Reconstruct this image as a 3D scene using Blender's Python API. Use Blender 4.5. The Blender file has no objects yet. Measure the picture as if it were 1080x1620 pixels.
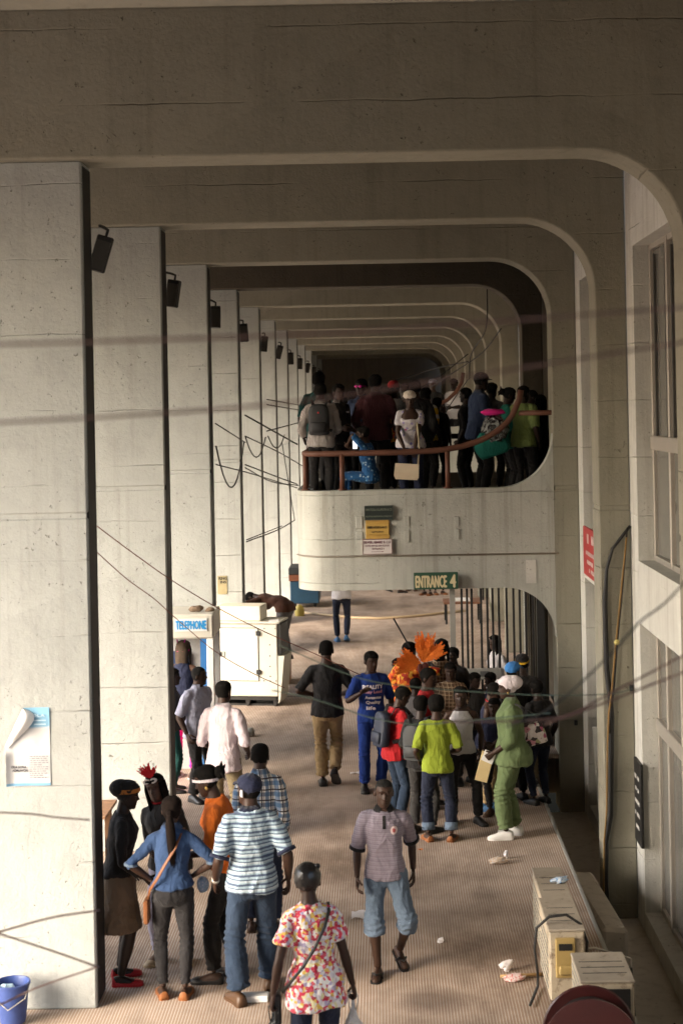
import bpy, math, random
import numpy as np
from mathutils import Vector, Matrix
from mathutils.bvhtree import BVHTree

R = math.radians
rnd = random.Random(7)
scene = bpy.context.scene
COL = scene.collection

# ------------------------------------------------------------------ camera, sky, sun, exposure
EYE, FPX, VX, VY, ROLL = 4.5, 2400.0, 606.0, 648.0, 0.0195
cd = bpy.data.cameras.new('camera')
cam = bpy.data.objects.new('camera', cd)
COL.objects.link(cam)
scene.camera = cam
cd.sensor_fit = 'VERTICAL'
cd.sensor_height = 24.0
cd.sensor_width = 16.0
cd.lens = 24.0 * FPX / 1620.0
cd.shift_x = -(VX - 540.0) / 1620.0
cd.shift_y = -(810.0 - VY) / 1620.0
cd.clip_start = 0.1
cd.clip_end = 600.0
cd.dof.use_dof = True
cd.dof.focus_distance = 17.5
cd.dof.aperture_fstop = 1.9
_r = Vector((1, 0, -ROLL)).normalized()
_u = Vector((ROLL, 0, 1)).normalized()
_b = Vector((0, -1, 0))
cam.matrix_world = Matrix(((_r.x, _u.x, _b.x, 0), (_r.y, _u.y, _b.y, 0), (_r.z, _u.z, _b.z, EYE), (0, 0, 0, 1)))

SUN_EL, SUN_AZ = 30.0, 232.0       # azimuth clockwise from +y: the sun stands to the west-south-west
world = bpy.data.worlds.new("World")
scene.world = world
world.use_nodes = True
wn = world.node_tree.nodes
wl = world.node_tree.links
sky = wn.new('ShaderNodeTexSky')
sky.sky_type = 'NISHITA'
sky.sun_disc = False
sky.sun_elevation = R(SUN_EL)
sky.sun_rotation = R(SUN_AZ)
sky.air_density = 1.0
sky.dust_density = 4.0
bg = wn['Background']
bg.inputs['Strength'].default_value = 0.15
wl.new(sky.outputs[0], bg.inputs[0])
ld = bpy.data.lights.new('sun', 'SUN')
ld.energy = 1.15
ld.angle = R(60)
ld.color = (1.0, 0.995, 0.985)
sun = bpy.data.objects.new('sun', ld)
COL.objects.link(sun)
_sd = Vector((math.sin(R(SUN_AZ)) * math.cos(R(SUN_EL)), math.cos(R(SUN_AZ)) * math.cos(R(SUN_EL)), math.sin(R(SUN_EL))))
sun.rotation_euler = _sd.to_track_quat('Z', 'Y').to_euler()
sun.location = _sd * 60
scene.view_settings.view_transform = 'Standard'
scene.view_settings.look = 'None'
scene.view_settings.exposure = 2.6
scene.view_settings.gamma = 1.0
scene.view_settings.use_curve_mapping = False
scene.cycles.use_denoising = True
scene.cycles.max_bounces = 8
scene.cycles.diffuse_bounces = 4
scene.cycles.glossy_bounces = 3
scene.cycles.transparent_max_bounces = 8
scene.cycles.caustics_reflective = False
scene.cycles.caustics_refractive = False


def ray(px, py):
    dx, dy = px - VX, py - VY
    return ((dx - ROLL * dy) / FPX, 1.0, -(dy + ROLL * dx) / FPX)


def on_z(px, py, z=0.0):
    r = ray(px, py)
    t = (z - EYE) / r[2]
    return Vector((r[0] * t, t, z))


def on_y(px, py, y):
    r = ray(px, py)
    return Vector((r[0] * y, y, EYE + r[2] * y))


# ------------------------------------------------------------------ tagging
def tag(o, label=None, cat=None, group=None, kind=None):
    if label: o['label'] = label
    if cat: o['category'] = cat
    if group: o['group'] = group
    if kind: o['kind'] = kind
    return o


def empty(name, loc=(0, 0, 0), rz=0.0, label=None, cat=None, group=None):
    o = bpy.data.objects.new(name, None)
    o.empty_display_size = 0.1
    COL.objects.link(o)
    o.location = loc
    o.rotation_euler = (0, 0, rz)
    return tag(o, label, cat, group)


def link_mesh(name, me, mats, parent=None, loc=None):
    o = bpy.data.objects.new(name, me)
    COL.objects.link(o)
    me.materials.clear()
    for m in (mats if isinstance(mats, (list, tuple)) else [mats]):
        me.materials.append(m)
    if parent is not None: o.parent = parent
    if loc is not None: o.location = loc
    return o


# ------------------------------------------------------------------ mesh builder
class MB:
    def __init__(self):
        self.v, self.f, self.m = [], [], []

    def face(self, idx, m=0):
        self.f.append(tuple(idx)); self.m.append(m)

    def add(self, verts, faces, m=0):
        o = len(self.v)
        self.v += [tuple(p) for p in verts]
        for k, f in enumerate(faces):
            self.f.append(tuple(o + i for i in f))
            self.m.append(m[k] if isinstance(m, list) else m)

    def box(self, a, b, m=0, bev=0.0):
        x0, y0, z0 = a; x1, y1, z1 = b
        if x0 > x1: x0, x1 = x1, x0
        if y0 > y1: y0, y1 = y1, y0
        if z0 > z1: z0, z1 = z1, z0
        if bev <= 0:
            v = [(x, y, z) for z in (z0, z1) for y in (y0, y1) for x in (x0, x1)]
            self.add(v, [(0, 2, 3, 1), (4, 5, 7, 6), (0, 1, 5, 4), (2, 6, 7, 3), (0, 4, 6, 2), (1, 3, 7, 5)], m)
            return
        e = min(bev, (x1 - x0) * .45, (y1 - y0) * .45, (z1 - z0) * .45)
        v = []; idx = {}
        for sz in (0, 1):
            for sy in (0, 1):
                for sx in (0, 1):
                    X, Y, Z = (x1 if sx else x0), (y1 if sy else y0), (z1 if sz else z0)
                    dx, dy, dz = (-e if sx else e), (-e if sy else e), (-e if sz else e)
                    for ax, p in enumerate(((X, Y + dy, Z + dz), (X + dx, Y, Z + dz), (X + dx, Y + dy, Z))):
                        idx[(sx, sy, sz, ax)] = len(v); v.append(p)
        F = []
        for ax in range(3):
            for s in (0, 1):
                o = [(0, 0), (1, 0), (1, 1), (0, 1)]
                q = []
                for a_, b_ in o:
                    c = [a_, b_]; c.insert(ax, s); q.append(idx[(c[0], c[1], c[2], ax)])
                F.append(q if (s == 1) != (ax == 1) else q[::-1])
        for ax in range(3):      # edges running along ax
            o1, o2 = [k for k in range(3) if k != ax]
            for s1 in (0, 1):
                for s2 in (0, 1):
                    def I(t, face_ax):
                        c = [0, 0, 0]; c[ax] = t; c[o1] = s1; c[o2] = s2
                        return idx[(c[0], c[1], c[2], face_ax)]
                    F.append((I(0, o1), I(1, o1), I(1, o2), I(0, o2)))
        for sx in (0, 1):
            for sy in (0, 1):
                for sz in (0, 1):
                    F.append(tuple(idx[(sx, sy, sz, k)] for k in range(3)))
        self.add(v, F, m)

    def rings(self, rings, m=0, cap0=True, cap1=True, close=True):
        n = len(rings[0]); o = len(self.v)
        for r in rings: self.v += [tuple(p) for p in r]
        for i in range(len(rings) - 1):
            for j in range(n if close else n - 1):
                k = (j + 1) % n
                self.face((o + i * n + j, o + i * n + k, o + (i + 1) * n + k, o + (i + 1) * n + j), m)
        if close and cap0:
            c = len(self.v); self.v.append(tuple(np.mean([tuple(p) for p in rings[0]], axis=0)))
            for j in range(n): self.face((c, o + (j + 1) % n, o + j), m)
        if close and cap1:
            b = o + (len(rings) - 1) * n
            c = len(self.v); self.v.append(tuple(np.mean([tuple(p) for p in rings[-1]], axis=0)))
            for j in range(n): self.face((c, b + j, b + (j + 1) % n), m)

    def tube(self, pts, rad, n=8, m=0, cap=True):
        pts = [Vector(p) for p in pts]
        if not isinstance(rad, (list, tuple)): rad = [rad] * len(pts)
        t = []
        for i in range(len(pts)):
            a = pts[max(0, i - 1)]; b = pts[min(len(pts) - 1, i + 1)]
            d = b - a
            t.append(d.normalized() if d.length > 1e-9 else Vector((0, 0, 1)))
        ref = Vector((0, 0, 1)) if abs(t[0].z) < .9 else Vector((0, 1, 0))
        u = (ref - t[0] * ref.dot(t[0])).normalized()
        rr = []
        for i, p in enumerate(pts):
            u = (u - t[i] * u.dot(t[i]))
            u = u.normalized() if u.length > 1e-6 else t[i].orthogonal().normalized()
            w = t[i].cross(u)
            r = rad[i]
            ra, rb = r if isinstance(r, (tuple, list)) else (r, r)
            rr.append([p + u * (ra * math.cos(2 * math.pi * j / n)) + w * (rb * math.sin(2 * math.pi * j / n)) for j in range(n)])
        self.rings(rr, m, cap, cap)

    def prism(self, poly, axis, a, b, m=0):
        """polygon (2-D, either winding) pushed from a to b along axis 'x' 'y' 'z'"""
        def P(p, t):
            return {'x': (t, p[0], p[1]), 'y': (p[0], t, p[1]), 'z': (p[0], p[1], t)}[axis]
        n = len(poly); o = len(self.v)
        self.v += [P(p, a) for p in poly] + [P(p, b) for p in poly]
        self.face(list(range(o, o + n))[::-1], m)
        self.face(list(range(o + n, o + 2 * n)), m)
        for i in range(n):
            k = (i + 1) % n
            self.face((o + i, o + k, o + n + k, o + n + i), m)

    def lathe(self, prof, n=24, m=0, c=(0, 0, 0)):
        rr = [[(c[0] + r * math.cos(2 * math.pi * j / n), c[1] + r * math.sin(2 * math.pi * j / n), c[2] + z) for j in range(n)] for r, z in prof]
        self.rings(rr, m, True, True)

    def sphere(self, c, r, n=12, k=8, m=0):
        rx, ry, rz = r if isinstance(r, (tuple, list)) else (r, r, r)
        rr = []
        for i in range(1, k):
            a = math.pi * i / k
            rr.append([(c[0] + rx * math.sin(a) * math.cos(2 * math.pi * j / n), c[1] + ry * math.sin(a) * math.sin(2 * math.pi * j / n), c[2] - rz * math.cos(a)) for j in range(n)])
        o = len(self.v)
        self.rings(rr, m, False, False)
        L = len(rr)
        a = len(self.v); self.v.append((c[0], c[1], c[2] - rz)); self.v.append((c[0], c[1], c[2] + rz))
        for j in range(n):
            self.face((a, o + (j + 1) % n, o + j), m)
            self.face((a + 1, o + (L - 1) * n + j, o + (L - 1) * n + (j + 1) % n), m)

    def xform(self, M, start=0):
        for i in range(start, len(self.v)):
            self.v[i] = tuple(M @ Vector(self.v[i]))

    def mesh(self, name='mesh', smooth=False, sharp=None, fix=True):
        me = bpy.data.meshes.new(name)
        me.from_pydata(self.v, [], self.f)
        if fix:
            import bmesh
            bm = bmesh.new(); bm.from_mesh(me)
            bmesh.ops.recalc_face_normals(bm, faces=bm.faces)
            bm.to_mesh(me); bm.free()
        me.polygons.foreach_set('material_index', self.m)
        me.polygons.foreach_set('use_smooth', [smooth] * len(self.f))
        if smooth and sharp: me.set_sharp_from_angle(angle=R(sharp))
        me.update()
        return me

    def build(self, name, mats, parent=None, smooth=False, sharp=None, loc=None, fix=True):
        return link_mesh(name, self.mesh(name, smooth, sharp, fix), mats, parent, loc)


# ------------------------------------------------------------------ materials
def lin(c):
    if isinstance(c, str):
        c = [int(c[i:i + 2], 16) / 255 for i in (1, 3, 5)]
        c = [x / 12.92 if x <= .04045 else ((x + .055) / 1.055) ** 2.4 for x in c]
    return tuple(c)


class NT:
    """a little sugar for node trees"""
    def __init__(self, name):
        self.mat = bpy.data.materials.new(name)
        self.mat.use_nodes = True
        self.t = self.mat.node_tree
        self.b = self.t.nodes['Principled BSDF']

    def n(self, typ, **kw):
        nd = self.t.nodes.new('ShaderNode' + typ)
        for k, v in kw.items(): setattr(nd, k, v)
        return nd

    def l(self, a, b):
        self.t.links.new(a, b)

    def val(self, sock, v):
        if hasattr(v, 'is_output') or isinstance(v, bpy.types.NodeSocket): self.l(v, sock)
        else: sock.default_value = v

    def coord(self, kind='Object', scale=(1, 1, 1)):
        if kind == 'World': s = self.n('NewGeometry').outputs['Position']
        else: s = self.n('TexCoord').outputs[kind]
        if tuple(scale) == (1, 1, 1): return s
        mp = self.n('Mapping'); mp.inputs['Scale'].default_value = scale
        self.l(s, mp.inputs['Vector'])
        return mp.outputs[0]

    def noise(self, vec, scale=5., detail=3., rough=.55, dist=0.):
        nd = self.n('TexNoise')
        self.l(vec, nd.inputs['Vector'])
        nd.inputs['Scale'].default_value = scale
        nd.inputs['Detail'].default_value = detail
        nd.inputs['Roughness'].default_value = rough
        nd.inputs['Distortion'].default_value = dist
        return nd.outputs['Fac']

    def ramp(self, fac, stops, interp='LINEAR'):
        nd = self.n('ValToRGB')
        nd.color_ramp.interpolation = interp
        e = nd.color_ramp.elements
        while len(e) < len(stops): e.new(0.5)
        for el, (p, c) in zip(e, stops):
            el.position = p
            el.color = (c, c, c, 1) if isinstance(c, (int, float)) else (*c[:3], 1)
        self.val(nd.inputs[0], fac)
        return nd.outputs[0]

    def mix(self, fac, a, b, mode='MIX'):
        nd = self.n('Mix', data_type='RGBA', blend_type=mode)
        self.val(nd.inputs[0], fac)
        for s, v in ((nd.inputs[6], a), (nd.inputs[7], b)):
            if isinstance(v, bpy.types.NodeSocket): self.l(v, s)
            else: s.default_value = (v, v, v, 1) if isinstance(v, (int, float)) else (*v[:3], 1)
        return nd.outputs[2]

    def math(self, op, a, b=0., c=0.):
        nd = self.n('Math', operation=op)
        self.val(nd.inputs[0], a); self.val(nd.inputs[1], b); self.val(nd.inputs[2], c)
        return nd.outputs[0]

    def sep(self, vec):
        nd = self.n('SeparateXYZ'); self.l(vec, nd.inputs[0]); return nd.outputs

    def bump(self, h, strength=.3, dist=.01):
        nd = self.n('Bump')
        nd.inputs['Strength'].default_value = strength
        nd.inputs['Distance'].default_value = dist
        self.l(h, nd.inputs['Height'])
        self.l(nd.outputs[0], self.b.inputs['Normal'])

    def done(self, col, rough=.7, metal=0., spec=.5):
        if isinstance(col, bpy.types.NodeSocket): self.l(col, self.b.inputs['Base Color'])
        else: self.b.inputs['Base Color'].default_value = (*col[:3], 1)
        self.val(self.b.inputs['Roughness'], rough)
        self.b.inputs['Metallic'].default_value = metal
        self.b.inputs['Specular IOR Level'].default_value = spec
        return self.mat


_plain = {}


def plain(name, col, rough=.65, var=.18, scale=7., bump=0., bscale=80., metal=0., spec=.4, kind='Object', wear=None):
    """a coloured surface with uneven tone, optional fine relief and optional worn patches of a second colour"""
    key = (name,)
    if key in _plain: return _plain[key]
    col = lin(col)
    t = NT(name)
    v = t.coord(kind)
    n1 = t.noise(v, scale, 4, .6)
    c = t.mix(n1, tuple(x * (1 - var) for x in col), tuple(min(1, x * (1 + var)) for x in col))
    if wear:
        wc, amt = wear
        n2 = t.ramp(t.noise(v, scale * 2.3, 6, .7), [(1 - amt - .08, 0.), (1 - amt + .04, 1.)])
        c = t.mix(n2, c, lin(wc))
    if bump: t.bump(t.noise(v, bscale, 3, .6), bump, .01)
    m = t.done(c, rough, metal, spec)
    _plain[key] = m
    return m


def cloth(name, col, kind='plain', col2=None, rough=.85, scale=1.):
    t = NT(name)
    v = t.coord('Object')
    col = lin(col)
    s = t.sep(v)
    nz = t.noise(v, 4, 4, .6)
    base = t.mix(nz, tuple(x * .82 for x in col), tuple(min(1, x * 1.15) for x in col))
    if kind == 'denim':
        f = t.ramp(t.noise(t.coord('Object', (1, 1, .35)), 5, 3, .6), [(.38, 0.), (.72, 1.)])
        base = t.mix(t.math('MULTIPLY', f, .55), base, tuple(min(1, x * 2.3 + .02) for x in col))
        base = t.mix(.35, base, t.mix(t.noise(t.coord('Object', (1, 1, .3)), 220, 2, .5), 0.0, tuple(min(1, x * 2.) for x in col)))
    elif kind == 'stripe':       # horizontal bands of three tones
        z = t.math('MULTIPLY', s[2], scale)
        fz = t.math('FRACT', t.math('ADD', z, t.math('MULTIPLY', nz, .25)))
        c2 = lin(col2[0]); c3 = lin(col2[1])
        base = t.mix(t.ramp(fz, [(0, 0.), (.44, 0.), (.5, 1.), (.94, 1.), (1, 0.)]), base, c2)
        fz2 = t.math('FRACT', t.math('MULTIPLY', z, .5))
        base = t.mix(t.ramp(fz2, [(.56, 0.), (.6, 1.), (.76, 1.), (.8, 0.)]), base, c3)
    elif kind == 'fine':         # fine vertical pinstripe
        fx = t.math('FRACT', t.math('MULTIPLY', t.math('ADD', s[0], t.math('MULTIPLY', s[1], .8)), 70 * scale))
        base = t.mix(t.ramp(fx, [(.6, 0.), (.7, .6), (.9, .6), (1, 0.)]), base, lin(col2))
    elif kind == 'plaid':
        ang = t.math('ADD', s[0], t.math('MULTIPLY', s[1], .6))
        def band(x, k, lo, hi):
            return t.ramp(t.math('FRACT', t.math('MULTIPLY', x, k)), [(lo, 0.), (lo + .03, 1.), (hi, 1.), (hi + .03, 0.)])
        a = band(ang, 11 * scale, .05, .45); b = band(s[2], 11 * scale, .05, .45)
        base = t.mix(t.math('MULTIPLY', a, .75), base, lin(col2[0]))
        base = t.mix(t.math('MULTIPLY', b, .75), base, lin(col2[0]))
        base = t.mix(band(ang, 11 * scale, .62, .74), base, lin(col2[1]))
        base = t.mix(band(s[2], 11 * scale, .62, .74), base, lin(col2[1]))
        base = t.mix(band(ang, 11 * scale, .84, .9), base, lin(col2[2]))
    elif kind == 'floral':
        vo = t.n('TexVoronoi'); vo.inputs['Scale'].default_value = 34 * scale
        wv = t.n('Mix', data_type='VECTOR')
        wv.inputs[0].default_value = .05
        t.l(v, wv.inputs[4])
        nn = t.n('TexNoise'); nn.inputs['Scale'].default_value = 9; t.l(v, nn.inputs['Vector'])
        t.l(nn.outputs['Color'], wv.inputs[5])
        t.l(wv.outputs[1], vo.inputs['Vector'])
        sc = t.n('SeparateColor'); t.l(vo.outputs['Color'], sc.inputs[0])
        k = len(col2)
        base = t.ramp(sc.outputs[0], [((i / k), lin(c)) for i, c in enumerate(col2)], 'CONSTANT')
        ctr = t.ramp(vo.outputs['Distance'], [(.10, 1.), (.22, 0.)])
        base = t.mix(t.math('MULTIPLY', ctr, .6), base, lin(col2[-1]))
    elif kind == 'print':        # scattered small motifs over the ground colour
        vo = t.n('TexVoronoi'); vo.inputs['Scale'].default_value = 16 * scale; t.l(v, vo.inputs['Vector'])
        sc = t.n('SeparateColor'); t.l(vo.outputs['Color'], sc.inputs[0])
        on = t.math('MULTIPLY', t.ramp(vo.outputs['Distance'], [(.28, 1.), (.36, 0.)]), t.ramp(sc.outputs[1], [(.35, 0.), (.4, 1.)]))
        base = t.mix(on, base, t.ramp(sc.outputs[0], [(i / len(col2), lin(c)) for i, c in enumerate(col2)], 'CONSTANT'))
    wr = t.noise(t.coord('Object', (1, 1, .45)), 12, 2, .5, .7)
    rdg = t.math('SUBTRACT', 1.0, t.math('ABSOLUTE', t.math('SUBTRACT', t.math('MULTIPLY', wr, 2.0), 1.0)))
    t.bump(t.math('ADD', t.math('POWER', rdg, 4.0), t.math('MULTIPLY', t.noise(v, 260, 2, .5), .04)), .38, .016)
    t.b.inputs['Sheen Weight'].default_value = .08
    return t.done(base, rough, 0, .2)


def concrete(name, col, dirt=.5, warm=0.):
    t = NT(name)
    v = t.coord('World')
    col = lin(col)
    big = t.noise(v, .55, 5, .6)
    mid = t.noise(v, 3.2, 5, .65)
    c = t.mix(big, tuple(x * .86 for x in col), tuple(min(1, x * 1.1) for x in col))
    c = t.mix(t.math('MULTIPLY', t.ramp(mid, [(.46, 0.), (.68, 1.)]), .34), c, tuple(x * .66 for x in col))
    st = t.noise(t.coord('World', (5.5, 5.5, .22)), 1.5, 5, .65)         # rain streaks
    c = t.mix(t.math('MULTIPLY', t.ramp(st, [(.52, 0.), (.74, 1.)]), .5 * dirt), c, (col[0] * .42, col[1] * .38, col[2] * .33))
    vo = t.n('TexVoronoi'); vo.inputs['Scale'].default_value = .55; vo.inputs['Randomness'].default_value = .9
    t.l(t.coord('World', (1, 1, .7)), vo.inputs['Vector'])
    sc = t.n('SeparateColor'); t.l(vo.outputs['Color'], sc.inputs[0])
    c = t.mix(t.math('MULTIPLY', t.ramp(sc.outputs[0], [(.70, 0.), (.73, 1.)]), .16), c, tuple(x * .62 for x in col))
    c = t.mix(t.math('MULTIPLY', t.ramp(sc.outputs[1], [(.78, 0.), (.80, 1.)]), .18), c, tuple(min(1, x * 1.3) for x in col))
    run = t.noise(t.coord('World', (13, 13, .12)), 1.0, 4, .7)
    zr = t.sep(v)[2]
    below = t.math('MULTIPLY', t.ramp(t.math('MULTIPLY', t.math('SUBTRACT', 3.74, zr), .3), [(0., 1.), (.004, 1.), (.9, 0.)]), t.ramp(zr, [(0, 1.), (1., 1.)]))
    up = t.math('LESS_THAN', zr, 3.74)
    c = t.mix(t.math('MULTIPLY', t.math('MULTIPLY', t.ramp(run, [(.54, 0.), (.70, 1.)]), t.math('MULTIPLY', below, up)), .45 * dirt), c, (col[0] * .40, col[1] * .36, col[2] * .30))
    pit = t.ramp(t.noise(v, 19, 3, .75, .4), [(.66, 0.), (.72, 1.)])        # pits and blow holes
    pitm = t.math('MULTIPLY', pit, t.ramp(t.noise(v, 1.1, 2, .5), [(.4, .15), (.62, 1.)]))
    c = t.mix(t.math('MULTIPLY', pitm, .75), c, (col[0] * .32, col[1] * .28, col[2] * .23))
    # shutter-board lines left by the formwork, uneven along their length
    s = t.sep(v)
    zz = t.math('ADD', s[2], t.math('MULTIPLY', t.noise(v, 2.2, 3, .6), .05))
    fr = t.math('FRACT', t.math('MULTIPLY', zz, 1.75))
    ln = t.ramp(fr, [(0., 1.), (.014, 0.), (.986, 0.), (1., 1.)])
    lnm = t.math('MULTIPLY', ln, t.ramp(t.noise(v, .9, 3, .6), [(.46, 0.), (.62, 1.)]))
    c = t.mix(t.math('MULTIPLY', lnm, .2), c, (col[0] * .45, col[1] * .4, col[2] * .34))
    h = t.math('SUBTRACT', t.math('MULTIPLY', t.noise(v, 30, 5, .7), .35), t.math('ADD', t.math('MULTIPLY', pitm, .8), t.math('MULTIPLY', lnm, .7)))
    h = t.math('ADD', h, t.math('MULTIPLY', mid, .8))
    t.bump(h, .75, .025)
    return t.done(c, .88, 0, .25)


M = {}
M['concrete'] = concrete('weathered_concrete', (.46, .465, .42), 1.1)
M['pillar'] = concrete('pillar_concrete', (.395, .408, .39), .6)  # frame concrete in its lit tone, for the pillars
M['beam'] = concrete('shade_toned_beam_concrete', (.275, .258, .205), .65)  # same concrete as the pillars, darkened to hold the shade under the roof
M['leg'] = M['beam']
M['bay_shade'] = concrete('bay_shade_concrete', (.085, .072, .054), .6)  # beam concrete again, its colour carrying the shade behind the balcony
M['concrete_wall'] = concrete('building_concrete', (.62, .61, .56), .8)
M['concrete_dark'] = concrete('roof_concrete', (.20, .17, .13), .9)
M['pit'] = concrete('trench_concrete', (.55, .50, .43), 1.)
M['iron'] = plain('black_iron', (.02, .02, .02), .5, .3, 9, .2, 90)
M['black'] = plain('black_paint', (.015, .014, .013), .55, .3, 9)
M['rubber'] = plain('black_rubber', (.018, .017, .016), .6, .3, 12)
M['rust'] = plain('rusty_red_paint', (.115, .045, .026), .6, .35, 8, .3, 70, 0, .4, 'Object', ((.20, .15, .11), .25))
M['alu'] = plain('aluminium_frame', (.42, .38, .33), .45, .12, 6, .1, 80, .35)
M['darkalu'] = plain('dark_window_track', (.06, .055, .048), .45, .2, 6)
M['cream'] = plain('cream_sheet_metal', (.56, .54, .47), .5, .10, 2.5, .06, 50, 0, .4, 'Object', ((.36, .28, .16), .27))
M['greymetal'] = plain('grey_sheet_metal', (.34, .33, .30), .5, .2, 4, .1, 60, .1, .4, 'Object', ((.22, .16, .1), .25))
M['acbody'] = plain('dirty_beige_casing', (.46, .39, .29), .6, .22, 5, .15, 50, 0, .4, 'Object', ((.2, .15, .1), .4))
M['actop'] = plain('weathered_casing_top', (.36, .31, .245), .75, .25, 6, .2, 60, 0, .3, 'Object', ((.2, .16, .12), .35))
M['white'] = plain('white_paint', (.78, .77, .74), .55, .06, 5)
M['blue'] = plain('blue_paint', (.035, .16, .42), .5, .2, 5)
M['paper'] = plain('white_paper', (.8, .79, .77), .8, .05, 8)
M['wood'] = plain('brown_wood', (.27, .15, .085), .7, .3, 9, .2, 40)
M['glass_dark'] = plain('window_glass', (.17, .165, .145), .2, .3, 1.2, 0, 80, 0, .5)


# ------------------------------------------------------------------ lettering
_tc = {}


def text_geo(s):
    if s in _tc: return _tc[s]
    cu = bpy.data.curves.new('lettering', 'FONT')
    cu.body = s
    cu.align_x = 'CENTER'; cu.align_y = 'CENTER'
    cu.resolution_u = 2
    o = bpy.data.objects.new('lettering', cu)
    COL.objects.link(o)
    dg = bpy.context.evaluated_depsgraph_get()
    me = bpy.data.meshes.new_from_object(o.evaluated_get(dg))
    v = np.array([p.co[:] for p in me.vertices]); f = [tuple(p.vertices) for p in me.polygons]
    bpy.data.objects.remove(o); bpy.data.curves.remove(cu); bpy.data.meshes.remove(me)
    lo, hi = v.min(0), v.max(0)
    v = v - (lo + hi) / 2
    _tc[s] = (v, f, hi[0] - lo[0], hi[1] - lo[1])
    return _tc[s]


def put_text(mb, s, c, w, h, m=0, u=(1, 0, 0), v=(0, 0, 1), bold=0.):
    """lettering as flat print: centre c, total width w, letter height h, along u (right) and v (up)"""
    g, f, gw, gh = text_geo(s)
    u = Vector(u); v = Vector(v); c = Vector(c); nrm = u.cross(v)
    offs = [(0, 0)] if not bold else [(-bold, 0), (bold, 0), (0, bold), (0, -bold)]
    for i, (ox, oy) in enumerate(offs):
        mb.add([c + u * (p[0] * w / gw + ox) + v * (p[1] * h / gh + oy) + nrm * (.0004 * i) for p in g], f, m)


def wire(name, pts, r, mat, label, cat='cable', sag=0., group=None, n=6, parent=None):
    P = []
    if not sag and len(pts) > 2:                       # a smooth run through the points
        q = [Vector(p) for p in pts]; q = [q[0] * 2 - q[1]] + q + [q[-1] * 2 - q[-2]]
        for i in range(1, len(q) - 2):
            for k in range(6):
                u = k / 6
                P.append(.5 * ((2 * q[i]) + (q[i + 1] - q[i - 1]) * u + (2 * q[i - 1] - 5 * q[i] + 4 * q[i + 1] - q[i + 2]) * u * u + (3 * q[i] - q[i - 1] - 3 * q[i + 1] + q[i + 2]) * u ** 3))
        pts = pts[-1:]
    for a, b in zip(pts[:-1], pts[1:]):
        a, b = Vector(a), Vector(b)
        k = 10 if sag else 2
        for i in range(k):
            t = i / k
            p = a.lerp(b, t); p.z -= sag * 4 * t * (1 - t)
            P.append(p)
    P.append(Vector(pts[-1]))
    mb = MB(); mb.tube(P, r, n)
    o = mb.build(name, mat, parent, True)
    if parent is None: tag(o, label, cat, group)
    return o
# ================================================================== ground, floor, trench
XL, XR, ZB, ZT = -2.255, 2.18, 6.43, 7.56
TH = .37                       # thickness of a portal frame along the arcade
def YF(k): return 11.5 + 4.1 * (k - 1)
NF = 12
KERB = 1.75                    # edge of the raised floor above the light well
YG = 19.62                     # light well ends at the third frame
LW = -0.75

t = NT('outdoor_paving')
v = t.coord('World')
M['paving'] = t.done(t.mix(t.noise(v, .8, 4, .6), (.30, .25, .21), (.40, .34, .29)), .9, 0, .2)
mb = MB()
mb.box((-150, -60, -.6), (KERB - .10, 160, -.06))
mb.box((KERB - .10, YG + .4, -.6), (150, 160, -.065))
mb.box((2.9, -60, -.6), (150, YG + .4, -.065))
tag(mb.build('ground', M['paving']), kind='structure')

t = NT('ribbed_brown_paving')
v = t.coord('World')
s_ = t.sep(v)
# narrow brown ribs along the arcade with pale mortar between them, cross joints every 20 cm
wob = t.math('MULTIPLY', t.noise(v, 1.3, 2, .5), .012)
fx = t.math('FRACT', t.math('MULTIPLY', t.math('ADD', s_[0], wob), 1 / .0235))
rib = t.ramp(fx, [(.0, 0.), (.04, 0.), (.12, 1.), (.74, 1.), (.82, 0.), (1., 0.)])
rowid = t.math('FLOOR', t.math('MULTIPLY', s_[1], 4.0)); colid = t.math('FLOOR', t.math('MULTIPLY', s_[0], 4.0))
wnz = t.n('TexWhiteNoise'); wnz.noise_dimensions = '2D'
cx = t.n('CombineXYZ'); t.l(rowid, cx.inputs[0]); t.l(colid, cx.inputs[1]); t.l(cx.outputs[0], wnz.inputs['Vector'])
c = t.mix(t.noise(v, 9, 5, .7), (.32, .21, .148), (.44, .31, .23))
c = t.mix(.22, c, t.ramp(wnz.outputs['Value'], [(0, (.23, .15, .115)), (.5, (.38, .245, .18)), (1, (.50, .36, .28))]))
joint = t.mix(t.noise(v, 4, 4, .6), (.52, .46, .385), (.74, .68, .59))
c = t.mix(rib, joint, c)
cr = t.math('FRACT', t.math('MULTIPLY', s_[1], 4.0))
c = t.mix(t.ramp(cr, [(.0, .35), (.03, 0.), (.97, 0.), (1., .35)]), c, (.46, .38, .31))
dirt = t.noise(t.coord('World', (1, .45, 1)), 1.0, 6, .68)
c = t.mix(t.ramp(dirt, [(.43, 0.), (.66, .8)]), c, (.125, .085, .06))
c = t.mix(t.ramp(t.noise(t.coord('World', (.3, 1.6, 1)), .8, 4, .6), [(.5, 0.), (.72, .45)]), c, (.17, .12, .095))
c = t.mix(t.ramp(t.noise(v, .35, 3, .5), [(.45, 0.), (.75, .34)]), c, (.50, .41, .33))
c = t.mix(t.ramp(t.noise(v, 26, 2, .5), [(.72, 0.), (.76, .5)]), c, (.5, .43, .37))
st = on_z(680, 1582)                                        # round damp patch
d = t.n('VectorMath', operation='DISTANCE'); t.l(v, d.inputs[0]); d.inputs[1].default_value = st
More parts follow.
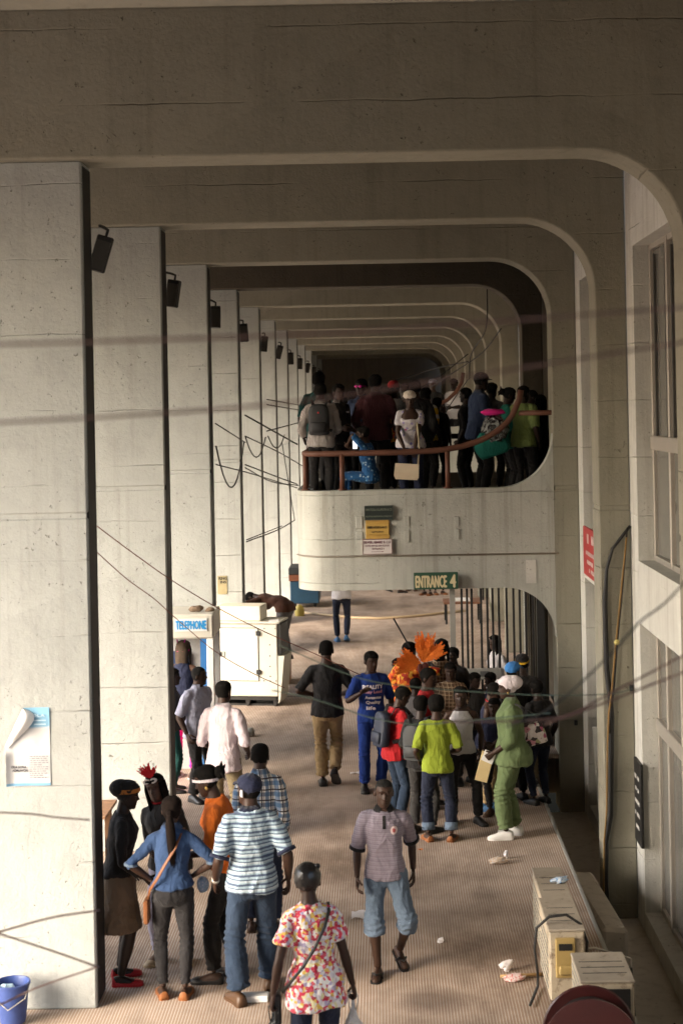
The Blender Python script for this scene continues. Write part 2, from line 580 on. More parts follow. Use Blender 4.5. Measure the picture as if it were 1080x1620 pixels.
for px_, py_, r_ in ((770, 1415, .22), (455, 1560, .30), (830, 1500, .26), (640, 1395, .35), (745, 1520, .16), (540, 1350, .30), (700, 1640, .45)):   # other damp and oily patches
    q = t.n('VectorMath', operation='DISTANCE'); t.l(t.coord('World', (.6, 1, 1)), q.inputs[0]); w_ = on_z(px_, py_); q.inputs[1].default_value = (w_.x * .6, w_.y, 0)
    qq = t.math('ADD', q.outputs['Value'], t.math('MULTIPLY', t.noise(v, 5, 4, .65), .30))
    c = t.mix(t.ramp(qq, [(r_ * .55, .42), (r_ + .14, 0.)]), c, (.10, .07, .052))
dd = t.math('ADD', d.outputs['Value'], t.math('MULTIPLY', t.noise(v, 7, 3, .6), .08))
c = t.mix(t.ramp(dd, [(.16, .62), (.36, 0.)]), c, (.075, .05, .04))
t.bump(t.math('ADD', t.math('MULTIPLY', rib, .6), t.math('MULTIPLY', t.noise(v, 60, 3, .6), .5)), .25, .004)
M['tile'] = t.done(c, t.mix(dirt, .6, .8), 0, .3)
mb = MB()
mb.box((-8.5, -3, -.055), (KERB, 95, 0))
mb.box((KERB, YG, -.055), (2.5, 95, -.0005))
tag(mb.build('floor', M['tile']), kind='structure')
mb = MB()
for yy in (23.955,):
    mb.box((-4.6, yy - .022, -.003), (KERB - .05 if yy < YG else 2.45, yy + .022, .004))
tag(mb.build('floor_expansion_joint', M['black']), kind='structure')
mb = MB()
mb.box((KERB, -3, LW - .2), (2.9, YG, LW))
mb.box((KERB - .10, -3, LW - .2), (KERB - .001, YG, -.058))
tag(mb.build('trench_floor', M['pit']), kind='structure')
mb = MB()
mb.box((KERB - .02, -3, -.003), (KERB + .012, YG - .05, .012), bev=.004)
tag(mb.build('kerb_edge_trim', M['greymetal']), kind='structure')

# ================================================================== portal frames
ORD = ['nearest', 'second', 'third', 'fourth', 'fifth', 'sixth', 'seventh', 'eighth', 'ninth', 'tenth', 'eleventh', 'twelfth']
EXTRA = ['with torn poster on its pillar and blue bucket below', 'with conduits clipped to its leg', 'carrying the balcony with the ENTRANCE 4 sign',
         'right behind the cream generator', 'behind the man bent over the generator', 'beside the blue cart', 'beyond the blue cart'] + ['of the receding row'] * 5
W_OUT = -5.2


def arc(cx, cz, r, a0, a1, n=14):
    return [(cx + r * math.cos(R(a0 + (a1 - a0) * i / n)), cz + r * math.sin(R(a0 + (a1 - a0) * i / n))) for i in range(n + 1)]


def portal(k, y=None):
    y = YF(k) if y is None else y
    xr = 2.29 if k == 1 else XR
    zb = ZB
    rad = .75
    e = empty('portal_frame', (0, y, 0), 0, '%s concrete portal frame, %s' % (ORD[k - 1], EXTRA[k - 1]) if k > 0 else 'concrete portal frame out of the picture, ' + {0: 'just before the nearest one in view', -1: 'over the viewer', -2: 'right behind the viewer', -3: 'well behind the viewer'}[k], 'portal frame', 'concrete portal frames along the arcade')
    mb = MB()
    # beam with rounded corner and the upper part of its right leg
    poly = [(W_OUT, ZT), (W_OUT, zb), (xr - rad, zb)] + arc(xr - rad, zb - rad, rad, 90, 0)[1:] + [(xr, 3.47), (2.502 if k != 1 else 2.6, 3.47), (2.502 if k != 1 else 2.6, ZT)]
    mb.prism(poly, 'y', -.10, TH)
    b = mb.build('beam', M['bay_shade'] if k == 4 else M['beam'], e)
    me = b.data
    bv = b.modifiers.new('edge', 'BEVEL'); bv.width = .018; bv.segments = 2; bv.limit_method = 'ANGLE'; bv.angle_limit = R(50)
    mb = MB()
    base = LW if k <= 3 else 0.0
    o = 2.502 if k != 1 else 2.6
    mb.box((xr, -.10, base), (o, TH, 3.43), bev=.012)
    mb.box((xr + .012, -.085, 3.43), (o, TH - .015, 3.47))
    mb.build('leg', M['bay_shade'] if k == 4 else M['leg'], e)
    mb = MB()
    zj = 3.74
    mb.box((W_OUT + .2, 0, 0), (XL, TH - .004, zj - .018), bev=.012)
    mb.box((W_OUT + .2, .012, zj - .018), (XL - .012, TH - .02, zj + .018))
    mb.box((W_OUT + .2, 0, zj + .018), (XL, TH - .004, zb + .003), bev=.012)
    mb.build('pillar', M['pillar'], e)
    # black strip painting the shade on the inner end of the pillar
    mb = MB()
    mb.box((XL - .02, .05, .02), (XL + .004, TH - .02, zb - .03), bev=.002)
    mb.build('end_shade_strip', M['black'], e)
    return e


frames = [portal(k) for k in range(1, NF + 1)]
portal(0, 6.85)
portal(-1, 2.4)
portal(-2, -2.0)
portal(-3, -6.1)

mb = MB()
mb.box((-9.0, -24, ZT + .002), (2.9, 90, ZT + .4))  # runs unseen past pillars and viewer, extended to shade the beams
mb.box((-9.0, -24, ZT - 1.2), (-8.7, 90, ZT + .002))  # unseen fascia, added and lowered to darken beams and pillar tops
tag(mb.build('roof_and_shade_fascia', M['concrete_dark']), kind='structure')

# the balcony the picture is taken from, and an unseen wall added behind it to block light
e = empty('concrete_balcony', (0, 0, 0), 0, 'concrete balcony under the viewer, out of the picture', 'balcony', 'concrete balconies')
mb = MB(); mb.box((-2.0, -5.6, 2.86), (2.45, .6, 3.1)); mb.box((-2.0, .45, 3.1), (2.45, .6, 3.5)); mb.build('floor_slab', M['beam'], e)
mb = MB(); mb.box((-9.0, -12.3, 0), (2.9, -12, ZT))
tag(mb.build('added_shade_wall', M['beam']), 'concrete wall added out of view behind the viewer to block light', 'wall')
# far end: the arcade runs into a dark unlit hall
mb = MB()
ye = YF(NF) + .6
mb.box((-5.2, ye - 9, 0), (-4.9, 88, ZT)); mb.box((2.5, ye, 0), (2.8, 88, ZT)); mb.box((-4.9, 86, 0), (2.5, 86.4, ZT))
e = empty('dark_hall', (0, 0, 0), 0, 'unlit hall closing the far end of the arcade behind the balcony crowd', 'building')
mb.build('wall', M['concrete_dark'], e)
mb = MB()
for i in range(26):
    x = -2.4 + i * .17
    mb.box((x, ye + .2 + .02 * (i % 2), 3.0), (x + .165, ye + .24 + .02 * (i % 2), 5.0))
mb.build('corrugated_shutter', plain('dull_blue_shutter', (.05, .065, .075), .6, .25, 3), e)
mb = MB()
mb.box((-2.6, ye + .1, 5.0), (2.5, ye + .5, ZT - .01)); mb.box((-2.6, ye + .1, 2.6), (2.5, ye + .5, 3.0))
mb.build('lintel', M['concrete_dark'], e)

# ================================================================== building wall on the right with its windows
XW, XG = 2.5, 2.69


def window(parent, y0, y1, z0, z1, mull, trans, sill=True, sliders=True):
    """aluminium window set deep in the wall; the wall faces -x"""
    f = MB(); w = .055
    f.box((XG - .03, y0, z0), (XG + .03, y0 + w, z1), bev=.005); f.box((XG - .03, y1 - w, z0), (XG + .03, y1, z1), bev=.005)
    f.box((XG - .028, y0 + w, z0), (XG + .028, y1 - w, z0 + w)); f.box((XG - .028, y0 + w, z1 - w), (XG + .028, y1 - w, z1))
    fo = f.build('window', M['alu'], parent)
    ys = [y0 + w] + sorted(mull) + [y1 - w]
    zs = [z0 + w] + trans + [z1 - w]
    for z in trans:
        b = MB(); b.box((XG - .05, y0 + .012, z - .07), (XG + .027, y1 - .012, z + .07), bev=.008); b.build('transom', M['alu'], fo)
    for yy in mull:
        b = MB(); b.box((XG - .042, yy - .03, z0 + .01), (XG + .026, yy + .03, z1 - .01), bev=.006); b.build('mullion', M['alu'], fo)
    for i in range(len(ys) - 1):
        for j in range(len(zs) - 1):
            b = MB(); b.box((XG + .004, ys[i] + .002, zs[j] + .002), (XG + .012, ys[i + 1] - .002, zs[j + 1] - .002)); b.build('pane', M['glass_dark'], fo)
            if sliders and zs[j + 1] - zs[j] > 1.2:
                b = MB()
                yy = ys[i] + .18 * (ys[i + 1] - ys[i])
                b.box((XG - .02, ys[i + 1] - .16, zs[j] + .05), (XG + .002, ys[i + 1] - .12, zs[j + 1] - .05))
                b.box((XG - .02, yy, zs[j] + .05), (XG + .002, yy + .03, zs[j + 1] - .05))
                b.build('slider_rail', M['darkalu'], fo)
    return fo


def bay(k, label):
    ya = (YF(k) if k > 0 else 6.85) + TH
    yb = YF(k + 1) - .10
    e = empty('office_wall', (0, 0, 0), 0, label, 'wall', 'office wall bays between the frames')
    o0, o1 = ya + .25, yb - .42
    zz = [(LW, -.55), (2.33, 2.95), (6.08, ZT)]
    mb = MB()
    mb.box((XW, ya, LW), (XW + .35, o0, ZT), bev=.006); mb.box((XW, o1, LW), (XW + .35, yb, ZT), bev=.006)
    for a, b in zz: mb.box((XW + .002, o0, a), (XW + .36, o1, b))
    mb.build('wall_panel', M['concrete_wall'], e)
    L = o1 - o0
    window(e, o0, o1, 2.95, 6.08, [o1 - .95, o1 - 1.9], [4.12])
    window(e, o0, o1, -.55, 2.33, [o1 - .6, o1 - 1.3, o1 - 2.2], [1.32], sliders=False)
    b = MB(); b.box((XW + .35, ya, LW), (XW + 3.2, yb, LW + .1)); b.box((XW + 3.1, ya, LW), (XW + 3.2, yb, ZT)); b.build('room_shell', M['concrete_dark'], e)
    return e


bay(0, 'office wall with windows beside the viewer before the nearest portal frame')
wall1 = bay(1, 'office wall with tall aluminium windows at the picture edge, nearest bay in view')
wall2 = bay(2, 'narrow glimpse of office wall with window and red sign behind the conduits')
for k in range(4, NF):
    mb = MB()
    mb.box((XW, YF(k) + TH, 0), (XW + .3, YF(k + 1) - .1, ZT))
    tag(mb.build('office_wall', M['concrete_wall']), 'plain concrete wall bay beyond the %s portal frame' % ORD[k - 1], 'wall', 'office wall bays between the frames')

# bay 3: open to a dark stair hall at both levels
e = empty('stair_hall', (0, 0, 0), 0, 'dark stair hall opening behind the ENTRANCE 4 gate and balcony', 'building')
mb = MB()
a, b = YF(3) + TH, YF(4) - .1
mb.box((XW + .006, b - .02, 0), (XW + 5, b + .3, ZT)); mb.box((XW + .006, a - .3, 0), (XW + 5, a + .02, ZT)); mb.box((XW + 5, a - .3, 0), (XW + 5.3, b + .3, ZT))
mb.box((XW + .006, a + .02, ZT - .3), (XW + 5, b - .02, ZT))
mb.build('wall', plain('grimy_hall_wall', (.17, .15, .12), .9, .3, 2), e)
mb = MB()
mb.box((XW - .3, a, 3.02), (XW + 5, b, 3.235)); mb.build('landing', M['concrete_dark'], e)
mb = MB()
mb.box((2.06, a + .02, .0), (2.12, b - 2.3, 2.16), bev=.01)
for i in range(3): mb.box((2.025, a + .1 + i * .72, .02), (2.058, a + .16 + i * .72, 2.15))
mb.build('door', plain('dark_steel_door', (.05, .042, .03), .55, .4, 5, .2, 40, .2, .4, 'Object', ((.16, .12, .06), .2)), e)
for i in range(10):
    b_ = MB(); b_.box((XW + .6 + i * .28, a + .4, i * .17), (XW + .9 + i * .28, b - .6, .17 + i * .17 - .003)); b_.build('stair_step', M['concrete_dark'], e)

# ================================================================== balcony across the third frame
YB = YF(3) - .10
XBL, RB = -1.157, .46
YBR = 23.45
PT, PB = 3.46, 2.17
bal = empty('concrete_balcony', (0, YB, 0), 0, 'weathered concrete balcony full of people crossing the arcade above the gate', 'balcony', 'concrete balconies')
mb = MB()
ru, rl = .69, .66
poly = [(XBL + RB, PB), (XR - rl, PB)] + arc(XR - rl, PB - rl, rl, 90, 0)[1:] + [(XR, PT + ru)] + arc(XR - ru, PT + ru, ru, 0, -90)[1:] + [(XBL + RB, PT)]
mb.prism(poly, 'y', .003, .24)
o = mb.build('parapet', M['concrete'], bal)
bv = o.modifiers.new('edge', 'BEVEL'); bv.width = .014; bv.segments = 2; bv.limit_method = 'ANGLE'; bv.angle_limit = R(50)
mb = MB()
rr = []
pth = [(XBL + RB - RB * math.sin(R(a)), RB - RB * math.cos(R(a))) for a in range(0, 91, 9)]
inn = [(XBL + RB - (RB - .2) * math.sin(R(a)), RB - (RB - .2) * math.cos(R(a))) for a in range(0, 91, 9)]
ring = pth + [(XBL, YBR - YB)] + [(XBL + .2, YBR - YB)] + inn[::-1]
mb.prism([(p[0], p[1] + .003) for p in ring], 'z', PB, PT)
mb.build('side_parapet', M['concrete'], bal, True, 35)
mb = MB()
mb.box((XBL + .2, YBR - YB - .2, PB + .25), (XW, YBR - YB, PT + .05))
mb.build('rear_parapet', M['concrete_dark'], bal)
mb = MB()
mb.box((XBL + .19, .23, 2.86), (XR + .32, YBR - YB - .19, 3.24))
mb.box((XBL + .15, .2, PB + .01), (XR, YBR - YB - .19, PB + .14))
mb.build('floor_slab', M['concrete_dark'], bal)
mb = MB()
mb.tube([(XBL + RB - RB * math.sin(R(a)) * 1.03, RB - RB * math.cos(R(a)) * 1.03 + .002, 2.615) for a in range(80, -1, -10)] + [(XR + .05, -.008, 2.60)], .011, 6)
mb.build('conduit', plain('painted_over_conduit', (.27, .235, .19), .8, .2, 8), bal, True)
# shallow recast panel outlines left on the face
mb = MB()
for x0, z0, w, h in ((-.34, 2.97, .085, .16), (-.34, 2.77, .085, .16), (.27, 2.98, .07, .14), (.27, 2.78, .07, .16), (.92, 2.98, .06, .12), (.92, 2.80, .06, .14)):
    mb = MB(); mb.box((x0 - w / 2, -.010, z0), (x0 + w / 2, .004, z0 + h), bev=.004); mb.build('fixing_plate', M['concrete'], bal)

mb = MB()
mb.box((1.80, -.005, 2.22), (1.93, .004, 2.52)); mb.build('patch', M['concrete_wall'], bal)
# rusty pipe rail, rising along the rounded corner
ZR = 3.94
rail = MB()
P = [(XBL + .10, 2.4, ZR)] + [(XBL + .10, .55, ZR), (XBL + .11, .36, ZR), (XBL + .17, .20, ZR), (XBL + .3, .13, ZR), (.1, .12, ZR), (.62, .12, ZR + .01)]
P += [(.62 + 1.12 * math.sin(R(a)), .12, ZR + .02 + .66 * (1 - math.cos(R(a)))) for a in range(10, 81, 10)] + [(1.77, .12, ZR + .66), (1.79, .12, ZR + .78)]
rail.tube(P, .038, 10)
rail.tube([(1.76, .12, 4.42), (XR + .3, .12, 4.42)], .033, 10)
ro = rail.build('handrail', M['rust'], bal, True)
for x, yy in ((XBL + .12, .30), (XBL + .10, 1.0), (XBL + .10, 2.3), (-.55, .12), (.82, .12)):
    p = MB(); p.tube([(x, yy, PT - .01), (x, yy, ZR)], .034, 10); p.tube([(x, yy, PT), (x, yy, PT + .02)], .06, 10); p.build('rail_post', M['rust'], ro, True)
mb = MB()
mb.box((XBL + .1, YBR - YB - .13, 4.03), (XW, YBR - YB - .06, 4.11))
ro = mb.build('rear_rail', M['iron'], bal)
for x in (-.6, .62, 1.6):
    p = MB(); p.box((x, YBR - YB - .14, PT + .05), (x + .09, YBR - YB - .055, 4.03)); p.build('rear_post', M['iron'], ro)

# next balcony further on
YN = YF(6) - .1
b2 = empty('concrete_balcony', (0, YN, 0), 0, 'farther concrete balcony with a brown rail, seen behind the first crowd', 'balcony', 'concrete balconies')
mb = MB()
poly = [(-1.0, 2.3), (XR - rl, 2.3)] + arc(XR - rl, 2.3 - rl, rl, 90, 0)[1:] + [(XR, 4.8)] + arc(XR - ru, 4.8, ru, 0, -90)[1:] + [(-1.0, 4.11)]
mb.prism(poly, 'y', .003, .24)
mb.build('parapet', M['concrete'], b2)
mb = MB(); mb.box((-1.0, .24, 3.2), (XR, 3.9, 3.44)); mb.build('floor_slab', M['concrete_dark'], b2)
mb = MB()
mb.tube([(-.9, .1, 4.44), (.5, .1, 4.44)] + [(.5 + 1.2 * math.sin(R(a)), 0.1, 4.44 + .8 * (1 - math.cos(R(a)))) for a in range(15, 91, 15)], .04, 8)
mb.build('handrail', M['rust'], b2, True)

# ================================================================== the gate under the balcony
YGT = YB + .05
gate = empty('metal_gate', (0, YGT, 0), 0, 'black barred metal gate with a grey lock plate under the ENTRANCE 4 sign', 'gate')
mb = MB()
gx0, gx1 = on_y(716, 1000, YGT).x, 2.0
mb.box((gx0 - .035, -.03, 0), (gx0 + .035, .03, 2.16)); p = mb.build('gate_post', M['greymetal'], gate)
mb = MB()
mb.box((gx0 + .04, -.02, .98), (gx0 + .62, .02, 1.13), bev=.01); lp = mb.build('lock_plate', plain('worn_grey_paint', (.36, .35, .32), .6, .25, 9, .1, 60, .1, .4, 'Object', ((.18, .15, .11), .3)), gate)
mb = MB(); mb.box((gx0 + .34, -.026, 1.02), (gx0 + .46, -.021, 1.09)); mb.build('label', plain('dark_sticker', (.12, .12, .12), .6), lp)
bx = [.12, .19, .25, .37, .45, .52, .60, .70, .79, .87, .95, 1.04, 1.12]
for dx in bx:
    mb = MB(); mb.box((gx0 + dx - .014, -.013, .06), (gx0 + dx + .014, .013, 2.16)); mb.build('bar', M['iron'], gate)
mb = MB(); mb.box((gx0 + .036, -.02, .03), (gx1, .02, .09)); mb.build('bottom_rail', M['iron'], gate)
mb = MB(); mb.box((gx1 - .07, -.03, 0), (gx1 + .03, .05, 2.15)); mb.build('gate_post', M['iron'], gate)
# ================================================================== people: builders
def vnoise(P, f, seed=0):
    """value noise in -1..1 for an N x 3 array; f is a frequency or a frequency per axis"""
    P = np.asarray(P, float) * f + seed * 17.31
    i = np.floor(P).astype(np.int64); t = P - i
    t = t * t * (3 - 2 * t)
    def h(a, b, c):
        n = (a * 374761393 + b * 668265263 + c * 2147483647 + seed * 1013) & 0x7fffffff
        n = ((n ^ (n >> 13)) * 1274126177) & 0x7fffffff
        return ((n ^ (n >> 16)) & 0xffff) / 32767.5 - 1.0
    r = 0
    for dx in (0, 1):
        for dy in (0, 1):
            for dz in (0, 1):
                w = (t[:, 0] if dx else 1 - t[:, 0]) * (t[:, 1] if dy else 1 - t[:, 1]) * (t[:, 2] if dz else 1 - t[:, 2])
                r = r + w * h(i[:, 0] + dx, i[:, 1] + dy, i[:, 2] + dz)
    return r


SKIN = []
for i, c in enumerate([(.024, .0125, .0085), (.041, .0205, .013), (.019, .0105, .0075), (.080, .042, .027)]):
    t = NT('skin')
    v = t.coord('Object')
    col = t.mix(t.noise(v, 9, 3, .6), tuple(x * .85 for x in c), tuple(x * 1.2 for x in c))
    t.bump(t.noise(v, 180, 2, .5), .1, .003)
    t.b.inputs['Subsurface Weight'].default_value = 0.0
    SKIN.append(t.done(col, .5, 0, .3))
M['eye'] = plain('eye_white', (.62, .58, .52), .3, .02)
M['iris'] = plain('dark_iris', (.012, .008, .006), .2, .02)
LIPS = [plain('lip_%d' % i, c, .42, .1) for i, c in enumerate([(.085, .036, .030), (.12, .05, .042)])]
M['hair'] = plain('black_hair', (.010, .009, .008), .95, .4, 30, .9, 190, 0, .08)
M['hair_brown'] = plain('brown_hair', (.055, .036, .022), .7, .5, 26, .5, 150, 0, .3)
M['hair_grey'] = plain('cropped_greying_hair', (.014, .013, .012), .95, .5, 60, .5, 200, 0, .2)

# ---- head, once, in its own frame: origin between the ears, +y the way the face looks
_ht = np.array([  # z, half width, front y, back y
    (-.118, .020, .060, .010), (-.112, .034, .076, -.004), (-.100, .044, .085, -.020), (-.082, .054, .089, -.042), (-.055, .0625, .088, -.060),
    (-.025, .0685, .087, -.078), (.005, .0735, .087, -.091), (.035, .0765, .091, -.097), (.060, .0755, .089, -.096), (.082, .069, .077, -.086),
    (.100, .054, .054, -.066), (.112, .034, .028, -.040), (.118, .012, .006, -.014)])


def _smooth_interp(z, k):
    return np.interp(z, _ht[:, 0], _ht[:, k])


def head_surface(z, a, off=0.):
    hw, fr, bk = (_smooth_interp(z, k) for k in (1, 2, 3))
    ca, sa = np.cos(a), np.sin(a)
    x = hw * np.sign(sa) * np.abs(sa) ** .92
    cy, hy = (fr + bk) / 2, (fr - bk) / 2
    y = cy + hy * np.sign(ca) * np.abs(ca) ** .92
    g = lambda x0, z0, sx, sz: np.exp(-((x - x0) / sx) ** 2 - ((z - z0) / sz) ** 2)
    front = np.clip((ca - .15) / .5, 0, 1)
    dy = .026 * g(0, -.024, .011, .015) + .013 * g(0, .002, .009, .020) + .009 * (g(.014, -.030, .008, .009) + g(-.014, -.030, .008, .009))
    dy += .006 * (g(.03, .034, .024, .008) + g(-.03, .034, .024, .008)) - .011 * (g(.031, .014, .015, .011) + g(-.031, .014, .015, .011))
    dy += .010 * g(0, -.052, .022, .007) + .010 * g(0, -.068, .019, .008) - .007 * g(0, -.0595, .022, .003) + .007 * g(0, -.100, .018, .012)
    dy += .004 * (g(.045, -.018, .018, .018) + g(-.045, -.018, .018, .018))
    y = y + dy * front
    if np.any(off):
        n = np.stack([sa, ca, np.clip(z / .118, -1, 1) * .8], -1); n /= np.linalg.norm(n, axis=-1, keepdims=True)
        x, y, z = x + n[..., 0] * off, y + n[..., 1] * off, z + n[..., 2] * off
    return np.stack([x, y, z], -1)


def make_head():
    mb = MB()
    zs = np.concatenate([np.linspace(-.118, -.085, 6), np.linspace(-.08, .045, 28), np.linspace(.052, .118, 10)])
    na = 44
    a = np.linspace(0, 2 * np.pi, na, endpoint=False)
    a = a - .45 * np.sin(a) * 0.6          # more columns towards the face
    rr = [head_surface(np.full(na, z), a) for z in zs]
    mb.rings(rr)
    for f_i, f in enumerate(mb.f):
        c = np.mean([mb.v[i] for i in f], axis=0)
        if abs(c[0]) < .024 and -.076 < c[2] < -.047 and c[1] > .07 and (c[0] / .024) ** 2 + ((c[2] + .061) / .015) ** 2 < 1: mb.m[f_i] = 3
    for s in (-1, 1):
        o = len(mb.v)
        mb.sphere((0, 0, 0), (.010, .019, .032), 10, 8)
        for i in range(o, len(mb.v)):
            x, y, z = mb.v[i]
            mb.v[i] = (s * (.077 + x + .006 * (-y / .019 > .2)), -.012 + y - .10 * z * 0 + .12 * z, z - .002)
        mb.sphere((s * .031, .0775, .0145), (.0145, .0085, .0085), 10, 6, 1)
        mb.sphere((s * .031, .0825, .0145), (.0066, .0045, .0066), 8, 5, 2)
        # upper lid and brow
        mb.tube([(s * .015, .083, .019), (s * .024, .0875, .0235), (s * .038, .0855, .0235), (s * .047, .078, .017)], [.002, .004, .004, .002], 6, 0)
        mb.tube([(s * .012, .0965, .035), (s * .028, .097, .041), (s * .044, .088, .040), (s * .054, .078, .034)], [.002, .0036, .0032, .0015], 6, 2)
    return mb


HEAD = make_head()


def hair_cap(line=.055, off=.010, low=-.05, thick=0.3, seed=0, bulk=1.):
    """cropped hair over the skull: forehead line height, how low it goes at the nape"""
    mb = MB()
    na = 40
    a = np.linspace(0, 2 * np.pi, na, endpoint=False)
    t = (np.cos(a) + 1) / 2                                   # 1 at the face
    side = np.clip(1 - np.abs(np.abs(a - np.pi) - np.pi / 2) / .45, 0, 1)
    z0 = low + (line - low) * np.clip((t - .42) / .34, 0, 1) + .018 * side * (t < .5)
    rings = []
    for i in range(12):
        u = i / 11
        z = z0 + (.1179 - z0) * (1 - (1 - u) ** 1.35)
        o = off * bulk * min(1, .12 + u * 4.5)
        P = head_surface(z, a, o)
        P[:, 2] += off * .3 * u
        P += (vnoise(P, 75, seed) * off * .38)[:, None] * np.array([1, 1, 1])
        rings.append(P)
    mb.rings(rings, 0, False, True)
    return mb


# ---- hands, in a frame x = thumb side, y = palm side, z = along the fingers, origin at the wrist
def make_hand(curl, thumb=.5, spread=1.):
    mb = MB()
    def ring(z, w, t, yo=0.):
        return [(w * math.cos(2 * math.pi * j / 10), yo + t * math.sin(2 * math.pi * j / 10) * (1 if math.sin(2 * math.pi * j / 10) > 0 else .85), z) for j in range(10)]
    mb.rings([ring(-.035, .025, .020), ring(0, .026, .018), ring(.025, .034, .019), ring(.06, .041, .017), ring(.085, .042, .014), ring(.097, .036, .010)])
    for x, L, r in ((.031, .074, .0088), (.0105, .083, .0092), (-.0105, .077, .0088), (-.030, .060, .0078)):
        p = Vector((x, 0, .088)); ang = 0.12; pts = [p.copy()]; rad = [r * 1.1]
        fan = x * .9 * spread
        for k, fr in enumerate((.44, .31, .25)):
            ang += curl * (0.95, 1.15, .75)[k]
            d = Vector((fan * math.cos(ang), math.sin(ang), math.cos(ang))).normalized()
            p = p + d * (L * fr); pts.append(p.copy()); rad.append(r * (1.0, .93, .72)[k])
        mb.tube(pts, rad, 7)
    p = Vector((.022, .006, .018)); pts = [p]; rad = [.0135]
    for k, (d, l) in enumerate(((Vector((.75, .30, .62)), .042), (Vector((.35, .35 + thumb * .5, .82)), .034), (Vector((-.05, .4 + thumb * .9, .8)), .028))):
        p = p + d.normalized() * l; pts.append(p); rad.append((.012, .0105, .008)[k])
    mb.tube(pts, rad, 7)
    return mb


HANDS = {'relax': make_hand(.38, .4), 'grip': make_hand(1.05, .9, .4), 'flat': make_hand(.08, .1), 'hip': make_hand(.25, .2)}


def ik(a, b, l1, l2, pole):
    d = b - a
    L = min(max(d.length, abs(l1 - l2) * 1.05 + .01), (l1 + l2) * .9985)
    u = d.normalized(); b = a + u * L
    x = (l1 * l1 - l2 * l2 + L * L) / (2 * L)
    h = math.sqrt(max(0, l1 * l1 - x * x))
    w = pole - u * pole.dot(u)
    w = w.normalized() if w.length > 1e-5 else u.orthogonal().normalized()
    return a + u * x + w * h, b


JOBS = []


def remesh_later(mb, voxel, smooth, cb):
    JOBS.append((mb, voxel, smooth, cb))


def flush_jobs():
    obs = []
    for mb, voxel, smooth, cb in JOBS:
        me = bpy.data.meshes.new('tmp'); me.from_pydata(mb.v, [], mb.f)
        o = bpy.data.objects.new('tmp', me); COL.objects.link(o)
        r = o.modifiers.new('r', 'REMESH'); r.mode = 'VOXEL'; r.voxel_size = voxel; r.adaptivity = 0.0
        s = o.modifiers.new('s', 'SMOOTH'); s.factor = .6; s.iterations = smooth
        obs.append(o)
    dg = bpy.context.evaluated_depsgraph_get()
    for o, (mb, voxel, smooth, cb) in zip(obs, JOBS):
        e = o.evaluated_get(dg); me = e.to_mesh()
        n = len(me.vertices)
        V = np.empty(n * 3); me.vertices.foreach_get('co', V); V = V.reshape(-1, 3)
        Nn = np.empty(n * 3); me.vertices.foreach_get('normal', Nn); Nn = Nn.reshape(-1, 3)
        F = [tuple(p.vertices) for p in me.polygons]
        e.to_mesh_clear()
        cb(V, Nn, F)
    for o in obs:
        m = o.data; bpy.data.objects.remove(o); bpy.data.meshes.remove(m)
    JOBS.clear()


def mesh_np(name, V, F, mats_idx=None):
    me = bpy.data.meshes.new(name)
    me.from_pydata(V.tolist() if hasattr(V, 'tolist') else V, [], F)
    me.polygons.foreach_set('use_smooth', [True] * len(F))
    if mats_idx is not None: me.polygons.foreach_set('material_index', mats_idx)
    me.update()
    return me


def rot(ax, deg):
    return Matrix.Rotation(R(deg), 3, ax)


def shoe_mb(L=.27, W=.048, H=.075, sole=True, low=False):
    mb = MB()
    prof = [(-.075, .55, .62), (-.068, .78, .9), (-.045, .92, 1.05 if not low else .75), (.0, .86, 1.12 if not low else .55), (.045, .88, .98 if not low else .5), (.09, 1.02, .74 if not low else .55), (.13, 1.08, .58), (.165, .95, .46), (.185, .66, .34), (.193, .3, .2)]
    rr = []
    k = L / .27
    for y, w, h in prof:
        ww, hh = W * w, H * h
        rr.append([(ww * x, y * k, hh * z) for x, z in ((-.92, 0.), (-1., .2), (-.97, .45), (-.75, .8), (-.35, 1.), (.35, 1.), (.75, .8), (.97, .45), (1., .2), (.92, 0.))])
    mb.rings(rr)
    if sole:
        o = [(W * w * 1.08, y * k) for y, w, h in prof]
        poly = [(x, y) for x, y in o] + [(-x, y) for x, y in o[::-1]]
        mb.prism(poly, 'z', -.004, .018, 1)
    return mb


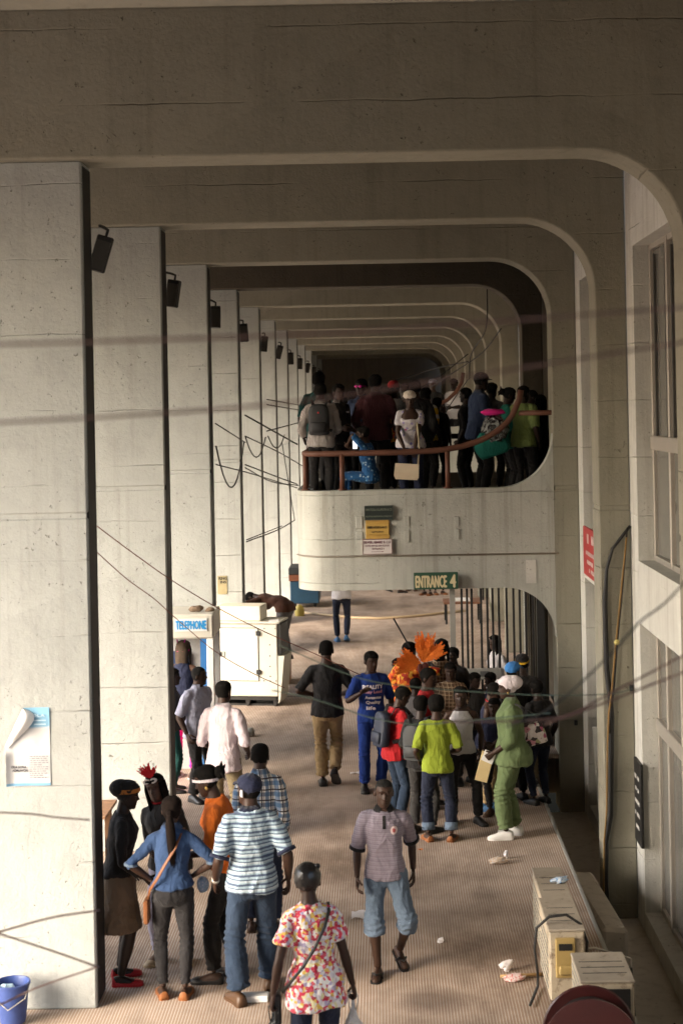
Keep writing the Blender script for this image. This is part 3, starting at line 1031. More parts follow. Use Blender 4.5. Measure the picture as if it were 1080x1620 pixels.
def person(label, loc, H, yaw, sex='m', skin=0, girth=1., lean=0, side=0, twist=0, hyaw=0, hpitch=0, hroll=0, hscale=1.,
           rh=None, lh=None, rhand='relax', lhand='relax', rN=None, lN=None, rpole=None, lpole=None,
           rf=(.105, 0, 0, -8, 0), lf=(-.105, 0, 0, 8, 0), hip=.905, hipx=0., hipy=0., rknee=None, lknee=None,
           top=None, bottom=None, shoes=None, hair='short', hairmat=None, vox=.0145, group=None, extra=None, seed=0, legs=True):
    """one person: an Empty at the feet > body, top, bottom, shoe, hair ... ; sizes are for a 1.75 m person and scaled to H"""
    s = H / 1.75
    root = empty('person', loc, R(yaw), label, 'person', group)
    f = sex == 'f'
    g = girth
    hipc = Vector((hipx, hipy, hip))
    dz = hip - .905

    def T(p, amount=None):
        """bend a trunk point about the hips"""
        p = Vector(p)
        q = Vector((p.x, p.y, p.z - .905))
        k = min(1, max(0, q.z / .34)) if amount is None else amount
        q = rot('Z', twist * k) @ q
        q = rot('Y', side * k) @ q
        q = rot('X', -lean * k) @ q
        return q + hipc

    TR = rot('X', -lean) @ rot('Y', side) @ rot('Z', twist)

    if f: tors = [(.80, .10, .085, -.005), (.85, .155, .115, -.012), (.91, .172, .122, -.018), (.98, .158, .112, -.012), (1.07, .128, .094, 0), (1.15, .132, .098, .004), (1.24, .146, .112, .014), (1.30, .150, .118, .018), (1.36, .146, .098, .006), (1.41, .112, .080, 0), (1.445, .078, .066, 0), (1.475, .054, .056, .004), (1.54, .048, .052, .014), (1.60, .047, .052, .022)]
    else: tors = [(.80, .10, .085, -.005), (.85, .148, .108, -.010), (.91, .158, .114, -.012), (.98, .152, .108, -.006), (1.07, .143, .102, .002), (1.15, .150, .106, .006), (1.24, .154, .113, .010), (1.32, .160, .116, .010), (1.37, .150, .104, .004), (1.42, .115, .086, 0), (1.455, .088, .072, 0), (1.485, .064, .063, .004), (1.54, .057, .060, .014), (1.60, .055, .058, .022)]
    shx, shz = (.150, 1.372) if f else (.166, 1.385)
    ag = (.86 if f else 1.) * (1 + (g - 1) * .8)
    lg = (1.03 if f else 1.) * (1 + (g - 1) * .8)

    def tring(z, hw, hd, yo, e=0., n=22):
        c = []
        kk = g if .82 < z < 1.44 else 1 + (g - 1) * .3
        for j in range(n):
            a = 2 * math.pi * j / n
            ca, sa = math.cos(a), math.sin(a)
            x = (hw * kk + e) * math.copysign(abs(ca) ** .85, ca)
            y = yo + (hd * kk + e) * math.copysign(abs(sa) ** .9, sa)
            c.append(T((x, y, z)))
        return c

    # arms
    sh = {1: T((shx, -.005, shz)), -1: T((-shx, -.005, shz))}
    arms = {}
    for sd, hh, pole in ((1, rh, rpole), (-1, lh, lpole)):
        w = Vector(hh) if hh is not None else Vector((sd * (.235 + .05 * (g - 1)), .045, .885 + dz))
        if hh is not None and hipx: pass
        pl = Vector(pole) if pole else Vector((sd * .35, -1, -.1))
        el, wr = ik(sh[sd], w, .295, .262, pl)
        arms[sd] = (sh[sd], el, wr)
    # legs
    legsj = {}
    for sd, ft, kn in ((1, rf, rknee), (-1, lf, lknee)):
        fx, fy, fz, fyaw, fp = ft
        Fm = rot('Z', fyaw) @ rot('X', -fp)
        toe = Vector((0, .13, .0))
        pivot = Vector((fx, fy, fz))
        ank = pivot + rot('Z', fyaw) @ toe + Fm @ (Vector((0, -.005, .085)) - toe) if fp > 0 else pivot + Fm @ Vector((0, -.005, .085))
        hj = Vector((sd * .088, 0, 0)) + hipc + Vector((0, 0, -.01))
        pl = Vector(kn) if kn else rot('Z', fyaw) @ Vector((sd * .08, 1, 0))
        k, a = ik(hj, ank, .425, .405, pl)
        legsj[sd] = (hj, k, a, Fm, fz)

    def limb(pts, ts, rr):
        """points along a two-segment limb at parameter 0..2"""
        out = []
        for t_ in ts:
            out.append(pts[0].lerp(pts[1], t_) if t_ <= 1 else pts[1].lerp(pts[2], t_ - 1))
        return out, rr

    def arm_tube(mb, sd, e, t1, hem=None, m=0):
        a = arms[sd]
        ts = [0, .12, .35, .65, .9, 1.0, 1.12, 1.35, 1.7, 2.0]
        rr = [.056 * ag, .057 * ag, .053 * ag, .047 * ag, .043 * ag, .042 * ag, .045 * ag, .044 * ag, .035 * ag, .028 * ag]
        tt = [t_ for t_ in ts if t_ < t1 - .03] + [t1]
        rads = [float(np.interp(t_, ts, rr)) + e * (1 if t_ > .2 else .7) for t_ in tt]
        if hem: rads[-1] = hem; 
        P, _ = limb(a, tt, None)
        inner = T((sd * .07, -.002, shz + .026))
        mb.tube([inner] + P, [(.046 + e * .5)] + rads, 12, m)

    def leg_tube(mb, sd, e, t1, hem=None, m=0):
        a = legsj[sd][:3]
        ts = [0, .15, .5, .85, 1.0, 1.15, 1.35, 1.7, 2.0]
        rr = [.088 * lg, .087 * lg, .075 * lg, .060 * lg, .056 * lg, .055 * lg, .057 * lg, .044 * lg, .037]
        tt = [t_ for t_ in ts if t_ < t1 - .05] + [t1]
        rads = [float(np.interp(t_, ts, rr)) + e for t_ in tt]
        if hem:
            for i, t_ in enumerate(tt):
                if t_ > .6: rads[i] += (hem - float(np.interp(t1, ts, rr)) - e) * min(1, (t_ - .6) / max(.2, t1 - .6))
        P, _ = limb(a, tt, None)
        P[0] = P[0] + Vector((0, 0, .03))
        mb.tube(P, rads, 14, m)

    # ---------- body
    bm_ = MB()
    cov = -.010 if bottom and bottom.get('kind', 'trousers') == 'trousers' else 0.
    bm_.rings([tring(*r, e=(-.008 if r[0] < 1.3 and top else 0.)) for r in tors])
    for sd in (1, -1):
        arm_tube(bm_, sd, 0, 2.0)
        if legs: leg_tube(bm_, sd, cov, 2.0)
    barefoot = shoes is not None and shoes.get('kind') in ('slipper', 'flat', 'barefoot')
    hv = np.array(HEAD.v)
    neck = T((0, .024, 1.546 if f else 1.556), 1.)
    HM = TR @ rot('Z', hyaw) @ rot('X', -hpitch) @ rot('Y', hroll)
    hs = hscale * (.97 if f else 1.)
    HC = neck + TR @ Vector((0, 0, .0)) + HM @ Vector((0, .004, .055 * hs))
    HMn = np.array(HM)

    def to_head(P):
        return (np.asarray(P) * hs) @ HMn.T + np.array(HC)

    handgeo = []
    for sd, kind, Nv in ((1, rhand, rN), (-1, lhand, lN)):
        a = arms[sd]
        d = (a[2] - a[1]).normalized()
        if kind == 'hip': d = (d + Vector((-sd * .8, .3, -.2))).normalized()
        Nn = Vector(Nv) if Nv else Vector((-sd, .15, 0))
        Nn = (Nn - d * Nn.dot(d)).normalized()
        th = d.cross(Nn) if sd == -1 else Nn.cross(d)
        if Nv is None and th.y < 0 and kind in ('relax', 'grip'): th = -th
        hm = np.array([th, Nn, d]).T * (.92 if f else 1.0)
        hb = HANDS[kind]
        handgeo.append((np.array(hb.v) @ hm.T + np.array(a[2]), hb.f, tuple(a[2] + d * .085 + Nn * .02)))

    def body_cb(V, Nn, F):
        V = V * s
        mats = [0] * len(F)
        Vs = [V]; n = len(V); Fs = list(F)
        def app(P, faces, mi):
            nonlocal n
            Vs.append(np.asarray(P) * s); Fs.extend([tuple(i + n for i in q) for q in faces]); mats.extend(mi); n += len(P)
        app(to_head(hv), HEAD.f, HEAD.m)
        for P, fc, _ in handgeo: app(P, fc, [0] * len(fc))
        if barefoot and legs:
            for sd in (1, -1):
                hj, k, a, Fm, fz = legsj[sd]
                fb = shoe_mb(.25, .036 if shoes['kind'] == 'slipper' else .041, .066, False, False)
                P = (np.array(fb.v) + np.array((0, 0, -.075))) @ np.array(Fm).T + np.array(a)
                app(P, fb.f, [0] * len(fb.f))
        me = mesh_np('body', np.vstack(Vs), Fs, mats)
        link_mesh('body', me, [SKIN[skin], M['eye'], M['iris'], LIPS[skin % 2]], root)

    remesh_later(bm_, vox, 5, body_cb)
    made = {}

    def cloth_cb(name, mat, folds, after=None, zaxis=None):
        def cb(V, Nn, F):
            sd_ = seed * 3 + len(name)
            W = V + np.stack([vnoise(V, 5, sd_ + 1), vnoise(V, 5, sd_ + 2), vnoise(V, 5, sd_ + 3)], 1) * .05
            rid = lambda f_, q: (1 - np.abs(vnoise(W, np.array(f_), sd_ + q))) ** 3 - .35
            d = folds * (1.15 * rid([11, 11, 4.5], 4) + .8 * rid([8, 8, 15.], 5) + .6 * rid([22, 22, 12.], 6) + .5 * vnoise(V, 9, sd_ + 7))
            if after is not None: d = d + after(V) 
            if name == 'top' and top:
                hm_ = top.get('hem', .86) + (hip - .905)
                k_ = np.clip((hm_ + .07 - V[:, 2]) / .07, 0, 1)
                V = V.copy(); V[:, 2] += k_ * (.016 * vnoise(V, np.array([9, 9, 1.]), sd_ + 11) + .006 * vnoise(V, np.array([25, 25, 1.]), sd_ + 12))
                d = d + k_ * .012 * np.abs(vnoise(V, np.array([16, 16, 2.]), sd_ + 13))
            V2 = (V + Nn * d[:, None]) * s
            me = mesh_np(name, V2, F)
            o = link_mesh(name, me, mat, root)
            made[name] = (V2, F)
            if name == 'top' and top and top.get('decals'):
                tree = BVHTree.FromPolygons([tuple(p) for p in V2], F)
                for dc in top['decals']:
                    dmb = MB(); side_ = dc.get('face', 1)
                    if dc.get('text'):
                        put_text(dmb, dc['text'], (dc['x'], 0, dc['z']), dc['w'], dc['h'], 0, (-side_, 0, 0), (0, 0, 1), dc.get('bold', .0))
                    else:
                        w_, h_ = dc['w'] / 2, dc['h'] / 2
                        nx_, nz_ = 6, 6
                        vs = []; fs = []
                        for i_ in range(nx_ + 1):
                            for j_ in range(nz_ + 1):
                                u_, v_ = -1 + 2 * i_ / nx_, -1 + 2 * j_ / nz_
                                if dc.get('round'): u_, v_ = u_ * math.sqrt(1 - v_ * v_ / 2), v_ * math.sqrt(1 - u_ * u_ / 2)
                                vs.append((dc['x'] + u_ * w_, 0, dc['z'] + v_ * h_))
                        for i_ in range(nx_):
                            for j_ in range(nz_):
                                q = i_ * (nz_ + 1) + j_
                                fs.append((q, q + 1, q + nz_ + 2, q + nz_ + 1))
                        dmb.add(vs, fs)
                    ok = True; vv = []
                    for p in dmb.v:
                        lo_ = T((p[0], 0, p[2]))
                        hit = tree.ray_cast(Vector((lo_.x * s, lo_.y * s + side_ * .8, lo_.z * s)), Vector((0, -side_, 0)))
                        if hit[0] is None: ok = False; break
                        vv.append(tuple(hit[0] + Vector((0, side_ * .006, 0))))
                    if ok:
                        dmb.v = vv
                        dmb.build(dc.get('name', 'print'), dc['mat'], root, fix=False)
        return cb

    # ---------- top
    if top:
        e = top.get('e', .016) * .72; hem = top.get('hem', .86)
        tz = top.get('neck', 1.465)
        mb = MB()
        zs = sorted({hem} | {r[0] for r in tors if hem + .02 < r[0] < tz - .015} | {tz})
        flare = top.get('flare', .012)
        rr = []
        for z in zs:
            hw, hd, yo = (np.interp(z, [q[0] for q in tors], [q[k_] for q in tors]) for k_ in (1, 2, 3))
            if z < .9: hw, hd, yo = (np.interp(.9, [q[0] for q in tors], [q[k_] for q in tors]) for k_ in (1, 2, 3))
            loose = top.get('loose', .0) * .75
            if loose and z < 1.25:                       # hangs straight from the chest instead of following the waist
                hwc = np.interp(1.27, [q[0] for q in tors], [q[1] for q in tors]); hdc = np.interp(1.27, [q[0] for q in tors], [q[2] for q in tors])
                hw = max(hw, hw + (hwc - hw) * loose); hd = max(hd, hd + (hdc - hd) * loose)
            e_ = max(e, (bottom or {}).get('e', .012) * .75 + .020) if z < 1.04 and (bottom or {}).get('kind') != 'skirt' else e
            ee = e_ * (1 if z < 1.40 else .75) + flare * max(0, (1.05 - z) / .2)
            rr.append(tring(z, hw, hd, yo, ee))
        mb.rings(rr)
        sl = top.get('sleeve', .5)
        for sd in (1, -1):
            if sl <= 0: continue
            arm_tube(mb, sd, top.get('se', e) * .75, sl * 2, (top.get('shem') or 0) * .90 or None)
        remesh_later(mb, vox, 4, cloth_cb('top', top['mat'], top.get('folds', .007)))
        if top.get('collar'):
            cm = MB(); n = 20
            r1 = []; r2 = []; r3 = []
            for j in range(n + 1):
                a = R(112) + R(316) * j / n
                r1.append(tuple(T((.062 * math.cos(a) * 1.12, .004 + .066 * math.sin(a), 1.468))))
                r2.append(tuple(T((.060 * math.cos(a) * 1.05, .010 + .063 * math.sin(a), 1.512))))
                r3.append(tuple(T((.088 * math.cos(a) * 1.1, .004 + .083 * math.sin(a), 1.462 - .012 * max(0, math.sin(a))))))
            cm.rings([r1, r2, r3], 0, close=False)
            cm.v = [tuple(Vector(p) * s) for p in cm.v]
            cm.build('collar', top['collar'], root, True)
        if top.get('hemband'):
            for sd in (1, -1):
                a = arms[sd]; mb = MB()
                P, _ = limb(a, [sl * 2 - .09, sl * 2 + .005], None)
                r_ = ((top.get('shem') or 0) * .90 or (.046 * ag + top.get('se', e) * .75)) + .004
                mb.tube(P, r_, 14)
                mb.v = [tuple(Vector(p) * s) for p in mb.v]
                mb.build('cuff', top['hemband'], root, True)
    # ---------- bottom
    if bottom and legs:
        e = bottom.get('e', .012) * .75; kind = bottom.get('kind', 'trousers'); wz = bottom.get('waist', .99)
        mb = MB()
        if kind == 'skirt':
            zend = bottom.get('end', .5); fl = bottom.get('flare', .05)
            rr = []
            for i in range(8):
                u = i / 7; z = wz + (zend - wz) * u
                hw = np.interp(max(z, .9), [q[0] for q in tors], [q[1] for q in tors]) + e + fl * max(0, (.9 - z)) ; hd = np.interp(max(z, .9), [q[0] for q in tors], [q[2] for q in tors]) + e + fl * max(0, (.9 - z)) * 1.1
                rr.append(tring(z, hw, hd, -.01, 0))
            mb.rings(rr)
        else:
            zs = [r for r in tors if r[0] < wz - .02]
            rr = [tring(z, hw, hd, yo, e) for z, hw, hd, yo in zs]
            hw, hd, yo = (np.interp(wz, [q[0] for q in tors], [q[k_] for q in tors]) for k_ in (1, 2, 3))
            rr.append(tring(wz, hw, hd, yo, e))
            mb.rings(rr)
            for sd in (1, -1): leg_tube(mb, sd, e, bottom.get('len', 1.93), bottom.get('hem'))
        def knees(V):
            o = np.zeros(len(V))
            for sd in (1, -1):
                hj, k, a, Fm, fz = legsj[sd]
                w = np.exp(-((V[:, 2] - k.z) / .10) ** 2) + 1.1 * np.exp(-((V[:, 2] - a.z - .05) / .07) ** 2)
                o += .5 * w * np.sin(V[:, 2] * 120 + V[:, 0] * 30 + V[:, 1] * 25) * bottom.get('bunch', .005)
            return o
        remesh_later(mb, vox, 4, cloth_cb('skirt' if kind == 'skirt' else kind, bottom['mat'], bottom.get('folds', .005), None if kind == 'skirt' else knees))
        if bottom.get('cuff'):
            for sd in (1, -1):
                a = legsj[sd][:3]; L = bottom.get('len', 1.93)
                P, _ = limb(a, [L - .22, L], None)
                b = MB(); b.tube(P, (bottom.get('hem') or .06) + .008, 14); b.v = [tuple(Vector(p) * s) for p in b.v]
                b.build('rolled_cuff', bottom['cuff'], root, True)
    # ---------- shoes
    if shoes and legs and shoes.get('kind') != 'barefoot':
        for sd in (1, -1):
            hj, k, a, Fm, fz = legsj[sd]
            kd = shoes.get('kind', 'shoe')
            if kd == 'shoe': b = shoe_mb(.285, .050, .082)
            elif kd == 'flat': b = shoe_mb(.268, .0465, .078, True, True)
            else:
                b = MB()
                poly = [(w * .047, y) for y, w in ((-.08, .5), (-.06, .85), (0, .85), (.08, .98), (.13, 1.08), (.17, .9), (.19, .5))]
                b.prism(poly + [(-x, y) for x, y in poly[::-1]], 'z', -.010, .006, 1)
                b.tube([(-.045, .05, .0), (-.034, .08, .05), (0, .12, .052), (.034, .08, .05), (.045, .05, .0)], .011, 6, 0)
            P = (np.array(b.v) + np.array((0, 0, -.080))) @ np.array(Fm).T + np.array(a)
            b.v = [tuple(p * s) for p in P]
            b.build('shoe' if kd == 'shoe' else ('flat_shoe' if kd == 'flat' else 'sandal'), [shoes['mat'], shoes.get('sole', M['rubber'])], root, True, 50)
    # ---------- hair and headgear
    hm = hairmat or M['hair']
    def hbuild(name, mb, mat, smooth=True):
        mb.v = [tuple(p * s) for p in to_head(np.array(mb.v))]
        return mb.build(name, mat, root, smooth)
    if hair in ('short', 'crop', 'cap', 'bald'):
        hbuild('hair', hair_cap(.060 if hair != 'bald' else .075, .012 if hair == 'short' else .007 if hair != 'bald' else .003, -.05, seed=seed), hm)
    elif hair == 'afro':
        hbuild('hair', hair_cap(.058, .020, -.055, seed=seed), hm)
    elif hair in ('long', 'pony', 'bun', 'loose'):
        mb = hair_cap(.064, .015, -.06, seed=seed)
        if hair in ('long', 'loose'):
            n = 15; L = .36 if hair == 'long' else .22
            top_r = []
            for i in range(9):
                u = i / 8
                r_ = []
                for j in range(n):
                    a = 2 * math.pi * j / n
                    r_.append((( .092 - .012 * u) * math.cos(a), -.045 - .012 * u + (.066 - .018 * u) * math.sin(a), .04 - L * u))
                top_r.append(np.array(r_) + vnoise(np.array(r_), np.array([50, 50, 8]), seed)[:, None] * .010)
            # open at the face: push front columns back behind the cheeks
            for r_ in top_r:
                fr = r_[:, 1] > -.02
                r_[fr, 1] = -.02
            mb.rings(top_r)
            for sd in (-1, 1):
                for q in range(4):
                    x = sd * (.078 + .006 * q)
                    mb.tube([(x * .9, .045 - q * .02, .055), (x, .05 - q * .02, .0), (x * 1.02, .045 - q * .02, -.08), (x * 1.05, .05 - .02 * q, -.10 - L * .45)], [.012, .016, .015, .006], 7)
        elif hair == 'pony':
            mb.sphere((0, -.115, .0), (.035, .03, .04), 10, 7)
            pts = [(0, -.12, -.01), (.008, -.145, -.09), (.018, -.15, -.18), (.022, -.145, -.28), (.03, -.135, -.37), (.035, -.125, -.44)]
            mb.tube(pts, [.026, .040, .042, .036, .026, .008], 10)
            for q in range(5):
                o = rnd.uniform(-.03, .03)
                mb.tube([(p[0] + o, p[1] - .012, p[2] - rnd.uniform(0, .03)) for p in pts[1:]], [.014, .016, .013, .009, .003], 6)
        else:
            mb.sphere((0, -.125, .03), (.055, .05, .055), 12, 8)
            P = np.array(mb.v); 
            for q in range(6):
                a = rnd.uniform(0, 6.28)
                mb.tube([(0, -.13, .03), (.05 * math.cos(a), -.16, .03 + .05 * math.sin(a)), (.09 * math.cos(a), -.17, .03 + .08 * math.sin(a))], [.012, .014, .003], 6)
        hbuild('hair', mb, hm)
    elif hair == 'none': pass
    ex = extra or {}
    if 'cap' in ex:
        mb = hair_cap(.050, .014, -.005, seed=1, bulk=1.2)
        P = [(x, .085 + .07 * math.cos(x / .075 * 1.3) , .052 - .9 * x * x) for x in np.linspace(-.075, .075, 11)]
        Q = [(x, .075, .056) for x in np.linspace(-.072, .072, 11)]
        o = len(mb.v); mb.v += Q + P + [(x, y, z - .006) for x, y, z in Q] + [(x, y, z - .006) for x, y, z in P]
        for i in range(10):
            mb.face((o + i, o + i + 1, o + 11 + i + 1, o + 11 + i)); mb.face((o + 22 + i, o + 33 + i, o + 34 + i, o + 23 + i)); mb.face((o + 11 + i, o + 12 + i, o + 34 + i, o + 33 + i))
        hbuild('cap', mb, ex['cap'])
    if 'wrap' in ex:
        mb = hair_cap(ex.get('wline', .045), .018, ex.get('wlow', -.045), seed=seed, bulk=1.15)
        P = np.array(mb.v)
        P = P + (np.sin(P[:, 2] * 150 + P[:, 0] * 60) * .0035)[:, None] * np.array([.6, 1, .3])
        mb.v = [tuple(p) for p in P]
        if ex.get('wrap_knot') == 'back':
            mb.sphere((0, -.125, .035), (.06, .045, .06), 12, 8)
        elif ex.get('wrap_knot') == 'top':
            mb.sphere((.035, -.03, .13), (.05, .055, .035), 12, 8)
        elif ex.get('wrap_knot') == 'slouch':
            mb.sphere((0, -.065, .055), (.088, .105, .082), 16, 10)
        elif ex.get('wrap_knot') == 'bow':
            for sx in (-1, 1): mb.sphere((.055 + sx * .02, -.03, .115), (.022, .016, .02), 9, 6)
        hbuild('head_wrap', mb, ex['wrap'])
        if 'wband' in ex:
            b = MB(); a = np.linspace(0, 2 * np.pi, 32, endpoint=False)
            r1 = head_surface(.050 - .045 * (1 - (np.cos(a) + 1) / 2), a, .022); r2 = head_surface(.078 - .035 * (1 - (np.cos(a) + 1) / 2), a, .024)
            b.rings([r1, r2], 0, False, False); hbuild('band', b, ex['wband'])
    if 'band' in ex:
        b = MB(); a = np.linspace(0, 2 * np.pi, 32, endpoint=False)
        zz = ex.get('bz', .045)
        tz_ = zz - .06 * (1 - (np.cos(a) + 1) / 2)
        b.rings([head_surface(tz_ - .011, a, .019), head_surface(tz_ + .011, a, .021)], 0, False, False); hbuild('headband', b, ex['band'])
    if 'glasses' in ex:
        b = MB()
        for sx in (-1, 1):
            b.sphere((sx * .033, .098, .014), (.030, .006, .020), 12, 6)
            b.tube([(sx * .06, .092, .018), (sx * .08, .03, .018), (sx * .083, -.02, .015)], .004, 6)
        b.tube([(-.01, .102, .018), (.01, .102, .018)], .005, 6)
        hbuild('glasses', b, ex['glasses'])
    if 'earring' in ex:
        b = MB()
        for sx in (-1, 1): b.sphere((sx * .082, .0, -.045), (.006, .012, .016), 8, 6)
        hbuild('earring', b, ex['earring'])
    if 'necklace' in ex:
        b = MB()
        b.tube([tuple(T((.066 * math.cos(a), .006 + .066 * math.sin(a), 1.485 - .02 * math.sin(a)))) for a in np.linspace(0, 2 * math.pi, 20)], .009, 6)
        b.v = [tuple(Vector(p) * s) for p in b.v]; b.build('neckband', ex['necklace'], root, True)
    if 'watch' in ex:
        a = arms[ex.get('watch_side', -1)]; b = MB(); d = (a[2] - a[1]).normalized()
        b.tube([a[2] - d * .03, a[2] - d * .005], .032 * ag, 12); b.v = [tuple(Vector(p) * s) for p in b.v]; b.build('wristwatch', ex['watch'], root, True)
    MW = Matrix.Translation(Vector(loc)) @ Matrix.Rotation(R(yaw), 4, 'Z')
    info = {'root': root, 'M': MW, 's': s, 'T': lambda p, am=None: MW @ (T(p, am) * s), 'L': lambda p: MW @ (Vector(p) * s),
            'hand': {1: MW @ (Vector(handgeo[0][2]) * s), -1: MW @ (Vector(handgeo[1][2]) * s)},
            'head': lambda p: MW @ (Vector(to_head(np.array([p]))[0]) * s), 'sh': {k_: MW @ (v_ * s) for k_, v_ in sh.items()}, 'TR': TR}
    return info


def backpack(info, label, mat, strap, w=.29, h=.42, d=.15, z=1.03, dot=None, group=None):
    """a backpack hung on a person's back: body, front pocket, two straps"""
    s = info['s']; Mw = info['M']; Tl = info['T']
    e = empty('backpack', info['root'].location, info['root'].rotation_euler.z, label, 'backpack', group)
    inv = Mw.inverted()
    def put(name, mb, m, parent):
        mb.v = [tuple(inv @ Tl(p)) for p in mb.v]
        return mb.build(name, m, parent, True, 60)
    y = -.135
    mb = MB()
    rr = []
    for i, (u, k) in enumerate(((0, .80), (.04, .96), (.2, 1.0), (.5, 1.), (.75, .97), (.9, .84), (.97, .60), (1, .35))):
        rr.append([(w / 2 * k * math.copysign(abs(math.cos(a)) ** .55, math.cos(a)), y - d / 2 + d / 2 * (.7 + .3 * k) * math.copysign(abs(math.sin(a)) ** .6, math.sin(a)), z + h * u) for a in np.linspace(0, 2 * math.pi, 20, endpoint=False)])
    mb.rings(rr)
    bag = put('bag_body', mb, mat, e)
    mb = MB(); mb.box((-w * .36, y - d - .03, z + .04), (w * .36, y - d + .03, z + h * .42), bev=.018); put('pocket', mb, mat, e)
    for sx in (-1, 1):
        mb = MB(); mb.tube([(sx * .08, y, z + h * .92), (sx * .11, -.09, 1.49), (sx * .12, .03, 1.485), (sx * .125, .125, 1.40), (sx * .13, .14, 1.25), (sx * .165, .03, 1.10), (sx * .14, y + .02, z + .06)], [(.008, .028)] * 7, 8); put('strap', mb, strap, e)
    if dot:
        mb = MB(); mb.sphere((0, y - d - .003, z + h * .72), (.014, .008, .014), 8, 6); put('badge', mb, dot, e)
    return e
# ================================================================== people: the cast
def spot(fx, fy, hy, hx=None):
    p = on_z(fx, fy, 0.0)
    return (p.x, p.y, 0.0), on_y(hx if hx else fx, hy, p.y).z


def upstairs(hx, hy, y, floor=3.24):
    p = on_y(hx, hy, y)
    return (p.x, y, floor), p.z - floor


C = {}
C['black'] = cloth('black_jersey', (.014, .013, .013))
C['charcoal'] = cloth('charcoal_cloth', (.035, .033, .032))
C['navy'] = cloth('navy_cloth', (.016, .02, .045))
C['white'] = cloth('white_cotton', (.56, .54, .55))
C['lilac'] = cloth('pale_lilac_cotton', (.38, .385, .49))
C['pinkwhite'] = cloth('pinkish_white_stripe', (.52, .45, .475), 'fine', (.38, .30, .35), scale=.8)
C['ivory'] = cloth('ivory_stripe', (.36, .33, .31), 'fine', (.2, .18, .17), scale=.7)
C['denim'] = cloth('blue_denim', (.018, .032, .058), 'denim')
C['denim_dark'] = cloth('dark_denim', (.010, .014, .030), 'denim')
C['denim_pale'] = cloth('faded_denim', (.09, .125, .175), 'denim')
C['denim_black'] = cloth('black_denim', (.016, .015, .016), 'denim')
C['denim_shirt'] = cloth('chambray', (.024, .050, .115), 'denim')
C['khaki'] = cloth('khaki_twill', (.35, .245, .125))
C['khaki_dark'] = cloth('olive_khaki', (.19, .15, .09))
C['tan'] = cloth('tan_cloth', (.28, .21, .14))
C['orange'] = cloth('orange_cotton', (.62, .14, .018))
C['red'] = cloth('red_cotton', (.36, .013, .017))
C['royal'] = cloth('royal_blue_cotton', (.013, .040, .21))
C['lime'] = cloth('lime_cotton', (.23, .29, .026))
C['sage'] = cloth('sage_green_linen', (.12, .165, .073))
C['taupe'] = cloth('taupe_cloth', (.135, .095, .062))
C['mauve'] = cloth('mauve_pique', (.215, .185, .225), 'stripe', ((.245, .215, .255), (.19, .16, .20)), scale=60)
C['bluestripe'] = cloth('blue_striped_pique', (.34, .45, .52), 'stripe', ((.085, .115, .18), (.48, .56, .60)), scale=31)
C['plaid'] = cloth('blue_plaid', (.70, .68, .64), 'plaid', col2=((.045, .12, .24), (.03, .02, .025), (.10, .05, .03)))
C['floral'] = cloth('floral_print', (.6, .5, .4), 'floral', ((.62, .05, .09), (.82, .76, .74), (.72, .46, .10), (.66, .58, .60), (.60, .10, .14), (.42, .36, .50), (.85, .80, .76), (.45, .03, .06), (.78, .70, .40)), scale=1.5)
C['maroon'] = cloth('maroon_shirting', (.07, .02, .025), 'fine', (.11, .05, .06), scale=.7)
C['steel'] = cloth('steel_blue_shirting', (.028, .043, .09), 'fine', (.012, .018, .035), scale=.8)
C['bluepat'] = cloth('blue_white_print', (.018, .085, .22), 'print', ((.14, .3, .45), (.008, .03, .11), (.3, .4, .48)), scale=1.6)
C['whiteprint'] = cloth('white_print_top', (.50, .47, .49), 'print', ((.45, .10, .25), (.12, .11, .34), (.3, .26, .45), (.12, .11, .30)), scale=1.1)
C['orangeprint'] = cloth('orange_print', (.62, .16, .03), 'floral', ((.7, .12, .02), (.8, .45, .06), (.45, .04, .02), (.75, .25, .03)), scale=.8)
C['brownpat'] = cloth('brown_check', (.24, .15, .08), 'plaid', col2=((.09, .05, .03), (.4, .3, .2), (.05, .03, .02)), scale=2)
C['magenta'] = cloth('magenta_cloth', (.72, .02, .26))
C['teal'] = cloth('teal_cloth', (.008, .11, .085))
C['tealdark'] = cloth('dark_teal_cloth', (.012, .065, .06))
C['yellow'] = cloth('yellow_cloth', (.75, .48, .03), 'stripe', ((.70, .66, .6), (.75, .48, .03)), scale=5)
C['brown'] = cloth('brown_knit', (.105, .045, .027))
C['grey'] = cloth('grey_cloth', (.16, .155, .155))
C['greensport'] = cloth('pale_green_sport', (.125, .165, .05))
C['headwhite'] = cloth('white_headcloth', (.72, .64, .66))
C['lavender'] = cloth('lavender_leggings', (.40, .37, .46))
C['satin'] = plain('dark_satin_scarf', (.010, .009, .009), .34, .5, 12, .8, 22, 0, .5)
C['orangeband'] = cloth('orange_blue_band', (.35, .13, .03), 'stripe', ((.03, .05, .22), (.35, .13, .03)), scale=14)
S = {}
S['black'] = plain('black_shoe', (.013, .012, .012), .45, .3, 20)
S['white'] = plain('white_canvas_shoe', (.72, .70, .67), .7, .08, 20)
S['brownshoe'] = plain('brown_leather_shoe', (.075, .038, .018), .45, .3, 20)
S['tan'] = plain('tan_leather', (.24, .085, .025), .5, .2, 20)
S['red'] = plain('red_shoe', (.42, .015, .02), .5, .2, 20)
S['beige'] = plain('beige_shoe', (.42, .32, .20), .6, .2, 20)
S['whitesole'] = plain('white_rubber_sole', (.60, .58, .54), .7, .1, 20)
S['yellowsole'] = plain('gum_sole', (.42, .30, .12), .7, .1, 20)
S['blueshoe'] = plain('blue_shoe', (.03, .10, .22), .6, .2, 20)
S['gold'] = plain('gold_trim', (.65, .42, .12), .3, .2, 20, 0, 80, .8)
GW = 'people standing at the pillars'
GC = 'people crowded at the gate'
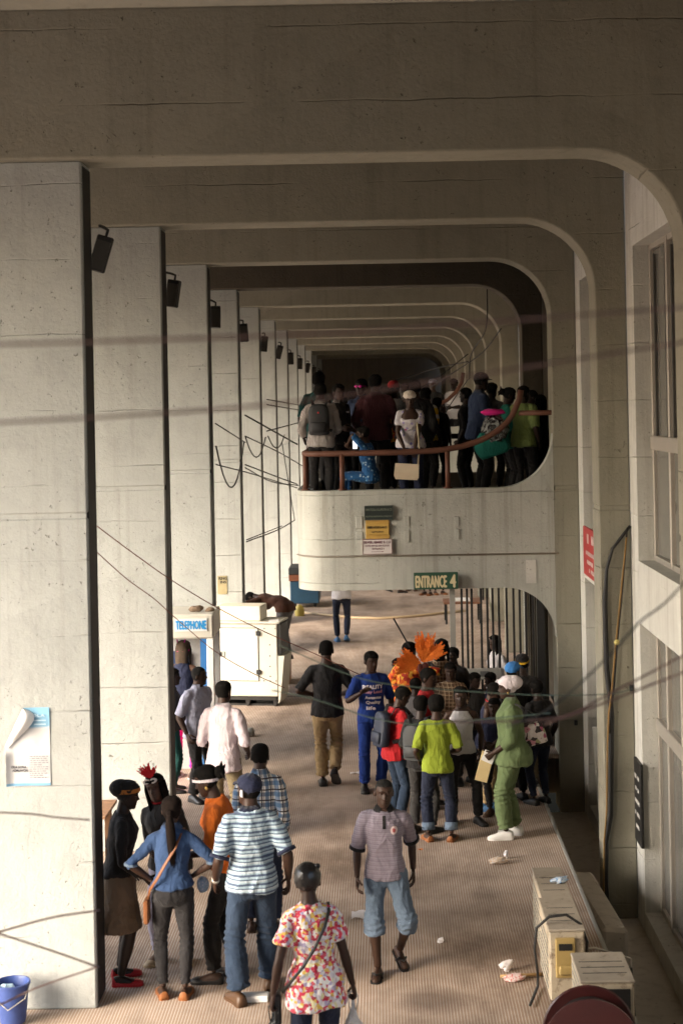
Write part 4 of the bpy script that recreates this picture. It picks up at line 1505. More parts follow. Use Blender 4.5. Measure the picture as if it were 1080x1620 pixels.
GB = 'people on the balcony'
GP = 'people walking through the arcade'
PPL = {}
sh_ = lambda m, **k: dict(mat=S[m], **k)

# ---------------- near group by the first pillar
loc, H = spot(192, 1552, 1237, 185)
PPL['blacktop'] = person('woman in black top and taupe skirt, dark headwrap with orange and blue band', loc, H * 1.02, -78, 'f', 2, 1.04, lean=4, hpitch=6, rh=(.22, .22, .93), lh=(-.24, .10, .90), rhand='grip', rpole=(.4, -1, 0),
    top=dict(mat=C['black'], e=.012, sleeve=.86, hem=.93, folds=.006), bottom=dict(mat=C['taupe'], kind='skirt', end=.47, flare=.16, folds=.008), shoes=dict(mat=S['red'], kind='flat', sole=S['red']),
    hair='none', extra={'wrap': C['black'], 'wrap_knot': 'slouch', 'wline': .05, 'wband': C['orangeband']}, group=GW, seed=1)
loc, H = spot(272, 1520, 1216, 246)
PPL['mask'] = person('woman with long dark hair and a white eye mask with red feathers on her forehead', loc, H, 172, 'f', 3, 1., lean=3, side=8, rh=(.12, .20, 1.06), lh=(-.10, .22, 1.02), hyaw=-6, hroll=5,
    top=dict(mat=C['charcoal'], e=.013, sleeve=.5, hem=.84, folds=.006), bottom=dict(mat=C['lavender'], e=.004, hem=.044), shoes=dict(mat=S['beige'], kind='flat', sole=S['beige']), rf=(.13, .02, 0, -15, 0), lf=(-.15, 0, 0, 15, 0),
    hair='long', extra={'necklace': C['red']}, group=GW, seed=2)
loc, H = spot(277, 1577, 1256, 272)
PPL['denim'] = person('woman in denim shirt and black jeans, hands on hips, long brown ponytail down her back', loc, H, 2, 'f', 1, .98, hyaw=-4, rh=(.165, .06, 1.02), lh=(-.175, .03, 1.0), rpole=(1, -.35, .15), lpole=(-1, -.35, -.1), rhand='hip', lhand='hip',
    top=dict(mat=C['denim_shirt'], e=.013, sleeve=.52, hem=.96, folds=.008, hemband=C['denim_pale'], shem=.062, collar=C['denim_shirt']), bottom=dict(mat=C['denim_black'], e=.004, hem=.046, waist=1.0), shoes=dict(mat=S['tan'], kind='flat', sole=S['tan']),
    hair='pony', hairmat=plain('dark_brown_hair', (.012, .008, .0065), .9, .5, 26, .5, 150, 0, .1), rf=(.09, -.02, 0, -8, 0), lf=(-.10, .0, 0, 14, 0), group=GW, seed=3)
loc, H = spot(366, 1549, 1212, 340)
PPL['orange'] = person('woman in orange top and black trousers bending forward beside the striped polo shirt', loc, H * 1.03, 82, 'f', 1, .96, lean=11, hpitch=10, rh=(.16, .34, 1.0), lh=(-.12, .36, 1.0), lN=(0, 0, 1), rN=(0, 0, 1),
    top=dict(mat=C['orange'], e=.02, sleeve=.45, hem=.90, folds=.01), bottom=dict(mat=C['black'], e=.008, hem=.06), shoes=dict(mat=S['black'], kind='flat', sole=S['black']), rf=(.09, -.02, 0, -6, 0), lf=(-.09, .12, 0, 6, 0),
    hair='bun', extra={'band': C['headwhite'], 'earring': S['gold']}, group=GW, seed=4)
loc, H = spot(402, 1580, 1224, 385)
PPL['polo_stripe'] = person('man in blue and white striped polo shirt, navy cap and blue jeans, seen from behind', loc, H, 14, 'm', 1, 1.0, hyaw=34, rh=(.29, .0, .90), lh=(-.27, .10, .91), rf=(.16, .18, 0, -14, 0), lf=(-.13, -.07, 0, 16, 0),
    top=dict(mat=C['bluestripe'], e=.026, sleeve=.47, se=.024, hem=.86, folds=.011, loose=.8, collar=C['navy'], hemband=C['navy'], shem=.082), bottom=dict(mat=C['denim'], e=.018, hem=.088, bunch=.009), shoes=sh_('brownshoe', sole=S['yellowsole']),
    hair='crop', extra={'cap': C['navy'], 'watch': M['alu'], 'watch_side': -1}, group=GW, seed=5)
loc, H = spot(416, 1472, 1174, 421)
PPL['plaid'] = person('man in blue, white and brown plaid shirt standing with his back turned', loc, H, -6, 'm', 1, .92, rh=(.22, .08, .90), lh=(-.18, .2, 1.0),
    top=dict(mat=C['plaid'], e=.02, sleeve=.92, se=.014, hem=.86, folds=.009, loose=.5, collar=C['plaid']), bottom=dict(mat=C['denim_dark'], e=.012, hem=.07), shoes=dict(mat=S['brownshoe'], kind='slipper', sole=S['beige']), hair='crop', group=GW, seed=6)
# ---------------- second pillar group
loc, H = spot(316, 1266, 1052, 317)
PPL['lilac'] = person('man in pale lilac short-sleeved shirt looking towards the cream generator', loc, H, -128, 'm', 1, 1.02, hyaw=36, rh=(.25, .05, .90), lh=(-.26, .02, .89),
    top=dict(mat=C['lilac'], e=.022, sleeve=.48, se=.026, hem=.83, folds=.009, loose=.7, collar=C['lilac'], shem=.078), bottom=dict(mat=C['black'], e=.012, hem=.07), shoes=sh_('black', sole=S['whitesole']), hair='bald', hairmat=M['hair_grey'], group=GW, seed=7)
loc, H = spot(357, 1336, 1075, 361)
PPL['white_back'] = person('man in loose pinkish white shirt and khaki trousers with his back turned', loc, H, -12, 'm', 1, .9, hyaw=-14, rh=(.22, .16, .95), lh=(-.18, .18, .98),
    top=dict(mat=C['pinkwhite'], e=.022, sleeve=.52, se=.024, hem=.80, folds=.007, loose=.8, collar=C['pinkwhite'], shem=.08), bottom=dict(mat=C['khaki_dark'], e=.018, hem=.085), shoes=sh_('black'), hair='crop', group=GW, seed=8)
loc, H = spot(293, 1230, 1010, 292)
PPL['booth'] = person('woman with brown hair, pink headband and pink leggings inside the telephone booth', loc, H, -14, 'f', 3, .95, rh=(.12, .25, 1.15), lh=(-.2, .14, 1.0),
    top=dict(mat=C['navy'], e=.012, sleeve=.0, hem=.84), bottom=dict(mat=C['magenta'], e=.003, hem=.044), shoes=dict(mat=S['white'], kind='slipper', sole=S['beige']), hair='loose', hairmat=M['hair_brown'], extra={'band': C['magenta']}, group=GW, seed=9)
loc, H = spot(274, 1252, 1054, 280)
PPL['bow'] = person('girl with a white bow in her hair half hidden by the second pillar', loc, H, -82, 'f', 2, .95, rh=(.14, .26, 1.0), lh=(-.1, .27, .98),
    top=dict(mat=C['charcoal'], e=.014, sleeve=.45, hem=.86), bottom=dict(mat=C['tealdark'], e=.008, hem=.055), shoes=dict(mat=S['black'], kind='flat', sole=S['black']), hair='bun', group=GW, seed=10)
# ---------------- walkers
loc, H = spot(520, 1245, 1010, 517)
PPL['tee'] = person('man in black T-shirt and khaki trousers walking away down the middle of the arcade', loc, H, 0, 'm', 1, .98, rh=(.17, .20, 1.06), lh=(-.19, .20, 1.06), rpole=(1, -.8, -.2), lpole=(-1, -.8, -.2), hip=.895,
    rf=(.07, -.10, .05, -8, 38), lf=(-.07, .10, 0, 4, 0), rknee=(.05, 1, 0),
    top=dict(mat=C['black'], e=.02, sleeve=.47, se=.022, hem=.86, folds=.009, loose=.5, shem=.075), bottom=dict(mat=C['khaki'], e=.014, hem=.074, bunch=.01), shoes=sh_('black', sole=S['whitesole']), hair='crop', group=GP, seed=11)
loc, H = spot(541, 1016, 870, 541)
PPL['far'] = person('man in white shirt and blue jeans walking below the balcony, head hidden', loc, H, 4, 'm', 0, .95, rh=(.2, .16, 1.1), lh=(-.22, .16, 1.1), rf=(.08, -.10, .02, -6, 15), lf=(-.08, .1, 0, 6, 0), hip=.895,
    top=dict(mat=C['white'], e=.018, sleeve=.45, hem=.84), bottom=dict(mat=C['denim_dark'], e=.006, hem=.055), shoes=sh_('blueshoe', sole=S['red']), vox=.02, group=GP, seed=12)
loc, H = spot(612, 1538, 1229, 601)
PPL['mauve'] = person('man in mauve polo shirt, long denim shorts and flip-flops striding towards the viewer', loc, H * 1.01, 180, 'm', 1, .90, lean=2, hroll=-3, hyaw=5, rh=(.245, .15, .885), lh=(-.25, -.08, .875), hip=.895,
    rf=(.08, .10, 0, -8, 0), lf=(-.10, -.16, .03, 22, 26),
    top=dict(mat=C['mauve'], e=.022, sleeve=.50, se=.026, hem=.86, folds=.008, loose=.6, collar=C['black'], hemband=C['black'], shem=.078, neck=1.46,
             decals=[dict(name='crest', mat=plain('red_white_crest', (.62, .5, .48), .8), x=-.085, z=1.305, w=.062, h=.075, round=True), dict(name='crest_print', mat=plain('crest_ink', (.40, .08, .08), .8), x=-.085, z=1.305, w=.03, h=.04, round=True),
                     dict(name='placket', mat=C['black'], x=0., z=1.375, w=.028, h=.11), dict(name='throat', mat=SKIN[1], x=0., z=1.43, w=.045, h=.08)]),
    bottom=dict(mat=C['denim_pale'], kind='shorts', e=.022, len=1.22, hem=.098, folds=.008), shoes=dict(mat=S['black'], kind='slipper', sole=M['rubber']), hair='bald', hairmat=M['hair_grey'], vox=.0125, group=GP, seed=13)
p = on_y(495, 1362, 9.75)
PPL['floral'] = person('woman in red and white floral tunic and jeans carrying plastic bags, dark satin headscarf', (p.x, 9.75, 0), p.z, 8, 'f', 1, .97, side=-3, rh=(.27, .05, .84), lh=(-.30, -.02, .83), rhand='grip', lhand='grip', rf=(.10, .10, 0, -6, 0), lf=(-.10, -.08, 0, 6, 0),
    top=dict(mat=C['floral'], e=.016, sleeve=.30, se=.022, hem=.76, folds=.008, flare=.015, shem=.088), bottom=dict(mat=C['denim_dark'], e=.008, hem=.065), shoes=sh_('black'), hair='none', extra={'wrap': C['satin'], 'wrap_knot': 'bow', 'wline': .05}, vox=.0125, group=GP, seed=14)
# ---------------- crowd at the gate
loc, H = spot(590, 1250, 1027, 597)
wp = plain('white_shirt_print', (.70, .68, .72), .8, .15, 30)
PPL['blue'] = person('youth in royal blue T-shirt with white lettering and blue trousers, one hand raised', loc, H, -168, 'm', 1, .92, hyaw=14, hpitch=6, rh=(.17, .26, 1.27), rN=(-.4, .6, .3), rhand='flat', lh=(-.22, .16, 1.0), hip=.9,
    top=dict(mat=C['royal'], e=.02, sleeve=.47, se=.026, hem=.86, folds=.007, loose=.6, shem=.08, decals=[dict(text='REALITY', mat=wp, x=.0, z=1.31, w=.25, h=.045, bold=.004), dict(text='may Lead', mat=plain('pink_shirt_print', (.6, .3, .4), .8), x=0., z=1.245, w=.22, h=.042, bold=.004), dict(text='Awesome', mat=wp, x=0., z=1.18, w=.20, h=.036, bold=.003), dict(text='Quality', mat=wp, x=.0, z=1.115, w=.18, h=.045, bold=.003), dict(text='life', mat=wp, x=.03, z=1.05, w=.11, h=.04, bold=.003)]),
    bottom=dict(mat=C['royal'], e=.014, hem=.068), shoes=sh_('black', sole=S['whitesole']), group=GC, seed=15)
loc, H = spot(627, 1300, 1085, 630)
PPL['red'] = person('boy in red T-shirt and jeans with a dark backpack, head bent over his hands', loc, H, -62, 'm', 1, .93, lean=5, hpitch=26, hscale=1.06, rh=(.12, .26, 1.06), lh=(-.10, .28, 1.02),
    top=dict(mat=C['red'], e=.022, sleeve=.47, se=.028, hem=.83, folds=.009, loose=.7, shem=.08), bottom=dict(mat=C['denim'], e=.014, hem=.07), shoes=sh_('black'), group=GC, seed=16)
p = on_y(645, 1014, 18.7)
PPL['feather'] = person('person in orange print shirt half hidden behind the orange feather fan', (p.x, 18.7, 0), p.z, -40, 'm', 0, 1., rh=(.22, .25, 1.40), lh=(-.20, .2, 1.30), top=dict(mat=C['orangeprint'], e=.02, sleeve=.5, hem=.84), bottom=dict(mat=C['denim_dark']), shoes=sh_('black'), vox=.017, group=GC, seed=17)
p = on_y(672, 1056, 17.2)
PPL['redback'] = person('boy in red shirt standing between the blue T-shirt and the gate post', (p.x, 17.2, 0), p.z, -110, 'm', 1, .95, hpitch=10, hscale=1.05, rh=(.12, .25, 1.1), top=dict(mat=C['red'], e=.02, sleeve=.47, hem=.84), bottom=dict(mat=C['denim_dark']), shoes=sh_('black'), vox=.016, group=GC, seed=18)
p = on_y(696, 1008, 18.95)
PPL['tall'] = person('tall person with dark hair right behind the orange feather fan', (p.x, 18.95, 0), p.z, -35, 'f', 0, 1., top=dict(mat=C['brownpat'], e=.018, sleeve=.5, hem=.8), bottom=dict(mat=C['black']), shoes=sh_('black'), hair='loose', vox=.018, group=GC, seed=19)
p = on_y(722, 1022, 19.25)
PPL['post'] = person('person in dark shirt looking out behind the gate post', (p.x - .04, 19.25, 0), p.z, 150, 'm', 0, .95, top=dict(mat=C['charcoal'], e=.018, sleeve=.5, hem=.84), bottom=dict(mat=C['black']), shoes=sh_('black'), vox=.018, group=GC, seed=20)
loc, H = spot(694, 1330, 1100, 700)
PPL['lime'] = person('boy in lime green T-shirt and dark jeans with rolled cuffs, back turned', loc, H, 4, 'm', 1, .92, hscale=1.05, rh=(.18, .18, 1.02), lh=(-.22, .12, .96), rpole=(.45, -1, 0), lpole=(-.4, -1, 0),
    top=dict(mat=C['lime'], e=.02, sleeve=.47, se=.028, hem=.85, folds=.009, loose=.5, shem=.078), bottom=dict(mat=C['denim_dark'], e=.018, hem=.072, len=1.88, cuff=C['denim_pale'], bunch=.01), shoes=dict(mat=S['tan'], kind='flat', sole=S['brownshoe']), rf=(.15, -.02, 0, -22, 0), lf=(-.12, .02, 0, 14, 0), hair='afro', group=GC, seed=21)
loc, H = spot(668, 1318, 1100, 676)
PPL['packboy'] = person('boy in black shirt and dark jeans wearing a charcoal backpack beside the lime T-shirt', loc, H, -24, 'm', 0, .95, hscale=1.05, rh=(.15, .25, 1.02), lh=(-.2, .2, 1.0),
    top=dict(mat=C['black'], e=.02, sleeve=.5, hem=.85, folds=.008), bottom=dict(mat=C['charcoal'], e=.012, hem=.062), shoes=sh_('black', sole=S['whitesole']), rf=(.12, .04, 0, -20, 0), group=GC, seed=22)
loc, H = spot(732, 1302, 1085, 732)
PPL['tank'] = person('boy in white sleeveless vest and black trousers facing the viewer', loc, H, 176, 'm', 1, .92, hscale=1.06, rh=(.22, .14, .94), lh=(-.24, .06, .92), rf=(.12, 0, 0, -10, 0), lf=(-.20, .02, 0, 30, 0),
    top=dict(mat=C['white'], e=.012, sleeve=0, hem=.90, neck=1.44, folds=.006), bottom=dict(mat=C['black'], e=.014, hem=.062), shoes=sh_('black', sole=S['red']), group=GC, seed=23)
p = on_y(766, 1078, 17.0)
PPL['redcollar'] = person('bare-shouldered boy with a red neckband and khaki trousers looking down', (p.x, 17.0, 0), p.z, -100, 'm', 1, .92, lean=6, hpitch=22, hscale=1.06, rh=(.1, .26, .98), lh=(-.12, .2, .95), top=dict(mat=C['navy'], e=.016, sleeve=0, hem=.86, neck=1.43), bottom=dict(mat=C['khaki'], e=.016, hem=.08), shoes=sh_('blueshoe', sole=S['whitesole']), extra={'necklace': C['red']}, vox=.015, group=GC, seed=24)
p = on_y(782, 1104, 16.75)
PPL['child'] = person('small dark-clothed child peering out right beside the green outfit', (p.x, 16.75, 0), p.z, 160, 'm', 1, .9, hscale=1.12, hpitch=4, rh=(.1, .2, 1.0), top=dict(mat=C['navy'], e=.016, sleeve=.5, hem=.86), bottom=dict(mat=C['black']), shoes=sh_('brownshoe'), hair='crop', vox=.016, group=GC, seed=25)
loc, H = spot(812, 1324, 1066, 806)
PPL['green'] = person('woman in sage green shirt and trousers with a white headwrap and white shoes', loc, H, 84, 'f', 1, 1.14, hpitch=4, lh=(-.16, .20, .93), lhand='grip', rh=(.2, .2, .95), lpole=(-.5, -1, 0),
    top=dict(mat=C['sage'], e=.026, sleeve=.72, se=.028, hem=.80, folds=.008, loose=.8, flare=.03, collar=C['sage'], shem=.065), bottom=dict(mat=C['sage'], e=.022, hem=.075, bunch=.008), shoes=dict(mat=S['white'], sole=S['whitesole']), rf=(.09, -.02, 0, -12, 0), lf=(-.09, .08, 0, 8, 0),
    hair='none', extra={'wrap': C['headwhite'], 'wrap_knot': 'slouch', 'wline': .045, 'earring': S['gold']}, vox=.0125, group=GC, seed=26)
p = on_y(812, 1046, 17.35)
PPL['bluecap'] = person('person in black wearing a bright blue cap behind the green outfit', (p.x, 17.35, 0), p.z, 24, 'm', 0, 1.05, hyaw=-70, top=dict(mat=C['black'], e=.02, sleeve=.9, hem=.84), bottom=dict(mat=C['black']), shoes=sh_('black'), hair='crop', extra={'cap': cloth('bright_blue_cap', (.045, .19, .50))}, vox=.016, group=GC, seed=27)
p = on_y(818, 1034, 18.0)
PPL['guard'] = person('guard in black with a dark peaked cap banded in yellow', (p.x + .05, 18.0, 0), p.z, -10, 'm', 0, 1.08, top=dict(mat=C['black'], e=.022, sleeve=.92, hem=.84), bottom=dict(mat=C['khaki_dark'], e=.02, hem=.085), shoes=sh_('black'), hair='crop', extra={'cap': C['black'], 'band': cloth('yellow_cap_band', (.70, .44, .03)), 'bz': .075}, vox=.016, group=GC, seed=28)
p = on_y(784, 1002, 20.5)
PPL['behind'] = person('woman with long dark hair in a white blouse behind the bars of the gate', (p.x, 20.5, 0), p.z, 120, 'f', 1, 1., hyaw=10, top=dict(mat=C['white'], e=.018, sleeve=.5, hem=.84), bottom=dict(mat=C['navy']), shoes=sh_('black'), hair='long', vox=.016, group=GC, seed=29)
for i, (hx, hy, yy, tp, yw, sk, lab) in enumerate(((712, 1046, 18.2, 'brownpat', 170, 1, 'person in brown check right behind the white vest, face towards the viewer'), (748, 1062, 18.3, 'charcoal', -140, 0, 'person in charcoal squeezed against the gate bars'), (632, 1040, 19.0, 'orangeprint', 60, 0, 'person in orange print on the blue T-shirt side of the feather fan'),
        (778, 1062, 18.6, 'navy', 110, 0, 'person in navy by the lock plate of the gate'), (655, 1072, 17.9, 'grey', -30, 0, 'person in grey between the feather fan and the red T-shirt'), (850, 1075, 17.2, 'black', 30, 0, 'person in black deep in the gate corner behind the floral handbag'))):
    p = on_y(hx, hy, yy)
    PPL['c_x%d' % i] = person(lab, (p.x, yy, 0), p.z, yw, 'm', sk, 1., hpitch=8, top=dict(mat=C[tp], sleeve=.5, hem=.84), bottom=dict(mat=C['denim_dark' if i % 2 else 'black']), shoes=sh_('black'), vox=.018, group=GC, seed=90 + i)
# ---------------- far walkers of whom only the legs show under the balcony
for i, (fx, fy, yw, tp, bt, sm, lab) in enumerate(((622, 938, -70, 'black', 'taupe', 'black', 'person striding past far behind the balcony, alone, only legs visible'), (652, 934, 170, 'grey', 'brown', 'brownshoe', 'person of the far trio under the ENTRANCE 4 sign, standing in brown trousers'),
                                                   (676, 941, 150, 'navy', 'denim_dark', 'tan', 'person in dark jeans and tan shoes in the far trio below the sign'), (694, 940, 200, 'maroon', 'black', 'tan', 'person in black trousers and tan shoes beside the gate post, far away'))):
    loc, H = spot(fx, fy, fy)
    PPL['farleg%d' % i] = person(lab, loc, 1.7 + .03 * i, yw, 'm', 1, rf=(.09, .16 if i == 0 else 0, 0, -8, 0), lf=(-.09, -.16 if i == 0 else .04, .02 if i == 0 else 0, 8, 18 if i == 0 else 0), hip=.88 if i == 0 else .905, top=dict(mat=C[tp], sleeve=.5), bottom=dict(mat=C[bt], len=1.8), shoes=dict(mat=S[sm], kind='flat'), vox=.022, group=GP, seed=40 + i)
# ---------------- man bent over the generator
PPL['bent'] = person('person in brown sweater bent double with head down behind the cream generator', (on_y(451, 960, 25.3).x, 25.3, .36), 1.62, 66, 'm', 1, 1.08, lean=70, hpitch=25, hip=.905, rh=(.22, .55, .86), lh=(-.22, .54, .86), rpole=(.6, .2, .4), lpole=(-.6, .2, .4), top=dict(mat=C['brown'], e=.02, sleeve=.9, hem=.88), bottom=dict(mat=C['grey'], e=.02), shoes=sh_('black'), hair='short', vox=.018, group=GP, seed=45)

# ---------------- balcony
loc, H = upstairs(500, 605, 20.35)
PPL['b_pack'] = person('youth in ivory shirt with a black backpack at the balcony rail, back turned', (loc[0] + .05, loc[1], loc[2]), H, -4, 'm', 0, 1.02, rh=(.2, .2, 1.02), lh=(-.26, .12, .95), top=dict(mat=C['ivory'], e=.022, sleeve=.9, se=.02, hem=.84, folds=.01, loose=.6, collar=C['ivory']), bottom=dict(mat=C['black']), shoes=sh_('black'), group=GB, seed=50)
loc, H = upstairs(503, 587, 21.5)
PPL['b_tallback'] = person('tall dark youth behind the ivory shirt and backpack', loc, H, -10, 'm', 0, top=dict(mat=C['tealdark'], sleeve=.5), bottom=dict(mat=C['black']), shoes=sh_('black'), vox=.018, group=GB, seed=51)
loc, H = upstairs(530, 606, 20.95)
PPL['b_polo'] = person('youth in black polo with pale collar turning towards the viewer on the balcony', (loc[0] + .03, loc[1], loc[2]), H, -136, 'm', 1, 1., hyaw=-8, rh=(.12, .22, 1.08), lh=(-.12, .24, 1.04), top=dict(mat=C['black'], e=.02, sleeve=.5, hem=.85, collar=C['ivory'], decals=[dict(name='badge', mat=wp, x=-.07, z=1.32, w=.07, h=.025)]), bottom=dict(mat=C['black']), shoes=sh_('black'), group=GB, seed=52)
loc, H = upstairs(572, 598, 22.0)
PPL['b_pink'] = person('person wearing bright pink sunglasses in the balcony crowd', loc, H, 165, 'm', 0, 1., hyaw=-14, top=dict(mat=C['steel'], sleeve=.5, collar=C['steel']), bottom=dict(mat=C['black']), shoes=sh_('black'), extra={'glasses': plain('hot_pink_plastic', (.75, .01, .32), .3, .05)}, vox=.017, group=GB, seed=53)
loc, H = upstairs(593, 591, 21.1)
PPL['b_maroon'] = person('broad man in maroon shirt with his back to the balcony rail', loc, H, -6, 'm', 0, 1.16, hyaw=-10, rh=(.28, .14, .95), lh=(-.26, .16, 1.0), top=dict(mat=C['maroon'], e=.024, sleeve=.9, se=.022, hem=.84, folds=.011, loose=.5, collar=C['maroon']), bottom=dict(mat=C['black']), shoes=sh_('black'), group=GB, seed=54)
loc, H = upstairs(648, 634, 20.15)
PPL['b_woman'] = person('woman in white off-shoulder print top and cream headband leaning on the balcony rail', loc, H * 1.12, 178, 'f', 1, 1.12, lean=14, hyaw=4, hpitch=-2, hscale=1.05, rh=(.10, .30, .86), lh=(-.06, .32, .84), rN=(0, 0, -1), lN=(0, 0, -1), rpole=(1, -.3, -.4), lpole=(-1, -.3, -.4),
    top=dict(mat=C['whiteprint'], e=.014, sleeve=.30, se=.03, hem=.86, neck=1.33, folds=.007), bottom=dict(mat=C['navy'], e=.012), shoes=sh_('black'), hair='crop', extra={'wrap': cloth('cream_headband', (.66, .58, .50)), 'wline': .035, 'wlow': .02}, group=GB, seed=55)
loc, H = upstairs(656, 600, 20.95)
PPL['b_blackback'] = person('large person in black standing right behind the woman with the cream headband', loc, H, 8, 'm', 0, 1.22, top=dict(mat=C['black'], e=.024, sleeve=.9, hem=.84), bottom=dict(mat=C['black']), shoes=sh_('black'), vox=.017, group=GB, seed=56)
loc, H = upstairs(584, 690, 20.25)
PPL['b_boy'] = person('seated boy in blue print shirt holding a lit phone behind the balcony rail', (loc[0], loc[1], 3.24), 1.42, 78, 'm', 1, .95, hip=.45, lean=6, hscale=1.06, hpitch=4, rf=(.10, .40, 0, -5, 0), lf=(-.10, .42, 0, 5, 0), rh=(.10, .30, .98), lh=(-.10, .34, 1.0), lhand='grip', top=dict(mat=C['bluepat'], e=.02, sleeve=.5, hem=.84, folds=.008), bottom=dict(mat=C['bluepat'], e=.014), shoes=sh_('black'), group=GB, seed=57)
loc, H = upstairs(622, 601, 22.5)
PPL['b_redcap'] = person('person in white shirt and red cap farther back on the balcony', loc, H, 4, 'm', 0, 1.0, top=dict(mat=C['white'], sleeve=.5), bottom=dict(mat=C['black']), shoes=sh_('black'), extra={'cap': C['red']}, vox=.018, group=GB, seed=58)
loc, H = upstairs(672, 612, 22.55)
PPL['b_yellow'] = person('person in yellow and white shirt farther back on the balcony', loc, H, -30, 'm', 0, 1.05, top=dict(mat=C['yellow'], sleeve=.5), bottom=dict(mat=C['black']), shoes=sh_('black'), vox=.018, group=GB, seed=59)
loc, H = upstairs(762, 588, 20.75)
PPL['b_cap'] = person('man in steel blue long-sleeved shirt and dark cap, arms folded, on the balcony', (loc[0] - .05, loc[1], loc[2]), H, -74, 'm', 0, 1.08, hpitch=8, rh=(-.02, .22, 1.12), lh=(.04, .24, 1.08), rpole=(1, -.6, -.6), lpole=(-1, -.6, -.6), top=dict(mat=C['steel'], e=.026, sleeve=.92, se=.022, hem=.84, folds=.011, loose=.6, collar=C['steel']), bottom=dict(mat=C['black'], e=.016), shoes=sh_('black'), extra={'cap': C['black']}, group=GB, seed=60)
loc, H = upstairs(800, 610, 20.6)
PPL['b_teal'] = person('dark-haired woman with a teal scarf holding a shiny wrapped bundle on the balcony', loc, H, -80, 'f', 0, 1.05, hpitch=16, lh=(-.05, .30, 1.05), rh=(.1, .3, 1.1), top=dict(mat=C['teal'], e=.02, sleeve=.5, hem=.80), bottom=dict(mat=C['black']), shoes=sh_('black'), hair='bun', group=GB, seed=61)
loc, H = upstairs(826, 609, 20.4)
PPL['b_green'] = person('person in dark teal and pale green sports shirt at the balcony corner, back turned', (loc[0], loc[1], loc[2]), H, -30, 'm', 0, 1.05, hyaw=-10, lh=(-.2, .24, 1.05), top=dict(mat=C['greensport'], e=.024, sleeve=.5, se=.03, hem=.82, loose=.6), bottom=dict(mat=C['black']), shoes=sh_('black'), group=GB, seed=62)
loc, H = upstairs(856, 622, 21.2)
PPL['b_dark'] = person('dark-haired person in the shadow of the stair hall on the balcony', loc, H, 60, 'f', 0, top=dict(mat=C['black'], sleeve=.8), bottom=dict(mat=C['black']), shoes=sh_('black'), hair='loose', vox=.02, group=GB, seed=63)
loc, H = upstairs(548, 634, 22.6)
PPL['b_far1'] = person('short person in grey half hidden in the middle of the balcony crowd', loc, H, 120, 'm', 0, top=dict(mat=C['grey'], sleeve=.5), bottom=dict(mat=C['black']), shoes=sh_('black'), vox=.02, group=GB, seed=64)
loc, H = upstairs(684, 599, 32.5, 3.44)
PPL['b2_a'] = person('slim person in dark clothes and pale cap at the farther balcony rail', loc, H, 175, 'm', 1, .95, rh=(.15, .3, 1.0), top=dict(mat=C['charcoal'], sleeve=.5), bottom=dict(mat=C['black']), shoes=sh_('black'), extra={'cap': C['lilac']}, vox=.022, group=GB, seed=65)
loc, H = upstairs(718, 598, 32.5, 3.44)
PPL['b2_b'] = person('man in white T-shirt leaning on the farther balcony rail', loc, H, 150, 'm', 0, 1.12, lh=(-.1, .35, 1.1), rh=(.25, .3, 1.0), top=dict(mat=C['white'], e=.03, sleeve=.5, loose=.8), bottom=dict(mat=C['black']), shoes=sh_('black'), vox=.022, group=GB, seed=66)
for i, (hx, hy, yy, tp, yw, lab) in enumerate(((738, 612, 22.0, 'black', 60, 'person in black beside the steel blue shirt, deeper on the balcony'), (776, 604, 22.4, 'charcoal', -30, 'person in charcoal behind the steel blue shirt on the balcony'), (520, 628, 22.9, 'navy', 20, 'dark-clothed person at the back of the balcony crowd, between backpack and black polo'), (556, 618, 22.8, 'black', -60, 'person in black at the back, beside the pink sunglasses'), (612, 612, 22.4, 'orangeprint', 30, 'person in orange print glimpsed beside the red cap on the balcony'),
        (640, 606, 22.9, 'charcoal', 170, 'person in charcoal at the back of the balcony, behind the red cap'), (690, 628, 22.8, 'black', -20, 'person in black near the rear rail beside the yellow shirt'), (842, 616, 22.0, 'charcoal', 100, 'person in charcoal deep in the balcony corner'))):
    loc, H = upstairs(hx, hy, yy)
    PPL['b_x%d' % i] = person(lab, loc, H, yw, 'm', 0, 1.05, top=dict(mat=C[tp], sleeve=.6), bottom=dict(mat=C['black']), shoes=sh_('black'), vox=.02, group=GB, seed=70 + i)
flush_jobs()
# ================================================================== things people wear and carry
def attach(info, name, mb, mat, smooth=True):
    """a piece already in world coordinates becomes a part of its person"""
    inv = info['M'].inverted()
    mb.v = [tuple(inv @ Vector(p)) for p in mb.v]
    return mb.build(name, mat, info['root'], smooth)


def head_piece(info, name, mb, mat, smooth=True):
    mb.v = [tuple(info['head'](p)) for p in mb.v]
    return attach(info, name, mb, mat, smooth)


def feather(mb, base, tip, w, bend, n=9, jag=.25, m=0):
    """one plume: a shaft with ragged barbs on both sides"""
    base, tip = Vector(base), Vector(tip)
    d = tip - base; side = d.cross(Vector((0, -1, .15)))
    if side.length < 1e-5: side = Vector((1, 0, 0))
    side.normalize(); up = Vector(bend)
    P = [base + d * (i / n) + up * math.sin(math.pi * .5 * i / n) ** 2 for i in range(n + 1)]
    for i in range(n):
        u = i / n
        ww = w * math.sin(math.pi * min(1, .12 + u * .92)) ** .7
        for sg in (-1, 1):
            for q in range(2):
                a = P[i].lerp(P[i + 1], q * .5); b = P[i].lerp(P[i + 1], q * .5 + .5)
                o = side * sg * ww * rnd.uniform(1 - jag, 1 + jag) + d.normalized() * w * .55 + Vector((rnd.uniform(-.3, .3), rnd.uniform(-.6, .6), 0)) * w * .4
                k = len(mb.v)
                mb.v += [tuple(a), tuple(b), tuple(b + o * .9), tuple(a + o)]
                mb.face((k, k + 1, k + 2, k + 3), m)


